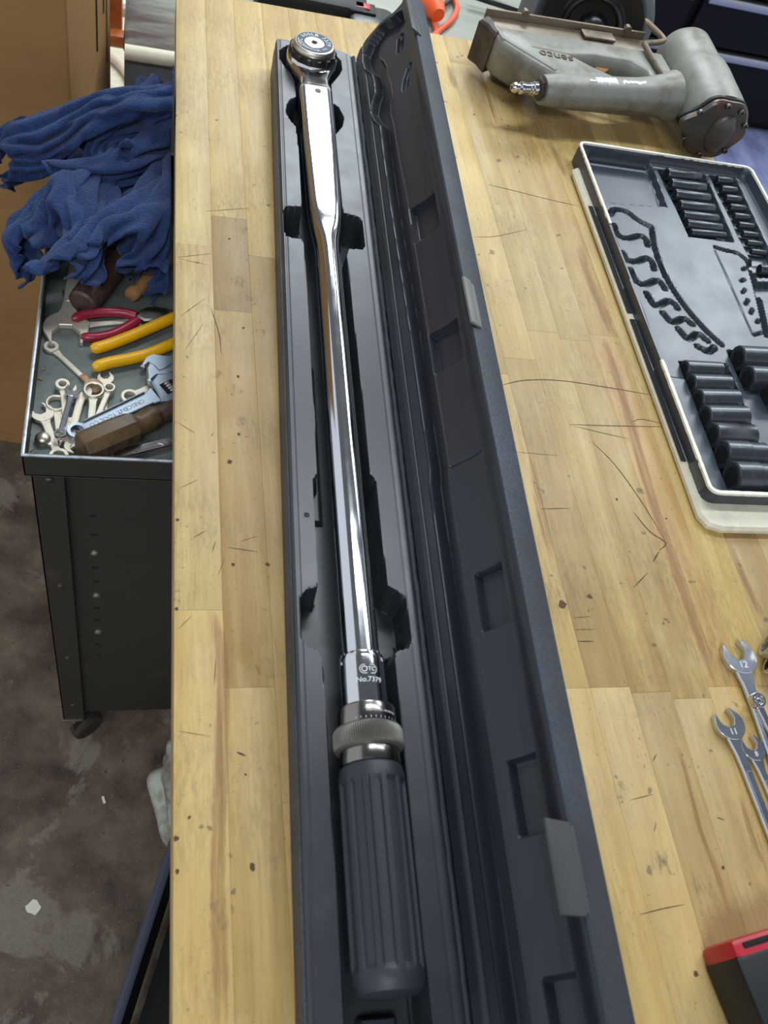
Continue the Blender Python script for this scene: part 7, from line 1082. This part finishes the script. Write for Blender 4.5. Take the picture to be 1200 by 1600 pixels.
[42,42,-70,-2,7,-20,-9,-15,5,-15,-13,2,9,2,7,8,13,1,-10,-8,11,-9,-12,1,-7,-10,-13,-3,-4,9,10,-1,16,-9,-2,5,2,9,-6,-12,18,3,0,2,12,11,-14,-1,-8,-6,-2,-14,-5,4,-7,-1,5,-1,11,5,1,-4,9,1,-3,10,17,-9,4,-7,-3,7,-17,6,-9,-3,-2,13,-1,-4,9,9,-13,-5,1,-13,-11,-4,2,8,-4,-9,-1,-13,5,-9,-9,-3,2,-1,-6,20,14,-13,-5,-18,-6,6,-2,-7,-20,-9,-10,2,-7,-18,1,-5,-14,-1,-10,-10,7,-17,3,-6,-6,-18,4,-6,-9,11],
[45,54,-61,-6,-1,-11,-11,-4,-11,-9,-12,0,-10,-15,0,6,13,11,8,7,7,-1,-7,8,-11,-4,-10,-10,-5,-4,10,0,11,-11,-10,-1,-13,-13,1,-4,-1,11,-3,12,8,15,-1,15,2,-16,3,4,-8,0,-12,-5,-2,-10,2,-11,-4,1,10,3,2,13,16,-12,4,-8,-2,-1,-15,4,-3,-8,15,0,-6,3,11,1,-1,12,16,-9,-10,-2,-17,-7,-3,-10,-3,2,-7,7,-4,-4,7,-20,6,-1,-7,-4,17,-10,-11,0,-5,-4,-19,-8,-9,-4,-9,-14,10,-5,-13,1,-6,-7,14,-16,-1,-10,-11,-17,-2,11,-21,-2],
[43,55,-74,-1,6,11,-17,-5,-6,-8,-1,-17,-6,-14,-3,-6,-11,0,2,10,14,10,5,6,-6,-1,12,-9,-3,-5,-8,-6,4,8,-3,10,-5,-11,-9,-11,-8,-5,-7,11,6,-4,-5,12,16,-11,7,9,-5,1,3,-5,4,-7,-2,-12,-6,-4,7,-1,4,14,14,-1,10,-2,-10,10,-8,-8,0,-14,9,1,-12,-1,7,-10,-8,3,-8,5,4,10,-16,-9,2,-13,-1,-1,-8,-1,0,-6,1,-18,-2,4,-14,4,18,-3,-12,-6,-12,-1,-1,-11,-4,-19,-5,-16,3,-1,-2,20,-12,-7,9,-10,-12,-1,-2,-17,-2,-2,0,-22]]
def cloth(key):
    d = np.array(FOLD_LONG if key == 'a' else FOLD_BUNCHED, float); nx = d.shape[0]; d = d.reshape(nx, -1, 3); ny = d.shape[1]
    p = np.cumsum(d, axis=1)/2000.
    for _ in range(2): p[1:-1, 1:-1] = p[1:-1, 1:-1]*.6+.1*(p[:-2, 1:-1]+p[2:, 1:-1]+p[1:-1, :-2]+p[1:-1, 2:])
    return p.reshape(-1, 3), nx, ny
def towel(name, label, folds, base):
    vs = []; fs = []
    for key, c, yaw, sc_, sz, flip in folds:
        co, nx, ny = cloth(key); zc_ = -co[:, 2].min()
        if flip: co[:, 0] *= -1
        ca, sa = math.cos(yaw), math.sin(yaw); x = (co[:, 0]*ca-co[:, 1]*sa)*sc_+c[0]; y = (co[:, 0]*sa+co[:, 1]*ca)*sc_+c[1]; z = (co[:, 2]+zc_)*sz+c[2]
        x = np.minimum(x, .0255); z = np.where(x > CX0+.006, np.maximum(z, CZ-.0285), np.where(x > CX0-.007, np.maximum(z, CZ+.004), z))
        b = len(vs); vs += np.stack([x, y, z], 1).tolist()
        for i in range(nx-1):
            for j in range(ny-1):
                f_ = (i*ny+j, (i+1)*ny+j, (i+1)*ny+j+1, i*ny+j+1); yy_ = y[list(f_)].mean(); xx_ = x[list(f_)].mean()
                if not (yy_ < .800 and xx_ > -.045) and yy_ > .775: fs.append(tuple(b+q for q in f_))
    used = sorted({i for f_ in fs for i in f_}); rm = {u: i for i, u in enumerate(used)}; vs = [vs[i] for i in used]; fs = [tuple(rm[i] for i in f_) for f_ in fs]
    o = raw(name, vs, fs, M['terry'], None, 180); pin(o, base)
    m_ = o.modifiers.new('subdivision', 'SUBSURF'); m_.levels = m_.render_levels = 1
    m_ = o.modifiers.new('thickness', 'SOLIDIFY'); m_.thickness = .0020; m_.offset = 0
    return tag(o, label, 'towel')
tw_ = towel('terry_towel', 'crumpled blue terry towel with frayed fringe nearest the tools on the cart', [('b', (-.036, .892, .7745), .15, 1.70, .74, False), ('a', (-.060, .93, .772), 2.2, 1.1, .50, True), ('b', (-.040, .890, .776), -.9, 1.55, .64, True)], (-.05, .88, CZ-.03))
towel('terry_towel', 'folded blue terry towel lying at the back of the heap and over the cart edge', [('a', (-.040, 1.012, .778), -.40, 1.22, .92, False), ('b', (-.030, 1.03, .775), 2.2, 1.5, .80, True)], (-.04, 1.02, CZ-.03))
fr = MB(); r5 = random.Random(5)
for k in range(46):
    t0 = r5.random(); px = 205+45*t0+r5.uniform(-6, 6); py = 335+90*t0+r5.uniform(-8, 8); z = .845-.035*t0
    q = np.array(P(px, py, z)); pts = [q]
    for s1 in range(5): pts.append(pts[-1]+np.array([r5.uniform(-.005, .006), -.003+r5.uniform(-.004, .003), -.0035+r5.uniform(-.002, .003)]))
    fr.tube(pts, .0006, 4)
for px in ([(205, 430), (210, 446), (225, 452)], [(232, 440), (236, 465), (240, 480)], [(246, 430), (250, 452), (236, 476)], [(218, 425), (214, 440), (222, 446)], [(190, 420), (200, 436), (206, 436)]):
    fr.tube([np.array(P(a, b, CF+.028-.010*i)) for i, (a, b) in enumerate(px)], .0008, 5)
o = fr.build('frayed_fringe', M['thread'], tw_); o['kind'] = 'stuff'; o['label'] = 'loose blue frayed threads'

# ------------------------------------------------------------------ cardboard box
BXA = -.130; cb = thing('cardboard_box', 'tall brown cardboard box standing on the floor behind the cart', 'box', (-.103, 1.172, 0), BXA)
Wb, Db, Hb = .55, .30, 1.30
MB().box((-Wb/2, Db/2, Hb/2+.0), (Wb, Db, Hb), .003).build('carton', M['cardboard'], cb, local=True, smooth=False)
MB().box((-Wb/2, -.0015, .011), (Wb, .003, .022), .0008).build('bottom_flap', M['cardboard'], cb, local=True, smooth=False)
MB().box((.0012, Db*.62, .80), (.0010, .004, .10)).box((.0012, Db*.80, .86), (.0010, .003, .16)).box((.0012, Db*.88, .80), (.0010, .0022, .22)).build('printed_mark', M['void'], cb, local=True, smooth=False)

# ------------------------------------------------------------------ pale topped cabinet behind the bench, with grinder and charger
KZ = .75; KX0, KX1, KY0, KY1 = -.0425, .93, 1.386, 2.0
cab = thing('steel_cabinet', 'dark grey steel cabinet with a worn pale stained top behind the bench', 'cabinet', (.44, 1.7, 0))
MB().box(((KX0+KX1)/2, (KY0+KY1)/2, KZ-.010), (KX1-KX0, KY1-KY0, .020), .0085).build('top', M['pale_top'], cab)
MB().box(((KX0+KX1)/2+.0, (KY0+KY1)/2+.004, (KZ-.02)/2+.0), (KX1-KX0-.004, KY1-KY0-.012, KZ-.02), .003).build('carcass', M['cab_front'], cab)
MB().tube([(KX0+.003, KY0-.001, KZ-.011), (KX1-.003, KY0-.001, KZ-.011)], .0115, 12).build('top_edge', M['cream'], cab)
# grinder
gr = thing('bench_grinder', 'black bench grinder with a grey abrasive wheel behind the nail gun', 'grinder', (.80, 1.60, KZ+.001))
wc = np.array(P(936, 34, .865)); ga = Vector((-.30, -.88, .05)).normalized(); xx = Vector((0, 0, 1)).cross(ga).normalized(); yy = ga.cross(xx); GM = Matrix((xx, yy, ga)).transposed(); go = tuple(wc)
MB().lathe([(.02, -.045), (.088, -.045), (.092, -.043), (.092, -.010), (.088, -.008), (.02, -.008)], 56, o=go, axis=GM).build('grinding_wheel', M['grit'], gr)
MB().lathe([(.020, -.008), (.086, -.008), (.090, -.004), (.090, .004), (.086, .008), (.055, .009), (.052, .012), (.050, .022), (.046, .024), (.043, .022), (.040, .012), (.012, .012)], 56, o=(go[0]-.015, go[1]-.006, go[2]), axis=GM).build('wheel_cover', M['black_gloss'], gr)
MB().lathe([(.026, .010), (.025, .022), (.021, .031), (.012, .038), (.0004, .040)], 32, o=(go[0]-.012, go[1]-.006, go[2]-.004), axis=GM).build('hub_dome', M['black_gloss'], gr)
MB().lathe([(.03, -.20), (.055, -.19), (.060, -.17), (.060, -.07), (.050, -.050), (.02, -.045)], 36, o=go, axis=GM).build('motor', M['black_matt'], gr)
MB().box((wc[0]+.03, wc[1]+.12, KZ+.018), (.13, .18, .036), .006).box((wc[0]+.03, wc[1]+.12, KZ+.06), (.07, .10, .07), .006).build('base', M['black_matt'], gr)
q = np.array(P(830, 8, .84)); MB().box((q[0], q[1], .826), (.014, .05, .14), .003, Matrix.Rotation(.25, 3, 'Z')).build('guard_bracket', M['cab_front'], gr)
MB().lathe([(.007, .0), (.007, .003), (.0002, .0035)], 12, o=tuple(np.array(P(974, 9, .90))), axis=GM).build('red_arrow_mark', M['switch_red'], gr)
cp = [np.array(P(a, b, z)) for a, b, z in ((735, -8, KZ+.02), (765, 2, KZ+.018), (800, 13, KZ+.022), (832, 24, KZ+.03))]
MB().tube(smooth_curve(cp, 5), .0058, 10).build('power_cable', M['black_gloss'], gr)
# charger box with a red rocker switch
sw_ = thing('switch_box', 'black plastic device with a red rocker switch behind the bench', 'device', (.30, 1.52, KZ))
MB().box((.255, 1.545, KZ+.032), (.185, .10, .060), .010, Matrix.Rotation(-.03, 3, 'Z')).build('housing', M['black_matt'], sw_)
qs = np.array(P(565, 12, KZ+.064)); RS = Matrix.Rotation(-.05, 3, 'Z')
MB().box((.350, qs[1]-.006, KZ+.028), (.080, .09, .054), .012, RS).build('switch_housing', M['black_gloss'], sw_)
qs = np.array(P(566, 13, KZ+.056)); MB().box(tuple(qs), (.046, .032, .006), .003, RS).build('switch_frame', M['black_matt'], sw_); MB().box((qs[0], qs[1], KZ+.0595), (.026, .018, .005), .002, RS).build('rocker', M['switch_red'], sw_)
MB().lathe([(.030, 0), (.032, .006), (.032, .012), (.030, .014)], 32, o=(.262, 1.57, KZ+.062)).build('dial', M['black_gloss'], sw_)
# orange plug and cord
oc = thing('extension_cord', 'bright orange plug with red orange cord hanging behind the bench', 'cord', (.49, 1.60, KZ))
pz = KZ+.022; q0 = np.array(P(676, 8, pz)); MB().tube([tuple(np.array(P(664, -6, pz))), tuple(np.array(P(670, 3, pz))), tuple(np.array(P(679, 14, pz))), tuple(np.array(P(685, 24, pz)))], [.012, .019, .020, .012], 18).build('plug', M['orange'], oc)
MB().tube(smooth_curve([np.array(P(a, b, z)) for a, b, z in ((702, -20, KZ+.006), (709, -4, KZ+.006), (714, 14, KZ+.006), (705, 32, KZ+.006), (688, 46, KZ+.006), (676, 58, KZ+.006), (668, 72, KZ+.002))], 6), .0055, 10).build('cord', M['cord_red'], oc)
MB().tube(smooth_curve([np.array(P(a, b, KZ+.006)) for a, b in ((676, 30), (680, 42), (683, 55), (684, 66))], 5), .0045, 10).build('cord', M['cord_red'], oc)
MB().tube(smooth_curve([np.array(P(a, b, KZ+.010)) for a, b in ((680, 8), (695, 6), (706, -6), (712, -20))], 5), .0045, 10).build('grey_cord', M['gun_dark'], oc)

# ------------------------------------------------------------------ black tool chest
tc = thing('tool_chest', 'black drawer tool chest with bright aluminium drawer pulls standing at the back right', 'tool chest', (1.85, 3.0, 0))
FY = 2.775; MB().box((1.72, FY+.24, .40), (1.50, .44, .80), .004).build('carcass', M['chest_black'], tc, smooth=False)
for (xa, xb) in ((.99, 1.655), (1.69, 2.455)):
    for z1_, z0_ in ((.760, .600), (.592, .432), (.424, .264), (.256, .030)):
        dr_ = MB().box(((xa+xb)/2, FY+.008, (z0_+z1_)/2), (xb-xa, .020, z1_-z0_), .003).build('drawer', M['chest_black'], tc, smooth=False)
        MB().box(((xa+xb)/2, FY-.006, z1_-.018), (xb-xa-.02, .012, .024), .003).build('drawer_pull', M['alu'], dr_)

# ------------------------------------------------------------------ things seen between the box and the cabinet
wf = thing('chair', 'varnished red brown wooden post and rail behind the cardboard box', 'furniture', (-.085, 2.3, 0))
a = PY(180, 46, 2.3); MB().box((a[0], 2.32, a[2]+.11), (.034, .03, .24), .004).build('post', M['wood_red'], wf)
a = PY(183, 60, 2.27); MB().box((a[0]+.01, 2.27, a[2]), (.14, .04, .034), .010).build('rail', M['wood_red'], wf)
a = PY(194, 13, 2.36); MB().lathe([(.004, -.020), (.014, -.016), (.019, -.004), (.018, .008), (.010, .017), (.0004, .019)], 22, o=tuple(a)).build('white_knob', M['white_knob'], wf)
hs = MB().tube(smooth_curve([np.array(P(a, b, .012)) for a, b in ((166, 84), (176, 92), (186, 101), (196, 113), (204, 128))], 5), .011, 10).build('hose', M['rope']); pin(hs, (-.09, 2.6, 0)); tag(hs, 'pale pinkish hose lying on the floor behind the towels', 'hose')

# ------------------------------------------------------------------ under the bench: black tote and a dirty pale bag
a = np.array(P(180, 1600, .35)); b = np.array(P(262, 1345, .35)); d_ = b-a; an = math.atan2(d_[1], d_[0]); u = Vector((math.cos(an), math.sin(an), 0)); n_v = Vector((math.sin(an), -math.cos(an), 0))
tot = thing('black_tote', 'open black plastic tote standing on the floor under the bench', 'bin', (.16, .10, 0))
o0 = Vector((a[0], a[1], 0))-u*.22; Lt, Wt, Ht = .46, .26, .35; RT = Matrix.Rotation(an, 3, 'Z')
def tp(l, w_, z): q = o0+u*l+n_v*w_; return (q.x, q.y, z)
mb = MB()
for (l0, w0, l1, w1) in ((0, 0, Lt, 0), (Lt, 0, Lt, Wt), (Lt, Wt, 0, Wt), (0, Wt, 0, 0)):
    k = .93; ll0, ll1 = [(x-Lt/2)*k+Lt/2 for x in (l0, l1)]; ww0, ww1 = [(x-Wt/2)*k+Wt/2 for x in (w0, w1)]
    mb.add([tp(ll0, ww0, .004), tp(ll1, ww1, .004), tp(l1, w1, Ht), tp(l0, w0, Ht)], [(0, 1, 2, 3)])
mb.add([tp(.03, .02, .004), tp(Lt-.03, .02, .004), tp(Lt-.03, Wt-.02, .004), tp(.03, Wt-.02, .004)], [(0, 1, 2, 3)]); mb.build('tub', M['black_matt'], tot, smooth=False)
mb = MB()
for (l0, w0, l1, w1) in ((0, 0, Lt, 0), (Lt, 0, Lt, Wt), (Lt, Wt, 0, Wt), (0, Wt, 0, 0)): mb.tube([tp(l0, w0, Ht), tp(l1, w1, Ht)], .0065, 10)
mb.build('rim', M['black_tote'], tot)
bm = bmesh.new(); bmesh.ops.create_icosphere(bm, subdivisions=5, radius=1)
q = P(242, 1240, .12); vs = []
for v in bm.verts:
    c_ = v.co; n_ = (math.sin(c_.x*5+c_.z*7)+math.sin(c_.y*6-c_.z*4+1)+math.sin(c_.x*9+c_.y*8+2))*.07+.06*abs(math.sin(c_.z*6+c_.x*3)); k = 1+n_
    vs.append((q[0]+.062+c_.x*.062*k, q[1]+c_.y*.085*k, max(.0, .105+c_.z*.105*k)))
fs = [tuple(v.index for v in f_.verts) for f_ in bm.faces]; bm.free()
o = raw('crumpled_bag', vs, fs, M['pale_cloth'], None, 60); pin(o, (q[0]+.06, q[1], 0)); tag(o, 'dirty pale crumpled cloth bag on the floor under the bench', 'bag')
pf = MB(); q = P(52, 1418, .001); pf.add([(q[0]+.012*math.cos(6.283*k/11)*random.uniform(.6, 1.1), q[1]+.012*math.sin(6.283*k/11)*random.uniform(.6, 1.1), .0008) for k in range(11)], [tuple(range(11))])
q = P(162, 1250, .001); pf.box((q[0], q[1], .0015), (.004, .012, .002), 0, Matrix.Rotation(.3, 3, 'Z')); o = pf.build('paint_fleck', M['rim_white'], smooth=False); pin(o, (-.1, .3, 0)); o['kind'] = 'stuff'; tag(o, 'small white flecks on the dirty floor', 'debris')
